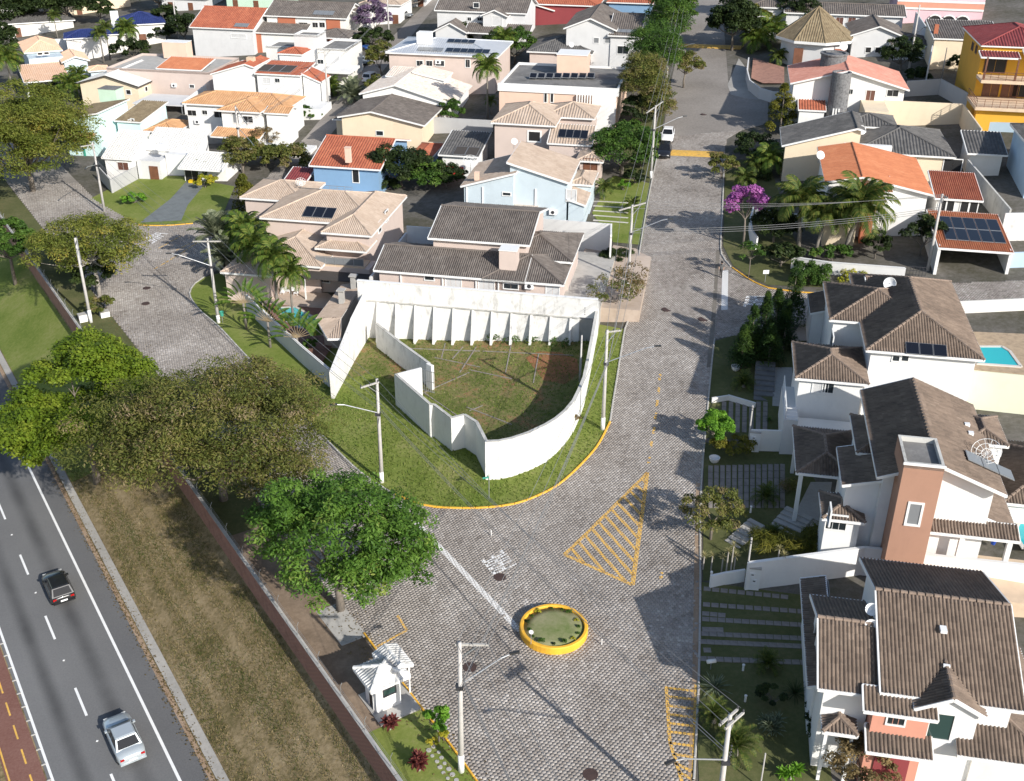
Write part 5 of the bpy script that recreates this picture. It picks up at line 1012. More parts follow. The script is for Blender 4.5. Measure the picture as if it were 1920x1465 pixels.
# ---- left side
def left_houses():
    h = House('house', 'low white house with white painted tiles behind a front lawn', (290, 330), wall='w_white', roof='t_white'); a = h.w(-6.3, -2.6, -1.6, 3.3, 3, 'sS', .42, ov=.3); b = h.w(-2.3, 1.9, 6, 6.7, 3.3, 'sS', .4, ov=.3); c = h.w(5.8, -3.9, 12.4, 4.5, 2.6, 'gx', .3, ov=.4, inset=(0, 0, 1.5, 0)); h.box('wall', (-1.6, 1.9), (-1.5, 2.5), (-1, 2.6), 'w_lightgrey')
    h.box('door', (.2, 1.5), (-1.6, -1.5), (-.5, 1.9), 'wood'); a.win('S', (231, 312), 1.6, 1.1, 'shut'); h.box('wall', (2, 5.8), (.2, 2.2), (-1, 3.2), 'w_white'); h.pbox('chimney', (303, 270), 4.9, 1, .8, 1, 'w_white'); c.win('S', (360, 330), 2.0, 1.8, 'dark'); h.box('hopper', (6.6, 7.2), (-2.9, -2.3), (-.5, .6), 'plastic_yellow')
    wall('garden_wall', 'grey garden wall beside the lawn of the white roofed house', [(186, 314), (207, 337), (254, 312)], 1.9, 'w_grey')
    h = House('house', 'white two-storey house with pale orange tiled roof', (430, 245), wall='w_white', roof='t_ochre'); a = h.w(-4.2, -6.3, 12.6, 1.6, 5.5, 'hip', .3); b = h.w(2.75, -9.2, 9.5, -1, 5.5, 'hip', .3); 
    for p, ww, hh in (((360, 212), 1.4, .8), ((384, 211), .8, .6), ((411, 215), 1.6, .9)): a.win('S', p, ww, hh, 'dark')
    b.win('S', (465, 224), 1.5, .9, 'dark'); b.win('S', (442, 221), .9, 1.5, 'grey', div=1); h.ac((371, 228), 1, -5.85); h.w(2.2, -11.5, 10, -8.6, 2.2, 'sS', .25, walls=False); h.box('band', (-3.76, 2), (-6.0, -5.87), (-2, .6), 'concrete'); h.w(9.5, -8, 13.5, -4, 5.2, 'gx', .3, ov=.3); h.box('wall', (9, 18), (-13, -9.5), (-3, 1.2), 'w_white')
    h = House('house', 'white house with red roof and black solar heater mats', (530, 185), wall='w_white', roof='t_red'); a = h.w(-1.7, -6.8, 6.2, .5, 5.5, 'sS', .09, ov=.3); h.panels(a.planes['S'], (520, 128), 3, 1, 1.9, 3.6, 'fabric'); a.win('S', (500, 152), 1.3, .9, 'curtain'); a.win('S', (520, 151), .8, .6); h.w(-9.5, -6.5, -1.8, .5, 5, 'gy', .3, rf=.8, ov=.25); h.pbox('chimney', (470, 107), 7.4, 1.2, 1, 7, 'sandstone'); h.w(6, -6, 9.2, -1, 4.4, 'sE', .4, ov=.2); h.w(-1.5, 3, 3, 8, 6.8, 'pyr', .3, ov=.25); h.box('wall', (6.3, 11), (-12, -6.5), (-2, 1.5), 'w_white')
    wall('boundary_wall', 'long white wall between cream house and orange roofed house', [(345, 188), (398, 150), (412, 140)], 2.4, 'w_white')
    h = House('house', 'modern white box house with tall stair tower', (600, 140), wall='w_offwhite', roof='concrete_dark'); h.w(-1.9, -6.3, 2.4, -2, 8, 'flat', ov=0, wall='w_lightgrey'); h.w(2.45, -7, 7.5, 2, 6, 'flat', ov=0); h.w(-9, -2, 2.3, 4, 5, 'flat', ov=0); s = h.box('carport_slab', (2.3, 9.4), (-11, -5.5), (2.7, 3.1), 'w_white'); h.posts([(2.6, -10.7), (9.1, -10.7)], -2, 2.7, .1); h.win(1, -7.0, -1, (624, 110), 2.2, 1.8, 'curtain'); h.win(1, -7.0, -1, (601, 116), 1.1, .7, 'glass'); h.win(1, -6.3, -1, (575, 108), .6, .5)
    h = House('house', 'red brick and white house with big dark roof, top of the back street', (580, 90), wall='w_offwhite', roof='t_darkbrown'); a = h.w(-9.5, 1.5, 7.5, 13, 5.5, 'gx', .35); h.w(-11.5, -2.2, 0, 2.2, 2.9, 'sS', .3); p = h.w(2.6, -5, 10, 2.2, 3.0, 'hip', .3, walls=False); h.posts([(9.5, -4.6), (6.4, -4.6), (3, -4.6)], -2, 3, .3, 'w_brick'); h.panels(a.planes['S'], (607, 24), 4, 1, 1.0, 1.6, 'glass_grey')
    for px, w_ in ((538, 3.6), (625, 2.8)): c = h.hit(px, 45, 1, 1.95); h.box('brick_panel', (c.x-w_/2, c.x+w_/2), (1.83, 1.94), (-2, 5.3), 'w_brick')
    for px, w_ in ((569, 1.8), (591, 1.1), (604, 1.1)): a.win('S', (px, 47), w_, .9, 'dark')
    h.box('brick_panel', (-11, -9.0), (-1.9, -1.7), (-2, 2.8), 'w_brick'); h.w(4, 6, 9.5, 16, 5.4, 'gy', .4)
    h = House('house', 'white house with faded red tiled roof, upper left', (420, 85), wall='w_lightgrey', roof='t_red'); a = h.w(-2.5, -9.3, 10.8, 6, 5, 'gx', .36); a.win('S', (447, 68), 3, .7, 'curtain', div=4); h.panels(a.planes['S'], (453, 47), 2, 1, 1.4, 1.3, 'glass_grey')
    h = House('house', 'beige block with small orange roof inside gabled parapet walls', (330, 160), wall='w_pinkbeige', roof='t_orange'); h.w(-8, -9, 11, 4, 4.6, 'flat', ov=0, tile='concrete', trim='w_pinkbeige'); h.w(1.0, -8.4, 9.4, -2.4, 4.75, 'sS', .14, walls=False); h.pbox('water_tank_box', (331, 78), 7.2, 4.6, 2.4, 2.8, 'w_peach', 'trim'); h.w(11.2, -5, 22, 5, 4, 'flat', ov=0, tile='concrete_dark', wall='w_grey'); h.ac((327, 160), 1, -9.0)
    for px in (360,): h.win(1, -9.0, -1, (px, 162), .8, .5)
    h = House('house', 'cream house with bright white metal gable roof, left', (220, 190), wall='w_cream', roof='t_white'); a = h.w(-4, -5.3, 7.5, 8, 4, 'gy', .27, rf=.48, ov=.4, trim='fabric'); a.win('S', (241, 173), .8, .7, 'dark', div=1); h.win(0, 7.1, 1, (274, 167), .8, .7, 'dark', div=1); h.box('carport_slab', (8, 17), (-9, -2), (2.0, 2.2), 'w_lightgrey'); h.posts([(8.3, -8.7), (16.7, -8.7)], -2, 2, .08, 'metal')
    h = House('house', 'pale turquoise house with mossy brown lean-to roofs, behind big tree', (190, 270), az=12, wall='w_turq', roof='t_olive'); a = h.w(-2, -6.5, 4.3, 3, 5.5, 'sW', .17, ov=.35); b = h.w(4.35, -2.4, 8.8, 6.5, 4.5, 'sS', .12, ov=.3); b.win('S', (244, 228), .5, .4, div=1); b.win('S', (248, 226), .5, .4, div=1); h.w(-1, -8.6, 3.6, -6.3, 2.8, 'sS', .3, walls=False, tile='t_ochre'); h.pbox('water_tank_box', (207, 165), 7.6, 3, 2.4, 2, 'w_mint', 'concrete_dark'); h.w(9.4, -3, 14.5, 4, 3.4, 'hip', .3, tile='t_ochre', wall='w_offwhite'); h.box('side_wall', (11.8, 14), (-6.3, -6.2), (-1, 2.6), 'w_grey'); h.box('pilaster', (.8, 1.1), (-6.3, -6.16), (-2, 5.2), 'teal')
    h = House('house', 'light blue house with peach tiled hip roofs and carport, far left', (80, 180), az=-27, wall='w_lightblue', roof='t_peach'); a = h.w(-1, 12.5, 5.9, 24, 5.5, 'hip', .45); h.w(4.8, 5.8, 9.8, 14, 4.5, 'gy', .35); c = h.w(-2.8, -1.8, 5.1, 9, 3, 'sS', .1, ov=.3, walls=False); h.posts([(-2.4, -1.4), (4.7, -1.4)], -2, 3, .16); h.box('wall', (-2.5, -2.2), (-1, 8), (-2, 2.9), 'w_lightblue'); h.box('wall', (-2.2, 4.8), (8.2, 8.6), (-2, 3.6), 'w_lightgrey'); h.box('wall', (-.6, 5.5), (9, 13), (-2, 5), 'w_lightblue'); h.win(1, 8.98, -1, (75, 101), .8, .4, 'dark', div=1); h.win(1, 8.98, -1, (87, 100), .8, .4, 'dark', div=1); h.box('floor', (-2.6, 8), (-8, 8), (-2, -.1), 'g_conc'); h.w(9, 4, 13, 8, 2.8, 'hip', .3)
    h = House('house', 'white house with dark blue glazed hip roofs, upper left', (230, 100), az=-20, wall='w_offwhite', roof='t_blue'); h.w(0, 3, 9.5, 12, 5, 'hip', .4); h.w(-10.8, -.5, -2, 6, 3.5, 'hip', .34); h.w(-3, .5, 1.5, 6, 3.7, 'hip', .3); h.pbox('chimney_wall', (213, 21), 6.6, 1.6, .8, 7, 'w_white'); h.box('door', (3.8, 5.2), (3.25, 3.42), (-2, 3), 'wood'); h.box('side_wall', (-14, -1), (7.5, 7.7), (-3, 2.2), 'w_white'); h.box('side_wall', (-1, 1), (5, 12.5), (-3, 4.2), 'w_white')
    for nm, ref, az, wl, rf_, dims, hh in (('low dark roofed house at the left edge behind the peach house', (40, 70), -25, 'w_offwhite', 't_grey', (-8, 0, 12, 9), 3), ('cream house with dark roof and brown doors, top left', (170, 28), -20, 'w_cream', 't_darkbrown', (-10, 2, 10, 12), 3.4), ('pale green house at the top edge', (452, 18), 10.6, 'w_mint', 't_grey', (-4, 0, 12, 10), 6), ('pale house partly hidden by tree at the top left corner', (10, 30), -25, 'w_offwhite', 't_tan', (-9, 3, 9, 14), 5),
                                       ('small white house with tan roof beyond the back street', (712, 45), 10.6, 'w_white', 't_tan', (-4, -1, 5, 9), 4), ('house with orange roof at the top edge left of the grey gables', (745, 20), 10.6, 'w_lightgrey', 't_orange', (-3, 2, 6, 12), 4), ('dark roofed low house beside the red tiled house', (338, 25), 10.6, 'w_lightgrey', 't_grey', (-6, 2, 6, 14), 3)):
        h = House('house', nm, ref, az=az, wall=wl, roof=rf_); h.w(*dims, hh, 'hip', .32); x0, y0, x1, y1 = dims
        for k in range(2): h.box('door', (x0+2+k*5, x0+3.2+k*5), (y0+.36, y0+.43), (-.5, 2.0), 'wood')
left_houses()

# ------------------------------------------------------------------ vegetation
def rot_frames(rng, n, up=.6, out=None, ob=0.):
    N = rng.normal(0, 1, (n, 3)); N[:, 2] = np.abs(N[:, 2])+up
    if out is not None: N = N+out*ob
    N /= np.linalg.norm(N, axis=1)[:, None]; A = rng.normal(0, 1, (n, 3)); A -= (A*N).sum(1)[:, None]*N; A /= np.linalg.norm(A, axis=1)[:, None]
    return N, A, np.cross(N, A)
def foliage(name, C, RC, per, leaf, mat, seed, up=.6, flat=.8, hollow=.45, droop=0., spread=None):
    """clumps at C (k,3) with radii RC: per leaves each, leaf=(length,width)"""
    rng = np.random.default_rng(seed); k = len(C); per = np.broadcast_to(per, (k,)).astype(int); idx = np.repeat(np.arange(k), per); n = len(idx)
    D = rng.normal(0, 1, (n, 3)); D /= np.linalg.norm(D, axis=1)[:, None]; r = hollow+(1-hollow)*rng.random(n)**.6; D[:, 2] = np.where(D[:, 2] < -.25, -D[:, 2]*.6, D[:, 2])
    pos = C[idx]+D*(r*np.asarray(RC)[idx])[:, None]*np.array([1, 1, flat]); N, A, B = rot_frames(rng, n, up, D, 1.0); s = rng.uniform(.65, 1.25, n)[:, None]
    A[:, 2] -= droop; l = A*leaf[0]*s; w = B*leaf[1]*s; fold = N*leaf[1]*.35*s
    V = np.stack([pos-l*.5, pos-w*.5+fold*.3, pos+l*.5, pos+w*.5+fold*.3], 1).reshape(-1, 3); Q = np.arange(n*4).reshape(n, 4)
    cr = rng.random(k)[idx]; rn = np.clip(.62*cr+.38*rng.random(n), 0, 1)
    return npmesh(name, V, Q, mat, rnd=rn)
def clumps(seed, k, R, low=-.25, fill=.5, gap=None):
    rng = np.random.default_rng(seed); D = rng.normal(0, 1, (k*3, 3)); D /= np.linalg.norm(D, axis=1)[:, None]; D = D[D[:, 2] > low][:k]; r = fill+(1-fill)*rng.random(len(D))**.5
    C = D*r[:, None]*np.array(R)
    if k >= 100:            # gather the clumps into uneven lobes
        nl = max(5, k//9); Lb = C[:nl]; j = rng.integers(0, nl, len(C)); sc_ = rng.uniform(.22, .42, nl)[j][:, None]; E = rng.normal(0, 1, (len(C), 3)); E /= np.linalg.norm(E, axis=1)[:, None]; E[:, 2] = np.where(E[:, 2] < -.3, -E[:, 2], E[:, 2])
        C2 = Lb[j]*rng.uniform(.8, 1.0, nl)[j][:, None]+E*sc_*np.array(R)*np.array([1, 1, 1.15]); C = np.where((rng.random(len(C)) < .78)[:, None], C2, C)
    if gap is not None: C = C[~((C[:, 0]-gap[0])**2+(C[:, 1]-gap[1])**2 < gap[2]**2)]
    return C
def limbs(name, base_h, C, r0, mat, seed, n=9, sub=2):
    """trunk, limbs bending out to some clumps, twigs"""
    rng = random.Random(seed); m = MB(); top = Vector((rng.uniform(-.2, .2), rng.uniform(-.2, .2), base_h)); m.tube([(0, 0, -.4), (rng.uniform(-.1, .1), rng.uniform(-.1, .1), base_h*.5), top], [r0*1.25, r0, r0*.8], 8)
    P_ = [Vector(c) for c in C]; rng.shuffle(P_); P_ = [p.lerp(top, .16) for p in P_]
    for c in P_[:n]:
        mid = top.lerp(c, .5)+Vector((rng.uniform(-.4, .4), rng.uniform(-.4, .4), -.12*(c-top).length)); m.tube([top-Vector((0, 0, .2)), mid, c], [r0*.5, r0*.3, r0*.1], 6, False)
        for _ in range(sub):
            e = mid.lerp(c, .75)+Vector((rng.uniform(-1, 1), rng.uniform(-1, 1), rng.uniform(-.1, .4)))*(c-top).length*.22; m.tube([mid.lerp(c, .45), mid.lerp(c, .6).lerp(e, .5)+Vector((rng.uniform(-.1, .1), rng.uniform(-.1, .1), -.06)), e], [r0*.14, r0*.09, r0*.03], 5, False)
    return m.mesh(name, mat, True)
def tree(name, label, loc, R, zc, k, per, leaf, mat, seed, rc=.3, trunk=.22, bark='bark', group=None, cat='tree', low=-.25, fill=.5, up=.6, hollow=.45, nl=9, gap=None, flat=.8, sink=0):
    o = empty(name, loc, 0, label, cat, group); C = clumps(seed, k, R, low, fill, gap)+np.array([0, 0, zc]); rr = np.random.default_rng(seed+5).uniform(.75, 1.25, len(C))*rc*(R[0]+R[1]+R[2])/3
    link(bpy.data.objects.new('crown', foliage('crown', C, rr, per, leaf, mat, seed, up, flat, hollow)), o)
    link(bpy.data.objects.new('trunk', limbs('trunk', max(.3, zc-R[2]*.55), C, trunk, bark, seed, nl)), o); return o
def at(px, h, dz=0):
    """foot of something whose pixel px is seen at height h above the ground"""
    w = T(*px, h); return Vector((w.x, w.y, zt(w.x, w.y)+dz))
def trees():
    V = Vector
    def onz(px, z): return P(*px, z)
    # five big crowns on the left
    a = onz((400, 800), 6.5); tree('tree', 'huge spreading olive brown tree over the brick wall, centre left', V((a.x, a.y, 0)), (9.0, 6.8, 4.0), 5.6, 400, 210, (.27, .095), 'l_olive', 11, .19, .3, 'bark', 'big street trees by the perimeter wall', low=-.5, fill=.5, nl=16)
    a = onz((150, 740), 4.5); tree('tree', 'dense bright yellow-green tree on the highway bank', V((a.x, a.y, zt(a.x, a.y))), (5.9, 6.0, 5.0), 6.9, 240, 320, (.27, .18), 'l_bright', 12, .2, .3, low=-.55, group='big street trees by the perimeter wall', fill=.7, up=1.2)
    a = onz((44, 272), 6.5); tree('tree', 'large olive tree over the street at the left edge', V((a.x, a.y, 0)), (8.4, 11.0, 5.8), 6.2, 300, 230, (.4, .15), 'l_goldgreen', 13, .19, .36, group='big street trees by the perimeter wall', fill=.55, nl=22)
    a = onz((170, 465), 5.5); tree('tree', 'sparse yellow-green tree with visible pale branches, left', V((a.x, a.y, 0)), (6.6, 6.8, 2.6), 5.6, 99, 190, (.34, .12), 'l_goldgreen', 14, .23, .22, 'palebark', 'big street trees by the perimeter wall', fill=.35, nl=24)
    a = onz((4, 420), 5); tree('tree', 'bright green tree cut off by the left edge above the wall', V((a.x, a.y, zt(a.x, a.y))), (2.6, 3.2, 2.8), 5, 40, 260, (.36, .24), 'l_green', 15, .26, .2, group='big street trees by the perimeter wall', up=1.0)
    a = onz((630, 1038), 4.6); tree('tree', 'broad glossy green mango-like tree behind the guard booth', V((a.x, a.y, 0)), (5.3, 5.2, 3.9), 4.9, 350, 115, (.31, .12), 'l_mango', 16, .17, .26, group='big street trees by the perimeter wall', fill=.55, nl=16, gap=(1.2, 1.8, 1.5))
    # street trees and garden trees
    L = [  # name,label,px,h,R,zc,k,per,leaf,mat,extra
        ('small round tree with lime leaves on the booth lawn', (822, 1392), (.75, .75, .7), 1.7, 14, 150, (.17, .12), 'l_lime', .35, .05), ('round lime green street tree by the striped driveway', (1338, 838), (1.35, 1.35, 1.15), 1.9, 34, 170, (.22, .15), 'l_lime', .3, .09),
        ('pink flowering trumpet tree at the main street corner', (1392, 465), (2.5, 2.4, 2.1), 4.6, 40, 110, (.3, .2), 'l_pink', .24, .12), ('dark round tree over the far street, top', (1372, 95), (4.0, 4.0, 3.6), 4.6, 60, 170, (.45, .3), 'l_dark', .3, .2),
        ('thin sparse tree at the left kerb near the retaining wall', (1148, 590), (2.6, 2.2, 1.9), 2.6, 26, 60, (.25, .12), 'l_olive', .3, .08), ('thin second sparse tree leaning over the left kerb', (1180, 585), (1.9, 2.0, 2.2), 2.8, 22, 45, (.25, .12), 'l_dry', .3, .08),
        ('olive tree beside the garden stairs, right kerb', (1332, 1012), (2.3, 1.9, 1.5), 2.4, 40, 130, (.2, .1), 'l_olive', .27, .1), ('white flowered shrub in front of the tower house', (1625, 1015), (1.3, 1.0, 1.5), 2.0, 22, 70, (.2, .13), 'l_yucca', .3, .06),
        ('reddish olive tree at the bottom right corner', (1610, 1475), (1.9, 1.7, 1.3), 2.0, 38, 150, (.17, .1), 'l_dry', .27, .1), ('dark bush before the blue house with red tiles', (752, 352), (4.0, 3.0, 3.0), 2.8, 60, 190, (.32, .2), 'l_dark', .28, .2),
        ('green bush right of the blue house', (800, 352), (3.6, 2.6, 2.0), 1.6, 40, 150, (.32, .2), 'l_green', .28, .2), ('round dark olive tree beside the white roofed house', (456, 325), (3.2, 3.0, 2.4), 2.6, 50, 170, (.3, .18), 'l_olive', .28, .16),
        ('thick leafed round tree in front of the tan porch', (1165, 328), (4.0, 3.4, 3.2), 3.2, 70, 130, (.45, .16), 'l_green', .28, .2), ('star leaved tree beside the yellow house lane', (1685, 145), (3.0, 2.6, 2.6), 3.4, 40, 120, (.5, .2), 'l_dark', .28, .18),
        ('bamboo-like green street tree left of the far main street', (1222, 175), (3.8, 6.0, 5.2), 5.6, 99, 160, (.4, .12), 'l_green', .26, .14), ('tall feathery tree beside the modern peach house', (1203, 228), (3.2, 5.2, 4.6), 5.0, 90, 150, (.4, .12), 'l_olive', .26, .14), ('green tree above the grey gabled house kerb', (1248, 105), (3.4, 6.0, 5.0), 5.4, 90, 150, (.4, .14), 'l_green', .26, .14), ('olive tree overhanging the far street from the left', (1282, 165), (2.6, 2.8, 2.0), 3.4, 40, 130, (.36, .16), 'l_olive', .28, .14), ('small dark green tree at the far end of the left kerb', (1280, 62), (2.4, 2.4, 2.2), 3.0, 30, 130, (.4, .25), 'l_green', .3, .14),
        ('dark bushy tree in the front garden at the hedge corner', (1450, 455), (2.6, 2.2, 1.7), 1.9, 40, 150, (.32, .16), 'l_dark', .28, .14), ('broad leaved shrub near the street name sign', (1462, 500), (2.2, 1.5, 1.2), 1.3, 24, 60, (.45, .25), 'l_dark', .3, .1), ('slim pale trunked young tree at the side street corner', (1402, 525), (1.5, 1.3, .9), 3.0, 14, 50, (.25, .12), 'l_green', .3, .05), ('reddish green shrub right of the speed hump', (1352, 335), (2.0, 1.8, 1.5), 1.6, 24, 120, (.3, .15), 'l_olive', .3, .1),
        ('dark round shrub by the orange roofed house wall', (1640, 485), (1.4, 1.3, 1.4), 1.5, 22, 150, (.25, .16), 'l_dark', .3, .08), ('dark tree beside the solar carport', (1725, 480), (2.0, 1.8, 1.9), 2.2, 30, 150, (.28, .17), 'l_dark', .3, .1), ('green tree behind the tan palm at the white house', (965, 120), (3.4, 3.0, 2.8), 3.0, 40, 140, (.4, .2), 'l_green', .28, .16), ('lilac flowering tree on the back street', (703, 72), (3.2, 3.0, 3.4), 3.6, 44, 150, (.42, .25), 'l_lilac', .28, .16), ('tall dark conifer-like tree by the brick house', (697, 40), (2.6, 2.6, 4.5), 5.5, 40, 150, (.4, .2), 'l_dark', .3, .18),
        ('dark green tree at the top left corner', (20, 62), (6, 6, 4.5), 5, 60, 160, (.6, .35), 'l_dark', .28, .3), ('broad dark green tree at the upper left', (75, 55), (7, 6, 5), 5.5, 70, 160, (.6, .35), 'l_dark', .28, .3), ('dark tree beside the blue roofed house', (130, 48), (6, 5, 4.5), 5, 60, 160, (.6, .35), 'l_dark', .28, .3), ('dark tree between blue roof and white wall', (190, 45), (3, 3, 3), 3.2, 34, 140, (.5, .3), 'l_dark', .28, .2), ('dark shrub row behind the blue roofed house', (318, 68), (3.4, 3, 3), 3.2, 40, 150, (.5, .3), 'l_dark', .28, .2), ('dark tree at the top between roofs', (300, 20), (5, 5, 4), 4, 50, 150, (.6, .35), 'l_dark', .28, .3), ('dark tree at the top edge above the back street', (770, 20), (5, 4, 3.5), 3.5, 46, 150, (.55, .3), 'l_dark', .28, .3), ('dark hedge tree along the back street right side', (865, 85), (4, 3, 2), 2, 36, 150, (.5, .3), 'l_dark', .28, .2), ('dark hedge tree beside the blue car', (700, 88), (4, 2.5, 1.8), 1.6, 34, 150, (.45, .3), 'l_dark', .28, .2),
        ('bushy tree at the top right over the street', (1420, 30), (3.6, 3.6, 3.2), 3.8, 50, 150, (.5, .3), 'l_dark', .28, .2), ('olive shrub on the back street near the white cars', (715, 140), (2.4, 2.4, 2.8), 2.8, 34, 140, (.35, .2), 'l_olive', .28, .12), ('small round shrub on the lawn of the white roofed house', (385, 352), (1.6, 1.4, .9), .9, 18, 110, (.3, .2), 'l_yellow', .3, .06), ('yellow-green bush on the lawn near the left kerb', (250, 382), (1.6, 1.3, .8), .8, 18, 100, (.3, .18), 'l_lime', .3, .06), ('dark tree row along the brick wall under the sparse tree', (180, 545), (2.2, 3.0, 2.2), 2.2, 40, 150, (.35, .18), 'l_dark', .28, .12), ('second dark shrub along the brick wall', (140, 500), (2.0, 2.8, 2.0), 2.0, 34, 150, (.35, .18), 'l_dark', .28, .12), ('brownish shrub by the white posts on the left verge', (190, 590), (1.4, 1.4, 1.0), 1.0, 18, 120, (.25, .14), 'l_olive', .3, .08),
        ('green hedge mass left of the blue house, below the back street', (540, 318), (4.2, 2.4, 1.8), 1.6, 46, 140, (.34, .2), 'l_olive', .28, .1), ('dark round bush at the foot of the hedge mass', (500, 312), (2.4, 2.0, 1.5), 1.4, 30, 130, (.32, .2), 'l_dark', .3, .1), ('bare brownish shrub by the grey service box', (497, 282), (2.0, 1.6, 1.8), 1.8, 20, 70, (.3, .12), 'l_dry', .3, .08), ('flower bed hedge in front of the white red-roofed house', (578, 222), (2.6, 1.2, .9), .8, 24, 120, (.32, .2), 'l_green', .3, .05), ('dark shrubs at the foot of the blue roofed house, right', (250, 112), (4.2, 2.4, 2.0), 1.8, 36, 140, (.45, .28), 'l_dark', .3, .1), ('shrubs beside the blue roofed house entrance', (300, 78), (3.4, 2.4, 1.9), 1.8, 30, 130, (.45, .28), 'l_dark', .3, .1), ('dark tree beside the faded red tiled house, left', (348, 82), (3.0, 3.0, 2.8), 3.0, 36, 140, (.45, .28), 'l_dark', .3, .15), ('broad dark tree at the left edge beside peach house', (8, 120), (4.0, 4.0, 4.0), 4.2, 50, 150, (.5, .3), 'l_dark', .28, .2), ('bush behind the silver roofed house', (940, 108), (3.4, 2.6, 2.2), 2.2, 36, 140, (.42, .26), 'l_dark', .28, .14), ('green shrubs beside the modern peach house entrance', (1185, 265), (2.2, 2.4, 1.4), 1.3, 26, 120, (.34, .2), 'l_green', .3, .06), ('low palms and shrubs below the stone tower house wall', (1412, 300), (2.6, 3.2, 1.8), 1.7, 36, 130, (.36, .18), 'l_dark', .28, .08), ('bushes under the coconut palms, right', (1560, 490), (2.4, .9, .8), .8, 22, 110, (.3, .16), 'l_green', .3, .05), ('flower shrub at the modern white house carport', (640, 150), (2.2, 2.0, 1.3), 1.2, 24, 110, (.36, .2), 'l_green', .3, .06), ('vine covered corner by the brown deck', (585, 660), (.9, .6, .7), .7, 12, 90, (.2, .12), 'l_green', .3, .04),
        ('tall dark tree behind the pyramid roof house', (1490, 62), (3.4, 3.4, 3.2), 4.0, 46, 140, (.45, .25), 'l_dark', .28, .2), ('leafy tree filling the corner above the upper side street', (1408, 82), (3.2, 3.0, 2.8), 3.2, 44, 150, (.42, .2), 'l_topiary', .28, .15), ('green trees at the top of the left kerb', (1262, 55), (3.2, 5.0, 4.0), 4.6, 60, 140, (.45, .22), 'l_green', .28, .18), ('feathery tree over the left kerb above the white car', (1228, 245), (2.4, 3.0, 3.0), 3.6, 44, 130, (.36, .14), 'l_olive', .28, .12), ('dark tree between modern house and tan hips', (1195, 245), (2.2, 2.6, 2.4), 2.6, 36, 130, (.36, .18), 'l_dark', .28, .12), ('shrubs along the grey gabled house kerb', (1232, 130), (2.2, 3.4, 1.8), 1.8, 34, 120, (.36, .18), 'l_green', .28, .08), ('dark foliage behind the red roofs at the top', (1010, 20), (5, 4, 3), 3.2, 44, 130, (.5, .3), 'l_dark', .28, .2), ('dark tree between the faded red roof and brick house', (486, 70), (2.4, 2.4, 2.6), 2.8, 34, 130, (.42, .25), 'l_dark', .28, .12), ('garden tree between the two cream houses', (845, 235), (2.0, 2.0, 1.8), 2.0, 28, 120, (.34, .2), 'l_green', .28, .1), ('dark shrubs in the gap left of the light blue house', (838, 352), (2.4, 1.8, 1.6), 1.5, 28, 130, (.32, .18), 'l_dark', .28, .08), ('shrub line in the shade behind tan villa', (700, 362), (3.4, 1.4, 1.2), 1.1, 30, 120, (.32, .18), 'l_dark', .28, .08), ('tree beside the silver roofed house porch', (700, 190), (1.8, 1.8, 2.0), 2.2, 26, 120, (.34, .18), 'l_olive', .28, .1), ('low trees at the top right beside the pink house', (1690, 22), (4, 3, 2.4), 2.6, 36, 130, (.5, .3), 'l_dark', .28, .15), ('garden bushes before the yellow house lane wall', (1720, 160), (2.2, 1.6, 1.3), 1.2, 24, 120, (.34, .2), 'l_dark', .28, .06),
        ('yellow bush pair beside the tall pole, left one', (812, 1402), (.28, .28, .38), .45, 8, 90, (.12, .06), 'l_yellow', .4, .03), ('yellow bush pair beside the tall pole, right one', (831, 1392), (.3, .3, .42), .5, 8, 90, (.12, .06), 'l_yellow', .4, .03), ('golden green low hedge above the striped driveway', (1375, 852), (1.9, 1.0, .7), .7, 26, 170, (.16, .1), 'l_topiary', .3, .06), ('dark round clipped bush in the bottom right garden', (1444, 1318), (.75, .75, .6), .6, 12, 170, (.14, .09), 'l_dark', .35, .05), ('dark creeping shrub along the coral house, in shade', (1530, 1370), (.6, 1.6, .8), .7, 16, 140, (.18, .12), 'l_dark', .35, .05), ('leafy shrub against the tower house wall', (1650, 1030), (1.3, .7, .7), .7, 16, 120, (.2, .13), 'l_green', .32, .05), ('weedy bush at the foot of the curved lot wall', (1072, 808), (.8, .8, .7), .7, 10, 60, (.2, .1), 'l_dry', .35, .04), ('weeds growing on the retaining wall ledge', (700, 612), (.7, .4, .8), 1.6, 8, 70, (.2, .08), 'l_straw', .4, .03), ('small round bush on grass beside light blue house', (1170, 358), (.7, .7, .7), .7, 10, 150, (.18, .12), 'l_lime', .35, .05), ('dark agapanthus bed beside the pinkish yard', (1160, 490), (2.0, 1.2, .6), .6, 22, 110, (.5, .08), 'l_dark', .3, .04), ('green shrub by the far left kerb poles', (1200, 315), (1.6, 2.0, 1.2), 1.2, 22, 120, (.3, .18), 'l_green', .3, .06), ('dark shrub bed below the pinkish beige porch', (1190, 345), (1.6, 1.8, .9), .8, 20, 120, (.3, .16), 'l_dark', .3, .06), ('bushes beside the white car on the left verge', (1215, 275), (1.4, 1.8, 1.3), 1.2, 20, 120, (.3, .18), 'l_green', .3, .06), ('cream bush in front of the yellow house', (1880, 225), (1.4, 1.0, 1.0), 1.2, 16, 110, (.3, .12), 'l_yellow', .3, .05), ('dark round bush beside the thin lamp post lane', (1790, 135), (1.3, 1.2, 1.2), 1.2, 16, 140, (.3, .2), 'l_dark', .3, .05), ('ragged plant behind the round lime tree wall', (1432, 838), (.5, .45, .6), .7, 9, 90, (.16, .1), 'l_dark', .35, .04)]
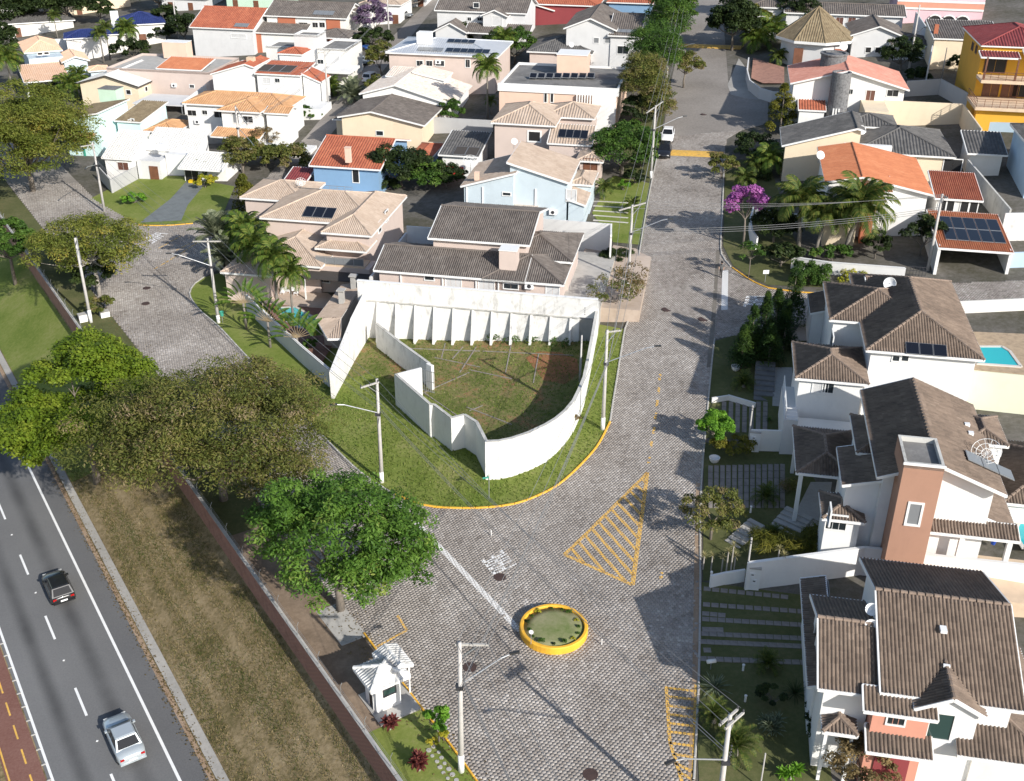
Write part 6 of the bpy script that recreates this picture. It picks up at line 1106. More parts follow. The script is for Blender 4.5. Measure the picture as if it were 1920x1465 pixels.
    for i, (lab, px, R, zc, k, per, leaf, mat, rc, tr) in enumerate(L):
        tree('tree' if R[2]*2+zc > 3 else 'shrub', lab, T(*px), R, zc, k, per, leaf, mat, 100+i*7, rc, tr, cat='tree' if R[2]*2+zc > 3 else 'shrub', nl=8, group='garden trees' if R[2]*2+zc > 3 else 'garden shrubs')
    # columnar conifers
    for i, (px, hh, lab) in enumerate((((1480, 612), 6.0, 'tallest pointed conifer, right end of the conifer group'), ((1450, 640), 4.6, 'pointed conifer second from the right in the group'), ((1428, 660), 5.2, 'conifer with forked tip in the middle of the group'), ((1405, 668), 4.4, 'conifer left of the forked one, near the street'), ((1388, 690), 3.6, 'lowest conifer at the left end of the group'), ((1468, 655), 4.2, 'shaded conifer at the front right of the group'), ((1440, 685), 3.4, 'shaded conifer at the front of the group'))):
        hh *= 1.15; o = empty('conifer', T(*px), 0, lab, 'conifer', 'conifers at the side street corner'); rng = np.random.default_rng(40+i); n = 42; z = rng.random(n)**1.1; rad = (1-z)*1.15+.1; t = rng.random(n)*6.28
        C = np.stack([np.cos(t)*rad*.75, np.sin(t)*rad*.75, .3+z*(hh-.6)], 1); link(bpy.data.objects.new('crown', foliage('crown', C, .24+rad*.36, 110, (.26, .09), 'l_conifer', 40+i, 1.6, 1.9, .5)), o); MB().tube([(0, 0, -.3), (0, 0, hh*.8)], [.13, .04], 6).obj('trunk', 'bark', o)
    for i, (px, hh, r, lab) in enumerate((((1462, 248), 6.6, 1.9, 'golden green clipped conical tree by the stone tower house'), ((462, 402), 5.4, 1.5, 'clipped golden green column tree left of the tan villa'))):
        o = empty('topiary_tree', T(*px), 0, lab, 'tree', 'clipped trees'); rng = np.random.default_rng(60+i); n = 60; z = rng.random(n); rad = r*(1-z**2.2)+.15; t = rng.random(n)*6.28
        C = np.stack([np.cos(t)*rad*.8, np.sin(t)*rad*.8, .6+z*(hh-1)], 1); link(bpy.data.objects.new('crown', foliage('crown', C, .4+rad*.12, 130, (.22, .15), 'l_topiary', 60+i, .8, 1, .6)), o); MB().tube([(0, 0, -.3), (0, 0, hh*.8)], [.15, .05], 6).obj('trunk', 'bark', o)
    # hedges and planted beds
    def bed(name, lab, pts, h, mat, seed, per, leaf, up=.5, flat=1., cat='hedge', rc=.4, dens=1.6):
        W_ = [T(*p) for p in pts]; o0 = W_[0]; a, b, c = W_[0], W_[1], W_[2]; rng = np.random.default_rng(seed); n = int((b-a).length*(c-b).length*dens*max(1, h/.8)); u, v, z = rng.random(n), rng.random(n), rng.random(n)**.6
        C = np.array([list((a+(b-a)*u_+(c-b)*v_)-o0) for u_, v_ in zip(u, v)]); C[:, 2] += z*(h-rc*.6); o = empty(name, o0, 0, lab, cat); link(bpy.data.objects.new('foliage', foliage('foliage', C, np.full(n, rc), per, leaf, mat, seed, up, flat, .6)), o)
    bed('hedge', 'dense clipped green hedge in front of the white garden wall', [(1484, 536), (1553, 541), (1553, 518)], 1.7, 'l_green', 71, 150, (.17, .11), dens=3); bed('grass_bed', 'long bed of tall yellow-green ornamental grass along white wall', [(1415, 1052), (1655, 1035), (1640, 1000)], 1.2, 'l_topiary', 72, 60, (.8, .045), -.3, 1.4, 'grass bed', .5, 1.8); bed('hedge', 'yellow low hedge behind the brown hipped house', [(1575, 530), (1625, 524), (1622, 515)], .9, 'l_yellow', 73, 90, (.22, .1), dens=3); bed('weed_patch', 'patch of wild shrubs at the foot of the buttressed wall', [(760, 632), (1070, 656), (1072, 644)], .7, 'l_green', 74, 40, (.26, .12), cat='shrub', rc=.5, dens=.9); bed('weed_patch', 'dead brown weeds below the buttressed wall', [(800, 645), (860, 648), (862, 634)], .7, 'l_dry', 75, 50, (.3, .08), cat='shrub', rc=.5, dens=1); bed('vine', 'dark creeper covering the planter beside far left wall', [(1395, 335), (1440, 340), (1440, 312)], .8, 'l_dark', 76, 60, (.3, .2), cat='shrub', rc=.5, dens=.6)
    bed('grass_clump', 'green weeping grass clump at the striped driveway end', [(1466, 925), (1492, 925), (1490, 912)], 1.0, 'l_olive', 77, 90, (.7, .05), -.2, 1.2, 'grass', .5, 3)
trees()
# ------------------------------------------------------------------ palms and rosettes
def frond(name, Lf, n, leaf, mat, arch=.9, up=.8, vee=.5, seed=0, droop=.4, taper=True):
    """one feather leaf along +x, rising then arching down"""
    rng = np.random.default_rng(seed); t = np.linspace(0, 1, n); x = Lf*(t-.18*arch*t**3); z = Lf*(up*t*.55-arch*.62*t**2.2); V, Q = [], []
    mid = np.stack([x, np.zeros(n), z], 1)
    for i in range(n-1):
        w = .035*(1-t[i])+.01; b = len(V); V += [mid[i]+[0, -w, 0], mid[i]+[0, w, 0], mid[i+1]+[0, w, 0], mid[i+1]+[0, -w, 0]]; Q.append([b, b+1, b+2, b+3])
    for i in range(1, n):
        s = (np.sin(math.pi*min(1, .12+t[i]*.9)))**.5 if taper else 1; l = leaf[0]*s*rng.uniform(.85, 1.1); d = mid[min(i+1, n-1)]-mid[i-1]; d /= np.linalg.norm(d)
        for sg in (-1, 1):
            o = np.array([0, sg*1.0, vee])+d*.55; o /= np.linalg.norm(o); tip = mid[i]+o*l+np.array([0, 0, -droop*l*rng.uniform(.7, 1.3)]); m2 = mid[i]+o*l*.5; b = len(V); w = d*leaf[1]*.5
            V += [mid[i]-w, m2-w*1.3, tip, m2+w*1.3]; Q.append([b, b+1, b+2, b+3])
    return npmesh(name, np.array(V), np.array(Q), mat, rnd=np.clip(rng.normal(.5, .25, len(Q)), 0, 1))
def blade(name, Lf, w, mat, bend=.4, seed=0, segs=6, torn=0):
    """one broad or sword leaf along +x"""
    t = np.linspace(0, 1, segs+1); x = Lf*t; z = Lf*(-bend*t**2.2*.6); V, Q = [], []
    for i in range(segs):
        for sg in (-1, 1):
            w0 = w*(math.sin(math.pi*min(.97, .14+t[i]*.84)))**.7; w1 = w*(math.sin(math.pi*min(.97, .14+t[i+1]*.84)))**.7; b = len(V); g = torn*Lf/segs
            V += [[x[i], 0, z[i]], [x[i]+g, sg*w0, z[i]+w0*.35], [x[i+1]-g*.3, sg*w1, z[i+1]+w1*.35], [x[i+1], 0, z[i+1]]]; Q.append([b, b+1, b+2, b+3])
    rng = np.random.default_rng(seed); return npmesh(name, np.array(V), np.array(Q), mat, rnd=np.clip(rng.normal(.55, .2, len(Q)), 0, 1))
FR = {}
def palm(lab, base, hh, kind, lean=(0, 0), group=None, seed=0, scale=1.):
    spec = dict(coconut=('l_palm', 3.2, 34, (.85, .1), 1.05, .95, .25, .6, 28, .16), queen=('l_palmgreen', 2.4, 30, (.7, .08), 1.15, 1.0, .3, .7, 22, .11), royal=('l_palm', 1.8, 24, (.55, .08), 1.1, .9, .3, .5, 18, .1), grey=('l_greypalm', 2.0, 28, (.55, .09), .6, 1.1, .5, .2, 38, .28), cycad=('l_yucca', 1.0, 20, (.22, .03), .6, .8, .5, .1, 26, .1), bigcycad=('l_palm', 1.5, 26, (.32, .03), .8, 1.0, .6, .1, 34, .16))[kind]
    mat, Lf, n, leaf, arch, up, vee, dr, cnt, tr = spec; key = kind
    if key not in FR: FR[key] = [frond('frond', Lf, n, leaf, mat, arch*k, up, vee, 5+i, dr) for i, k in enumerate((.8, 1.0, 1.25))]
    o = empty('palm' if kind not in ('cycad', 'bigcycad') else 'cycad', base, 0, lab, 'palm' if kind not in ('cycad', 'bigcycad') else 'cycad', group); rg = random.Random(seed); top = Vector((lean[0], lean[1], hh))
    MB().tube([(0, 0, -.3), top*.35+Vector((lean[0]*-.1, 0, 0)), top*.7, top], [tr*1.35*scale, tr*scale, tr*.85*scale, tr*.8*scale], 8).obj('trunk', 'palmtrunk', o, True)
    for k in range(cnt):
        e = k/cnt; a = k*2.399+rg.uniform(-.2, .2); f = link(bpy.data.objects.new('frond', FR[key][min(2, int(e*3))]), o); f.location = top; f.rotation_euler = (rg.uniform(-.2, .2), (-1.0+1.45*e) if kind not in ('cycad',) else -.75+.9*e, a); s = scale*rg.uniform(.85, 1.1); f.scale = (s, s, s)
    return o
def fan_palm(lab, base, hh, seed, yaw, group):
    """traveller's palm: paddle leaves in one upright fan"""
    if 'rav' not in FR: FR['rav'] = [blade('leaf', 1.6, .26, 'l_banana', .55, i, 9, .1) for i in range(3)]
    o = empty('travellers_palm', base, yaw, lab, 'palm', group); rg = random.Random(seed); MB().tube([(0, 0, -.3), (0, 0, hh)], [.15, .11], 8).obj('trunk', 'palmtrunk', o, True); stalks = MB()
    for k in range(12):
        t = math.radians(-80+k*160/11); d = Vector((math.sin(t), rg.uniform(-.08, .08), math.cos(t))); c = Vector((0, 0, hh)); e = c+d*1.25; stalks.tube([c, e], [.045, .025], 5); f = link(bpy.data.objects.new('leaf', FR['rav'][k % 3]), o); f.location = e
        f.rotation_mode = 'QUATERNION'; f.rotation_quaternion = d.to_track_quat('X', 'Z') @ Matrix.Rotation(math.pi*.3+rg.uniform(-.25, .25), 3, 'X').to_quaternion(); s = rg.uniform(.85, 1.15); f.scale = (s, s, s)
    stalks.obj('stalks', 'l_yellow' if False else 'r_olive', o)
def rosette(name, lab, base, n, Lf, w, mat, seed, zc=0., trunk=0, group=None, e0=-1.35, e1=.15, heads=None, cat='plant'):
    key = (mat, Lf, w)
    if key not in FR: FR[key] = [blade('leaf', Lf, w, mat, b, i, 4) for i, b in enumerate((.15, .4))]
    o = empty(name, base, 0, lab, cat, group); rg = random.Random(seed)
    for hx, hy, hz in (heads or [(0, 0, zc)]):
        if hz > .3: MB().tube([(0, 0, -.2), (hx*.5, hy*.5, hz*.6), (hx, hy, hz)], [.06, .05, .04], 6).obj('stem', 'palebark', o)
        for k in range(n): f = link(bpy.data.objects.new('leaf', FR[key][k % 2]), o); f.location = (hx, hy, hz); f.rotation_euler = (rg.uniform(-.3, .3), e0+(e1-e0)*(k/n)+rg.uniform(-.1, .1), k*2.399); s = rg.uniform(.8, 1.15); f.scale = (s, s, s)
    return o
def palms():
    g = 'coconut palms in front of the orange roof'
    palm('left coconut palm in front of the orange roofed house', T(1497, 470), 5.2, 'coconut', (-.4, .2), g, 1, 1.25); palm('right big coconut palm in front of the orange roofed house', T(1583, 478), 5.0, 'coconut', (.9, .3), g, 2, 1.5); palm('smaller coconut palm between the two big ones', T(1528, 478), 4.2, 'coconut', (.6, .2), g, 3, 1.1)
    g = 'palms around the tan villa'; palm('silvery green date palm at the left street corner', T(415, 500), 3.6, 'grey', (0, 0), g, 4, 1.75); palm('second silvery palm, lower and in shade behind the pole', T(432, 520), 2.2, 'grey', (0, 0), g, 5, 1.6); palm('slim tall palm left of the villa pool, leftmost', T(492, 545), 5.0, 'queen', (-.5, .3), g, 6, 1.35); palm('slim tall palm behind the pool, middle', T(521, 592), 6.2, 'queen', (.1, .3), g, 7, 1.35); palm('slim palm rising from the pool edge, right', T(550, 602), 5.0, 'queen', (0, .2), g, 8, 1.1); palm('feathery palm behind the left traveller palm', T(470, 510), 4.6, 'queen', (-.2, .2), g, 9, 1.5)
    g = 'fan-shaped palms along the villa wall'; fan_palm('left fan-shaped traveller palm by the villa garden wall', T(462, 618), 2.9, 1, .2, g); fan_palm('middle fan-shaped traveller palm by the villa garden wall', T(507, 652), 2.8, 2, -.1, g); fan_palm('right fan-shaped traveller palm by the villa garden wall', T(560, 670), 2.1, 3, .15, g)
    g = 'palms among the far houses'
    for i, (px, hh, kind, s, lab) in enumerate((((914, 232), 8.0, 'queen', 1.3, 'tall palm with dark trunk between modern and silver roofed houses'), ((945, 130), 5, 'queen', 1.2, 'palm behind the modern peach house'), ((1240, 60), 6, 'coconut', 1.0, 'palm at the top beside the grey gabled house'), ((1132, 375), 1.4, 'royal', 1.0, 'small palm on the lawn right of the light blue house'), ((392, 335), 1.6, 'royal', 1.2, 'small palm on the lawn before the white roofed house'), ((195, 118), 5.5, 'royal', 1.3, 'left slim palm in front of blue roofed house'), ((207, 112), 6, 'royal', 1.3, 'right slim palm in front of blue roofed house'), ((243, 95), 4, 'queen', 1.4, 'bushy palm at the blue roofed house entrance'), ((108, 72), 4.5, 'royal', 1.3, 'palm at the end of the long white wall'), ((412, 88), 3, 'queen', 1.5, 'palm before the faded red tiled house'), ((25, 175), 6.0, 'queen', 1.7, 'palm in front of peach roofed house, left edge'), ((135, 190), 2.4, 'queen', 1.7, 'low palm clump right of the peach carport'), ((152, 178), 3, 'queen', 1.3, 'taller palm of the clump right of the peach carport'), ((663, 190), .8, 'grey', 1.6, 'spiky grey green palm on the back street corner'), ((620, 178), 1.2, 'queen', 1.2, 'dark palm below the modern white house'), ((1445, 85), 2.2, 'queen', 1.7, 'golden fan palm by the octagonal roof house, upper'), ((1418, 95), 1.6, 'queen', 1.6, 'golden green palm clump over the curved grey wall'), ((1458, 120), 1.0, 'royal', 1.2, 'low palm inside the curved terrace'), ((1395, 355), 1.2, 'royal', 1.2, 'banana-like palm near the pink tree'), ((1440, 330), 2.0, 'queen', 1.2, 'palm behind the banana plants, right of the street'), ((1415, 330), 1.4, 'royal', 1.1, 'small palm beside the banana plants'), ((920, 215), 2.0, 'royal', .8, 'small palm on the terrace wall'), ((1185, 400), 1.0, 'royal', .9, 'small palm beside the slab path'))):
        palm(lab, T(*px), hh, kind, (0, 0), g, 20+i, s)
    g = 'cycads in the right-hand gardens'
    palm('large bushy cycad palm beside the double crossarm pole', T(1378, 1415), .7, 'bigcycad', (0, 0), g, 51, 1.15); palm('fountain-shaped cycad in the shaded bottom right garden', T(1438, 1252), .3, 'bigcycad', (0, 0), g, 52, .8); palm('round cycad with orange dry lower leaves', T(1394, 726), .3, 'bigcycad', (0, 0), g, 53, 1.0); palm('dark round cycad over the striped driveway', T(1436, 940), .3, 'bigcycad', (0, 0), g, 54, .95); palm('cycad beside the garden stairs, near white post', T(1448, 1008), .25, 'bigcycad', (0, 0), g, 55, .7); palm('thin palm near the hatched box', T(1338, 1355), .5, 'bigcycad', (0, 0), g, 56, .9)
    rosette('yucca', 'big spiky yucca at the garden edge above hatched box', T(1340, 1297), 34, 1.05, .05, 'l_yucca', 1, .25, cat='yucca'); rosette('variegated_plant', 'silvery variegated bush in the bottom right garden', T(1446, 1372), 40, .62, .045, 'l_yucca', 2, .3, heads=[(0, 0, .5), (.3, .2, .6), (-.3, .1, .55), (.1, -.3, .45), (-.2, -.2, .6)], cat='plant'); rosette('shrub', 'pale green bushy plant near the bottom edge', T(1482, 1462), 26, .5, .07, 'l_lime', 3, .3, heads=[(0, 0, .4), (.4, .2, .5), (-.4, .1, .3)], cat='plant'); rosette('grass_clump', 'dark weeping grass clump near the coral house eave', T(1490, 1305), 60, .95, .02, 'l_dark', 4, .2, cat='grass')
    g = 'pale yellow yuccas by the meter wall'
    for i, (px, h, lab) in enumerate((((1318, 1068), 1.2, 'pale yucca leaning over the kerb, leftmost'), ((1333, 1070), 1.3, 'pale yucca second from the kerb'), ((1352, 1078), 1.5, 'pale yucca in front of the low curved wall'), ((1360, 1085), 2.3, 'tall pale yucca, left of the pair'), ((1368, 1088), 2.9, 'tallest pale yucca above the low wall'), ((1374, 1085), 1.9, 'pale yucca nearest to the meter box'), ((1452, 1095), 2.9, 'pale yucca behind the meter wall, left'), ((1462, 1095), 2.4, 'pale yucca behind the meter wall, right'))): rosette('yucca', lab, T(*px), 26, .36, .018, 'l_straw', 10+i, h, group=g, cat='yucca')
    rosette('burgundy_plant', 'upper burgundy plant on the booth lawn', T(731, 1368), 20, .45, .09, 'l_burgundy', 30, .3, heads=[(0, 0, .3), (.2, .15, .5), (-.2, .1, .45), (.1, -.2, .6)], group='burgundy plants by the booth'); rosette('burgundy_plant', 'lower burgundy plant on the booth lawn near the bottom', T(786, 1445), 20, .45, .09, 'l_burgundy', 31, .3, heads=[(0, 0, .3), (.2, .2, .6), (-.25, .1, .5), (.1, -.2, .7), (-.1, .25, .8), (0, 0, .9)], group='burgundy plants by the booth')
    rosette('banana_plant', 'broad leaved banana plant by the far right kerb', T(1428, 318), 12, 1.6, .3, 'l_banana', 33, .8, e0=-1.3, e1=-.4); rosette('grass_clump', 'small bromeliad on the tree bed', T(1442, 790), 16, .4, .04, 'l_green', 35, .1)
    # roundabout planting handled with the planter
palms()
def grass():
    """tufts on the highway bank, denser near the camera"""
    rng = np.random.default_rng(9); n = 120000; h = rng.uniform(26, 100, n)**1.0; d = rng.uniform(11.7, 17.9, n); X = HD[0]*h+ND[0]*d; Y = HD[1]*h+ND[1]*d; patch = .9*np.sin(h*.37+np.sin(d*1.3)*1.5)+.8*np.sin(d*5.2+np.sin(h*.21)*.8)+.5*np.sin(d*2.2+h*.13)+rng.normal(0, .7, n); keep = patch > -.6; X, Y, patch = X[keep], Y[keep], patch[keep]; n = len(X)
    Z = ztv(X, Y); a = rng.random(n)*6.28; hh = rng.uniform(.04, .14, n); w = rng.uniform(.008, .026, n); dx, dy = np.cos(a)*w, np.sin(a)*w; lx, ly = rng.normal(0, .09, n), rng.normal(0, .09, n)
    V = np.stack([np.stack([X-dx, Y-dy, Z], 1), np.stack([X+dx, Y+dy, Z], 1), np.stack([X+lx+dx*.3, Y+ly+dy*.3, Z+hh], 1), np.stack([X+lx-dx*.3, Y+ly-dy*.3, Z+hh], 1)], 1).reshape(-1, 3)
    o = link(bpy.data.objects.new('bank_grass', npmesh('bank_grass', V, np.arange(n*4).reshape(n, 4), 'l_drygrass', rnd=np.clip(.45-.16*patch+rng.normal(0, .22, n), 0, 1)))); tag(o, 'dry brown and green grass tufts on the highway bank', 'grass', kind='stuff')
def lawn_tufts():
    rng = np.random.default_rng(19); n = 60000; X = rng.uniform(-22, 14, n); Y = rng.uniform(66, 108, n); L1 = np.array(w_([(452, 658), (560, 772), (650, 864), (740, 929), (817, 952), (892, 954), (960, 947), (1055, 904), (1115, 844), (1144, 792), (1172, 622), (1100, 640), (700, 620), (640, 715)]))
    ok = inside(X, Y, L1); X, Y = X[ok], Y[ok]; n = len(X); Z = ztv(X, Y)+.05; a = rng.random(n)*6.28; hh = rng.uniform(.03, .1, n)*np.where(rng.random(n) < .08, 2.2, 1); w = rng.uniform(.03, .07, n); dx, dy = np.cos(a)*w, np.sin(a)*w; lx, ly = rng.normal(0, .05, n), rng.normal(0, .05, n)
    V = np.stack([np.stack([X-dx, Y-dy, Z], 1), np.stack([X+dx, Y+dy, Z], 1), np.stack([X+lx+dx*.4, Y+ly+dy*.4, Z+hh], 1), np.stack([X+lx-dx*.4, Y+ly-dy*.4, Z+hh], 1)], 1).reshape(-1, 3); pt = .5+.25*np.sin(X*.7+np.sin(Y*.5)*2)+.2*np.sin(Y*.9+X*.3)
    o = link(bpy.data.objects.new('lawn_grass', npmesh('lawn_grass', V, np.arange(n*4).reshape(n, 4), 'l_lawn', rnd=np.clip(pt*.7+rng.normal(0, .22, n), 0, 1)))); tag(o, 'short grass and weeds of the corner lawn and empty lot', 'grass', kind='stuff')
leafm('l_lawn', [(0, (.085, .135, .02)), (.4, (.155, .21, .036)), (.7, (.22, .25, .065)), (1, (.34, .3, .155))], .3)
lawn_tufts()
leafm('l_drygrass', [(0, (.06, .09, .016)), (.3, (.13, .125, .035)), (.5, (.26, .2, .09)), (1, (.42, .33, .19))], .25)
grass()

# ------------------------------------------------------------------ poles and cables
POLES = {}
def pole(key, label, base, lamp=None, cross=None, hgt=9.2, double=False, white=0, r=.15, two=False, group='concrete utility poles'):
    b = Vector(base); o = empty('utility_pole', b, 0, label, 'pole', group); rg = random.Random(len(POLES)); ln = Vector((rg.uniform(-.08, .08), rg.uniform(-.05, .05), hgt))
    MB().tube([(0, 0, -.5), ln*.5, ln], [r*1.15, r*.95, r*.68], 10).obj('post', 'pole', o, True); heads = []
    if white: MB().tube([(0, 0, -.1), (0, 0, white)], r*1.2, 10).obj('painted_base', 'trim', o, True)
    if cross:
        e = P(*cross, b.z+hgt-.25)-b; d = Vector((e.x, e.y, 0)); s = -d*(.9 if two else .12); z = Vector((0, 0, hgt-.25))
        for k in range(2 if double else 1):
            off = Vector((-d.y, d.x, 0)).normalized()*(.16 if double else .14)*(1 if k == 0 else -1); arm = MB().beam(s+z+off, d+z+off, .1, .12).obj('crossarm', 'concrete', o)
            for t in (.05, .5, .97): c = s.lerp(d, t)+z+off; q = MB().lathe([(.03, .06), (.05, .1), (.03, .14), (.055, .18), (.02, .24)], 8, (c.x, c.y, c.z)).obj('insulator', 'darkmetal', o); 
        for t in (.05, .5, .97): heads.append(b+s.lerp(d, t)+z+Vector((0, 0, .22)))
        MB().beam(Vector((0, 0, hgt-1.1)), d*.6+z, .05, .05).obj('brace', 'metal', o)
    else: heads = [b+Vector((0, 0, hgt))]
    if lamp:
        e = P(*lamp, b.z+7.7)-b; a = Vector((0, 0, 6.3)); m = a.lerp(e, .82)+Vector((0, 0, .12)); MB().tube([a, m, e], .04, 6).obj('lamp_arm', 'metal', o)
        d = Vector((e.x, e.y, 0)).normalized(); q = MB(); p = Vector((-d.y, d.x, 0))*.11
        A = e-d*.05; B = e+d*.5; q.v = [tuple(A+p*.7), tuple(A-p*.7), tuple(B-p), tuple(B+p)]+[tuple(v+Vector((0, 0, .1))) for v in (A+p*.6, A-p*.6, B-p*.8, B+p*.8)]; q.f = [(3, 2, 1, 0), (4, 5, 6, 7), (0, 1, 5, 4), (1, 2, 6, 5), (2, 3, 7, 6), (3, 0, 4, 7)]; q.obj('lamp_head', 'lampblack', o)
        MB().box(-.2, .2, -.2, .2, 6.1, 6.3).obj('clamp', 'darkmetal', o)
    for k in range(4): MB().lathe([(.03, 0), (.06, .03), (.03, .08)], 8, (.2, 0, 6.6+k*.2)).obj('insulator', 'darkmetal', o)
    POLES[key] = (heads, b+Vector((.2, 0, 6.7)), b+Vector((.15, 0, 6.0)))
pole('a', 'tall concrete pole with white painted foot beside the guard booth lawn', T(865, 1447), (957, 1227), (917, 1213), white=1.3); pole('b', 'concrete pole with double crossarm at the bottom edge, right garden', (10.5, 38.5, 0), (1264, 1427), (1389, 1333), double=True, two=True)
pole('c', 'concrete pole on the corner lawn above the mango-like tree', T(716, 905), (631, 759), (674, 726), white=1.0); pole('d', 'concrete pole on the strip between lot wall and main street', T(1130, 806), (1228, 650), (1166, 621), white=1.2); pole('e', 'concrete pole where cables cross the main street', T(1177, 545), (1253, 411), (1213, 381), two=True, white=1.0); pole('f', 'concrete pole beside the parked black and white cars', T(1220, 335), (1281, 219), (1245, 191), two=True, white=1.0)
pole('g', 'concrete pole next to bamboo-like trees, far main street', T(1248, 175), (1304, 82), (1275, 66)); pole('h', 'farthest concrete pole of the main street, top edge', T(1270, 62), (1340, -15), (1290, -40)); pole('i', 'leaning concrete pole at the bend of the left street', T(410, 606), (321, 476), (362, 452), two=True, white=.9); pole('j', 'pale concrete pole under the sparse yellow tree', T(171, 605), None, (150, 500), white=1.4); pole('k', 'concrete pole beside the grey garden wall, left', T(196, 397), (161, 316), (150, 275)); pole('l', 'concrete pole in front of the round olive tree', T(455, 322), (475, 272), (462, 235)); pole('m', 'concrete pole at the corner of the modern white house', T(616, 205), None, (620, 97), two=True); pole('n', 'concrete pole by the back street before the grey gables', T(730, 78), None, (735, -12)); pole('o', 'concrete pole above the blue roofed house', T(334, 72), None, (345, -10)); pole('p', 'slim dark pole in front of the peach roofed house', T(147, 140), None, (151, 80), 6.5, two=True, r=.1); pole('q', 'tall pole by the lane to the yellow house', T(1701, 148), (1733, 52), None, 10.5); pole('r', 'leaning grey pole at the solar carport gate', T(1739, 508), None, (1775, 372), 8.0); pole('s', 'thin dark lamp post before the cream block', T(1765, 150), None, None, 4.6, r=.08); pole('t', 'short weathered pole standing inside the empty lot', T(1087, 716), None, None, 4.6, r=.1)
def cable(a, b, sag, label, group, r=.016):
    a = Vector(a); b = Vector(b); pts = [a.lerp(b, t/14)-Vector((0, 0, sag*4*(t/14)*(1-t/14))) for t in range(15)]; o = MB().tube([p-a for p in pts], r, 4, False).obj('power_cable', 'cable'); o.location = a; tag(o, label, 'cable', group)
def span(k1, k2, lab, low=2, sag=.5, r=.016):
    A, B = POLES[k1], POLES[k2]
    for i in range(3): cable(A[0][min(i, len(A[0])-1)], B[0][min(i, len(B[0])-1)], sag, 'thin upper cable '+lab, 'cables '+lab, r)
    for i in range(low): cable(A[1]+Vector((0, 0, -.22*i)), B[1]+Vector((0, 0, -.22*i)), sag*1.3, 'lower cable '+lab, 'cables '+lab, r*1.35)
POLES['z'] = ([Vector((7, 20, 9)), Vector((7.5, 20, 9)), Vector((8, 20, 9))], Vector((7, 20, 6.6)), None)
for a, b, l in (('a', 'd', 'from the booth pole to the lot pole'), ('d', 'e', 'between the lot pole and the street crossing pole'), ('e', 'f', 'along the left kerb up to the parked cars'), ('f', 'g', 'along the far main street, first span'), ('g', 'h', 'along the far main street, last span'), ('c', 'b', 'crossing the junction from the lawn pole to the double crossarm pole'), ('c', 'i', 'over the big olive tree to the left street bend'), ('i', 'k', 'along the left street beyond the bend'), ('e', 'r', 'crossing the main street to the solar carport'), ('a', 'z', 'leaving the booth pole towards the bottom edge'), ('m', 'n', 'along the back street'), ('l', 'm', 'from the olive tree pole to the modern house')): span(a, b, l, 3 if (a, b) == ('e', 'r') else 2)
# ------------------------------------------------------------------ roundabout planter
def roundabout():
    c = Vector((2.8, 55.15, 0)); o = empty('roundabout_planter', c, 0, 'yellow ringed round planter with lawn in the middle of the junction', 'planter'); R = 2.2
    MB().lathe([(R, -.2), (R+.02, .5), (R-.04, .56), (R-.2, .56), (R-.24, .5), (R-.24, .1)], 48).obj('ring', 'yellowpaint', o); MB().lathe([(R-.25, .1), (R-.25, .4), (R*.6, .47), (.05, .5)], 40).obj('lawn', 'g_lawndry', o, True); rg = random.Random(4)
    m = [foliage('shrub', clumps(80+i, 7, (.16, .16, .14), 0)+np.array([0, 0, .12]), np.full(7, .09), 26, (.09, .05), mt, 80+i) for i, mt in enumerate(('l_green', 'l_dark', 'l_green', 'l_yellow'))]
    for k in range(15):
        a = k/15*6.28+rg.uniform(-.1, .1); s = link(bpy.data.objects.new('shrub', m[(k*7) % 4 if k % 3 else 0]), o); s.location = (math.cos(a)*(R-.48+rg.uniform(-.12, .05)), math.sin(a)*(R-.48), .38); q = rg.uniform(.6, 1.3); s.scale = (q, q, q)
    w = P(996, 1186, 1.4); s = empty('traffic_sign', (w.x, w.y, .45), 0, 'small round white sign on a post inside the roundabout', 'sign'); MB().tube([(0, 0, 0), (0, 0, 1.1)], .025, 6).obj('post', 'metal', s); d = MB().lathe([(.02, -.01), (.15, -.01), (.15, .01), (.02, .01)], 18).obj('disc', 'plastic_white', s); d.rotation_euler = (math.radians(80), 0, -.3); d.location = (0, -.03, 1.0)
    for k, (px, py) in enumerate(((1128, 1210), (921, 1005))): a = T(px, py); q = MB().tube([(0, 0, .04), (0, 0, .5)], .035, 6).obj('marker_post', 'trim'); q.location = a; tag(q, ['slim white marker post right of the roundabout', 'slim white marker post above the road lettering'][k], 'post')
roundabout()
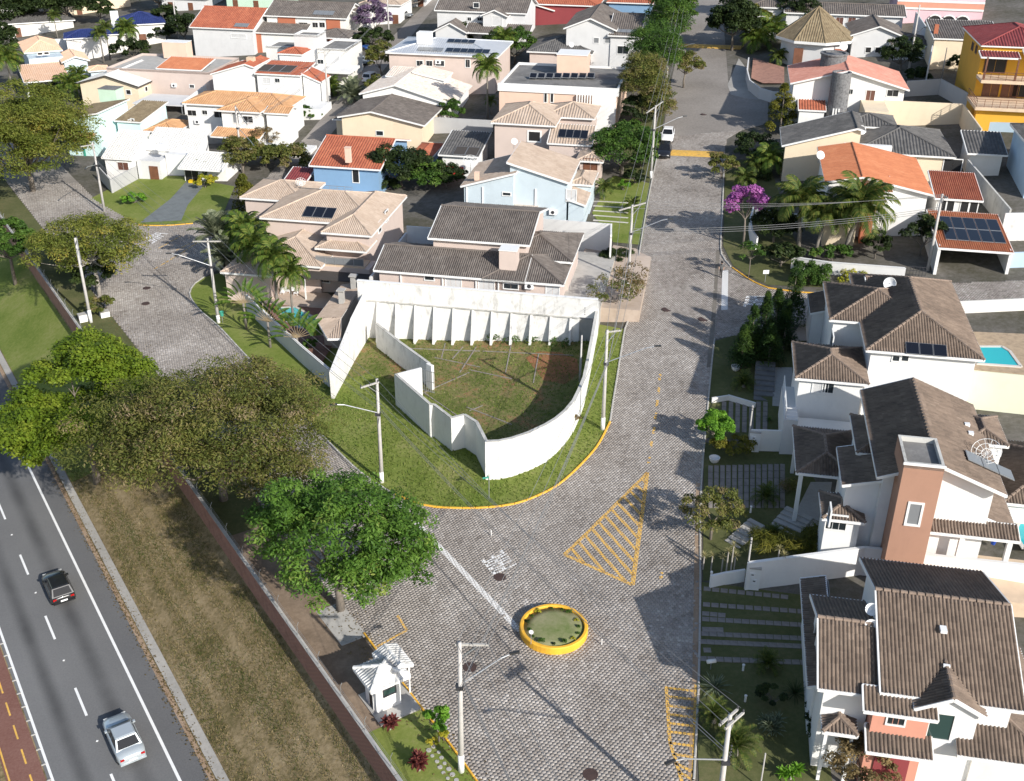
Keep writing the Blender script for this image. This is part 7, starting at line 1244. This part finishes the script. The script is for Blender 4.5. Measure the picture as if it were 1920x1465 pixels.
# ------------------------------------------------------------------ guard booth
def booth():
    h = House('guard_booth', 'small white guard booth with white tiled hip roof', (707, 1338), az=-33.1, wall='w_white', roof='t_white', cat='booth'); g = h.w(-.5, -.55, 2.0, 1.8, 2.35, 'hip', .42, ov=.45); h.w(1.0, .2, 2.6, 2.3, 2.36, 'gy', .4, ov=.1, walls=False)
    h.win(1, -.1, -1, (730, 1296), .75, .42, 'green', 'darkmetal', 1, fw=.06); h.win(0, -.05, -1, (697, 1318), .5, 1.5, 'dark', 'trim', 1, name='door'); h.box('step', (-.3, 2.4), (-1.1, 1.9), (-.1, .1), 'concrete'); h.posts([(2.4, 2.1), (2.4, .4)], 0, 2.35, .04)
    a = T(640, 1170); s = MB().box(-.9, .9, -2.0, 2.0, 0, .02).obj('patio_slab', 'concrete'); s.location = a+Vector((0, 0, .025)); s.rotation_euler = (0, 0, HAZ); s['kind'] = 'structure'
    paint('parking_box_marking', [bar((745, 1155), (763, 1183), .16), bar((763, 1183), (706, 1214), .16)], 'roadyellow')
    rg = random.Random(8); me = MB().lathe([(.14, 0), (.14, .03), (.02, .03)], 12).mesh('stepping_stone', 'concrete'); r = empty('stepping_stones', T(810, 1415)); r['kind'] = 'structure'; o0 = T(810, 1415)
    for k in range(11):
        for s in (0, 1): p = T(805+k*7+s*9, 1408+k*10.5-s*7); o = link(bpy.data.objects.new('stepping_stone', me), r); o.location = p-o0+Vector((rg.uniform(-.05, .05), 0, .03)); q = rg.uniform(.7, 1.1); o.scale = (q, q, 1)
booth()
# ------------------------------------------------------------------ cars
def car(label, loc, az, paint_, kind='sedan', z=0, pit=0, group='cars'):
    o = empty('car', (loc[0], loc[1], loc[2]+z), -math.radians(az), label, 'car', group); o.rotation_euler = (pit, 0, -math.radians(az))
    Lh = {'sedan': 2.12, 'hatch': 1.92, 'suv': 2.2, 'pickup': 2.5}[kind]; Wd = .86 if kind != 'suv' else .9; up = {'suv': .2, 'pickup': .2}.get(kind, 0)
    st = [(-Lh, .70, .42, .72), (-Lh+.08, .78, .26, .86), (-Lh+.5, Wd, .22, .93), (-.6, Wd, .2, .93), (.7, Wd, .2, .93), (1.1, Wd, .22, .9), (Lh-.45, Wd*.98, .22, .8), (Lh-.1, .76, .28, .68), (Lh, .66, .38, .58)]
    V, Fc = [], []
    for y, w, zl, zh in st:
        zl += up; zh += up; V += [(-w*.88, y, zl), (-w, y, zl+.14), (-w, y, zh-.14), (-w*.9, y, zh-.02), (-w*.45, y, zh+.03), (w*.45, y, zh+.03), (w*.9, y, zh-.02), (w, y, zh-.14), (w, y, zl+.14), (w*.88, y, zl)]
    n = 10
    for i in range(len(st)-1):
        for j in range(n): a = i*n+j; b = i*n+(j+1) % n; Fc.append((a, b, b+n, a+n))
    Fc += [tuple(range(n))[::-1], tuple((len(st)-1)*n+j for j in range(n))]; m = MB(); m.v = V; m.f = Fc; body = m.obj('body', paint_, o, True)
    yb0, yb1, yt0, yt1 = {'sedan': (-1.45, .95, -.95, .2), 'hatch': (-1.86, .9, -1.45, .15), 'suv': (-2.1, .95, -1.8, .2), 'pickup': (-.55, 1.25, -.35, .55)}[kind]; zb = .92+up; ztp = 1.44+up*1.6; wb = Wd*.9; wt = Wd*.72
    m = MB(); q = [(-wb, yb0, zb), (wb, yb0, zb), (wb, yb1, zb), (-wb, yb1, zb)]; t = [(-wt, yt0, ztp), (wt, yt0, ztp), (wt, yt1, ztp), (-wt, yt1, ztp)]
    m.v = q+t; m.f = [(4, 5, 6, 7), (0, 3, 2, 1)]+[(i, (i+1) % 4, 4+(i+1) % 4, 4+i) for i in range(4)]; cab = m.obj('cabin', paint_, o)
    def pane(name, idx, k0, k1, s0, s1):
        a, b = Vector(q[idx]), Vector(q[(idx+1) % 4]); c, d = Vector(t[(idx+1) % 4]), Vector(t[idx]); nrm = (b-a).cross(d-a).normalized(); f = lambda u, v: a.lerp(b, u).lerp(d.lerp(c, u), v)+nrm*(.012 if nrm.dot(a) > 0 or True else 0)
        ctr = (a+b+c+d)/4; sgn = 1 if nrm.dot(ctr-Vector((0, 0, 1.1))) > 0 else -1; f = lambda u, v: a.lerp(b, u).lerp(d.lerp(c, u), v)+nrm*sgn*.014
        m = MB(); m.poly([f(s0, k0), f(s1, k0), f(s1, k1), f(s0, k1)]); m.obj(name, 'carglass', o)
    pane('rear_window', 0, .1, .9, .07, .93); pane('windscreen', 2, .06, .94, .05, .95)
    for ix in (1, 3): pane('side_window', ix, .12, .88, .06, .46); pane('side_window', ix, .12, .88, .5, .92)
    m = MB(); m.v = [(x*1.0, y, z+.012) for x, y, z in [(-wt*.96, yt0+.03, ztp), (wt*.96, yt0+.03, ztp), (wt*.96, yt1-.03, ztp), (-wt*.96, yt1-.03, ztp)]]+[(-wt*.9, yt0+.1, ztp+.05), (wt*.9, yt0+.1, ztp+.05), (wt*.9, yt1-.1, ztp+.05), (-wt*.9, yt1-.1, ztp+.05)]; m.f = [(4, 5, 6, 7)]+[(i, (i+1) % 4, 4+(i+1) % 4, 4+i) for i in range(4)]; m.obj('roof', paint_, o)
    wr = .31+up*.3; tm = MB().lathe([(wr*.6, -.1), (wr*.95, -.1), (wr, -.05), (wr, .05), (wr*.95, .1), (wr*.6, .1)], 16).mesh('tyre', 'rubber'); rm = MB().lathe([(.02, .085), (wr*.55, .1), (wr*.6, .105), (wr*.6, .08)], 12).mesh('rim', 'metal')
    for sx in (-1, 1):
        for y in (-Lh*.61, Lh*.62):
            w = empty('wheel'); w.parent = o; w.location = (sx*(Wd-.08), y, wr); w.rotation_euler = (0, math.pi/2*sx, 0); link(bpy.data.objects.new('tyre', tm), w); link(bpy.data.objects.new('rim', rm), w)
        MB().box(sx*(Wd+.01)-.07, sx*(Wd+.01)+.07, yb1-.42, yb1-.28, zb-.02, zb+.1).obj('mirror', paint_, o); MB().box(sx*.62-.12, sx*.62+.12, -Lh+.0, -Lh+.09, .66+up, .8+up).obj('tail_light', 'lightred', o); MB().box(sx*.56-.13, sx*.56+.13, Lh-.16, Lh-.02, .55+up, .66+up).obj('headlight', 'lightclear', o)
    MB().box(-.24, .24, -Lh-.03, -Lh+.06, .48+up, .6+up).obj('number_plate', 'plastic_white', o)
    if kind == 'pickup': MB().box(-.66, .66, -Lh+.12, -.7, .75+up, .97+up).obj('load_bed', 'black', o)
    else: MB().box(-.78, .78, -Lh-.04, -Lh+.1, .34+up, .46+up).obj('bumper', paint_, o)
def cars():
    x, y = hd(55.2, 7.15); car('silver sedan driving in the right highway lane, bottom left', (x, y, -4.98), -33.1, 'c_silver', 'sedan'); x, y = hd(73.0, 7.25); car('dark grey hatchback with red tail lights on the highway', (x, y, -4.98), -33.1, 'c_graphite', 'hatch')
    a = T(1246, 284, .5); s = math.atan(.09)
    car('black car parked at the left kerb facing the camera', (a.x, a.y, zt(a.x, a.y)+.04), 190.6, 'c_carblack', 'hatch', pit=-s); a = T(1252, 254, .5); car('white car parked behind the black one on the main street', (a.x, a.y, zt(a.x, a.y)+.04), 190.6, 'c_carwhite', 'sedan', pit=-s)
    for px, az, c, k, l in (((681, 116), 285, 'c_silver', 'hatch', 'silver car in front of the modern white house'), ((697, 149), 20, 'c_carwhite', 'suv', 'white SUV half hidden beside a wall on the back street'), ((752, 30), 110, 'c_cargrey', 'pickup', 'dark pickup parked on the grass by the far back street'), ((674, 88), 110, 'c_carblue', 'sedan', 'blue car under the brick house porch'), ((106, 164), 200, 'c_carblack', 'sedan', 'black car inside the peach roofed carport')):
        a = T(*px, .5); car(l, (a.x, a.y, zt(a.x, a.y)+.05), az, c, k)
cars()
# ------------------------------------------------------------------ person walking at the corner
def person(label, loc, az):
    J = dict(pelvis=(0, 0, .95), chest=(0, .04, 1.3), neck=(0, .05, 1.5), head=(0, .08, 1.66), top=(0, .08, 1.74), lh=(-.09, 0, .9), lk=(-.1, .14, .5), la=(-.1, .05, .09), lt=(-.1, .2, .03), rh=(.09, 0, .9), rk=(.1, .02, .48), ra=(.1, -.22, .12), rt=(.1, -.08, .03), ls=(-.18, .03, 1.42), le=(-.24, -.08, 1.15), lw=(-.22, .06, .93), lf=(-.21, .12, .85), rs=(.18, .03, 1.42), re=(.25, .02, 1.14), rw=(.22, .2, .98), rf=(.21, .25, .91))
    R = dict(pelvis=.15, chest=.16, neck=.06, head=.095, top=.07, lh=.09, lk=.06, la=.045, lt=.04, rh=.09, rk=.06, ra=.045, rt=.04, ls=.07, le=.045, lw=.032, lf=.03, rs=.07, re=.045, rw=.032, rf=.03)
    E_ = [('pelvis', 'chest'), ('chest', 'neck'), ('neck', 'head'), ('head', 'top'), ('pelvis', 'lh'), ('lh', 'lk'), ('lk', 'la'), ('la', 'lt'), ('pelvis', 'rh'), ('rh', 'rk'), ('rk', 'ra'), ('ra', 'rt'), ('chest', 'ls'), ('ls', 'le'), ('le', 'lw'), ('lw', 'lf'), ('chest', 'rs'), ('rs', 're'), ('re', 'rw'), ('rw', 'rf')]
    k = list(J); me = bpy.data.meshes.new('body'); me.from_pydata([J[i] for i in k], [(k.index(a), k.index(b)) for a, b in E_], []); ob = bpy.data.objects.new('body', me); COL.objects.link(ob); md = ob.modifiers.new('skin', 'SKIN'); 
    for i, n in enumerate(k): v = me.skin_vertices[0].data[i]; v.radius = (R[n], R[n]); v.use_root = n == 'pelvis'
    ob.modifiers.new('sub', 'SUBSURF').levels = 1; dg = bpy.context.evaluated_depsgraph_get(); m2 = bpy.data.meshes.new_from_object(ob.evaluated_get(dg)); bpy.data.objects.remove(ob)
    for n in ('skin', 'w_darkgrey', 'black'): m2.materials.append(MATS[n])
    for p in m2.polygons: c = p.center; p.material_index = 0 if c.z > 1.5 or (abs(c.x) > .19 and c.z < 1.2) else (1 if c.z > .92 else 2)
    r = empty('person', loc, -math.radians(az), label, 'person'); link(bpy.data.objects.new('body', m2), r); h = MB().lathe([(.1, 1.66), (.112, 1.72), (.09, 1.79), (.03, 1.81)], 12, (0, .06, 0)).obj('hair', 'black', r, True)
    for sx in (-.035, .035): MB().lathe([(.012, 0), (.01, .008), (.002, .01)], 6).obj('eye', 'black', r).location = (sx, .178, 1.67)
plain('skin', (.4, .24, .16), .6, .05, 3)
person('person in dark clothes walking at the side street corner', T(1351, 521)+Vector((0, 0, .04)), 200)

# ------------------------------------------------------------------ small things
def small():
    V = Vector
    def at_(px, h=0): w = T(*px, h); return V((w.x, w.y, zt(w.x, w.y)))
    def bowl(lab, px, r): o = MB().lathe([(r*.5, 0), (r*.85, .18), (r, .42), (r*1.05, .46), (r*.9, .46), (r*.88, .36), (.02, .36)], 20).obj('planter_bowl', 'trim', None, True); o.location = at_(px); tag(o, lab, 'planter', 'white planter bowls')
    bowl('white planter bowl beside the striped driveway', (1339, 867), .42); bowl('white planter bowl near the dark steps', (1379, 695), .4)
    def meter(lab, px, post_px, hh, yaw=0):
        o = empty('meter_wall', at_(px), -AZS+yaw, lab, 'meter box'); MB().box(-.42, .42, -.18, .18, -.2, 1.75).obj('pier', 'w_white', o)
        for x, z in ((-.1, 1.25), (.05, .75)): b = MB().box(x-.17, x+.17, -.24, -.18, z-.2, z+.2).obj('meter_cover', 'plastic_white', o); MB().box(x-.08, x+.08, -.25, -.24, z+.02, z+.1).obj('meter_window', 'darkmetal', b)
        MB().box(-.44, .44, -.22, .2, 1.75, 1.85).obj('cap', 'concrete', o); MB().tube([(-.45, .15, -.2), (-.45, .15, hh)], .06, 8).obj('mast', 'pole', o)
        for k in range(2): MB().lathe([(.03, 0), (.06, .04), (.03, .08)], 8, (-.45, .05, hh-.2-.2*k)).obj('insulator', 'darkmetal', o)
    meter('white meter pier with mast beside the low curved wall', (1410, 1104), None, 4.0); meter('white meter pier with mast at the round lime tree driveway', (1412, 846), None, 4.0)
    for i, (px, hh, lab) in enumerate((((1332, 1094), 1.0, 'white painted stump at the kerb by pale yuccas'), ((1393, 1258), .5, 'upper small white garden light in shaded lawn'), ((1397, 1316), .5, 'lower small white garden light in shaded lawn'), ((1407, 962), .6, 'white post at the edge of the striped driveway'))):
        o = MB().lathe([(.07, 0), (.07, hh*.85), (.09, hh*.88), (.09, hh), (.02, hh+.02)], 10).obj('garden_post', 'trim'); o.location = at_(px); tag(o, lab, 'post', 'white garden posts')
    o = empty('letter_box', at_((1332, 1256)), .2, 'white tube letter box at the garden edge', 'letter box'); MB().tube([(0, 0, 0), (0, 0, .6)], .03, 6).obj('post', 'metal', o); MB().tube([(-.28, 0, .68), (.28, 0, .68)], .13, 12).obj('tube', 'trim', o, True)
    o = MB().tube([(0, 0, 0), (0, 0, 2.6)], .04, 6).obj('thin_post', 'pole'); o.location = at_((1425, 1478)); tag(o, 'thin grey post at the bottom edge of the right garden', 'post')
    o = empty('street_name_sign', at_((917, 935)), .3, 'street name post with two small green plates at lot corner', 'sign'); MB().tube([(0, 0, 0), (0, 0, 2.2)], .035, 6).obj('post', 'metal', o); MB().box(-.5, -.02, -.015, .015, 1.85, 2.0).obj('plate', 'teal', o); MB().box(-.015, .015, .02, .5, 1.7, 1.85).obj('plate', 'teal', o)
    o = empty('notice_sign', at_((1434, 530)), .1, 'white notice board on a post at the side street', 'sign'); MB().tube([(0, 0, 0), (0, 0, 1.4)], .03, 6).obj('post', 'metal', o); MB().box(-.3, .3, -.02, .02, .95, 1.35).obj('board', 'plastic_white', o)
    o = empty('litter_bin', at_((418, 606)), 0, 'teal litter bin on a post beside the leaning pole', 'bin'); MB().tube([(0, 0, 0), (0, 0, 1.2)], .03, 6).obj('post', 'metal', o); MB().lathe([(.16, .8), (.22, 1.3), (.2, 1.3), (.14, .85)], 12).obj('basket', 'teal', o)
    for px, s, lab in (((160, 602), (.6, .35, .8), 'white utility cabinet on the left verge, left one'), ((197, 594), (.45, .35, .6), 'white utility cabinet on the left verge, right one')): o = MB().box(-s[0], s[0], -s[1], s[1], 0, s[2]).obj('utility_cabinet', 'trim'); o.location = at_(px); o.rotation_euler = (0, 0, HAZ); tag(o, lab, 'cabinet'); MB().box(-s[0]*1.06, s[0]*1.06, -s[1]*1.08, s[1]*1.08, s[2], s[2]+.05).obj('lid', 'concrete', o)
    # garden stairs
    def stairs(lab, p, q, w, n, mat, rise=.12):
        a = at_(p); b = at_(q); d = b-a; d.z = 0; az = math.atan2(-d.x, d.y); o = empty('garden_stairs', a, az, lab, 'stairs'); L = d.length; dz = (zt(b.x, b.y)-a.z)/n
        for k in range(n): MB().box(-w/2, w/2, k*L/n, (k+1)*L/n-.03, -.4, .06+k*max(dz, rise)).obj('step', mat, o)
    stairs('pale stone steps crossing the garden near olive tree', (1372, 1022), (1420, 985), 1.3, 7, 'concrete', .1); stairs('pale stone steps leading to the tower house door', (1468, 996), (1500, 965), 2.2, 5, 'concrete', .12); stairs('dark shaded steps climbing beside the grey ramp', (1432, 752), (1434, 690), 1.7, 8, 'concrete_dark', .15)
    sheet('tower_house_path', w_([(1490, 965), (1520, 905), (1560, 905), (1548, 985), (1510, 990)]), 'g_conc', .05); sheet('checked_terrace', w_([(1478, 640), (1500, 610), (1530, 608), (1540, 640)]), 'g_pinkpave', .05); sheet('grey_ramp', w_([(1448, 762), (1450, 690), (1486, 690), (1490, 765)]), 'g_conc', .05)
    sheet('verge_garden', w_([(1200, 470), (1180, 595), (1130, 600), (1110, 560), (1150, 460)]), 'g_pinkpave', .04); sheet('verge_lawn', w_([(1222, 345), (1203, 460), (1150, 455), (1110, 400), (1150, 330)]), 'g_lawn', .04); sheet('verge_lawn', w_([(1256, 165), (1222, 345), (1160, 320), (1200, 165)]), 'g_lawndark', .04)
    slabs('slab_path', [((1118, 378+k*9), (1172, 381+k*9.3), 7) for k in range(5)], 'g_pale', (.75, .3), .06)
    sheet('curved_pavement', w_([(1364, 160), (1370, 178), (1395, 185), (1440, 190), (1440, 172), (1410, 160), (1400, 130), (1385, 110)]), 'g_conc', .05); sheet('raised_terrace', w_([(1408, 150), (1430, 160), (1470, 160), (1470, 130), (1412, 112)]), 'brickwall', .3)
    # plank fence by the solar carport gate, terrace furniture
    o = empty('garden_gate', at_((1715, 525)), -AZS, 'black lattice garden gate beside the white wall', 'gate')
    for k in range(7): MB().box(-.9+k*.3-.02, -.9+k*.3+.02, -.02, .02, 0, 1.4).obj('bar', 'darkmetal', o)
    for k in range(4): MB().box(-.95, .95, -.025, .025, .1+k*.42, .14+k*.42).obj('rail', 'darkmetal', o)
    m = MB().lathe([(.3, .4), (.28, .42), (.02, .42)], 12).mesh('seat', 'plastic_white'); lg = MB().box(-.02, .02, -.02, .02, 0, .42).mesh('leg', 'plastic_white'); bk = MB().box(-.25, .25, .22, .26, .42, .85).mesh('backrest', 'plastic_white')
    for i, px in enumerate(((530, 556), (541, 553), (551, 552), (556, 557))):
        a = at_(px); o = empty('patio_chair', a+V((0, 0, .1)), i*1.5, 'white patio chair beside the villa pool', 'chair', 'patio chairs by the villa pool'); link(bpy.data.objects.new('seat', m), o); link(bpy.data.objects.new('backrest', bk), o)
        for sx in (-.2, .2):
            for sy in (-.2, .2): l = link(bpy.data.objects.new('leg', lg), o); l.location = (sx, sy, 0)
    for px, c, lab in (((1742, 1022), 'plastic_yellow', 'yellow bucket on the tower house terrace'), ((1740, 1029), 'plastic_blue', 'blue bucket on the tower house terrace'), ((1860, 1027), 'plastic_blue', 'laundry basket at the terrace post')): o = MB().lathe([(.14, 0), (.2, .36), (.17, .36), (.12, .05), (.02, .05)], 12).obj('bucket', c); a = at_(px); o.location = a+V((0, 0, .3)); tag(o, lab, 'bucket')
    # ground litter: dry leaves
    rng = np.random.default_rng(5); n = 5000; h = rng.uniform(30, 110, n); d = np.where(rng.random(n) < .6, rng.normal(10.8, .25, n), rng.normal(21.6, .6, n)); X = HD[0]*h+ND[0]*d; Y = HD[1]*h+ND[1]*d; Z = ztv(X, Y)+np.where(d < 15, .075, .06); a = rng.random(n)*6.28; s = rng.uniform(.02, .07, n); Vv = np.stack([np.stack([X+np.cos(a+k*1.57)*s, Y+np.sin(a+k*1.57)*s, Z+rng.uniform(0, .02, n)], 1) for k in range(4)], 1).reshape(-1, 3)
    o = link(bpy.data.objects.new('fallen_leaves', npmesh('fallen_leaves', Vv, np.arange(n*4).reshape(n, 4), 'l_dry', rnd=rng.random(n)))); tag(o, 'dry fallen leaves along the gutters', 'leaves', kind='stuff')
small()
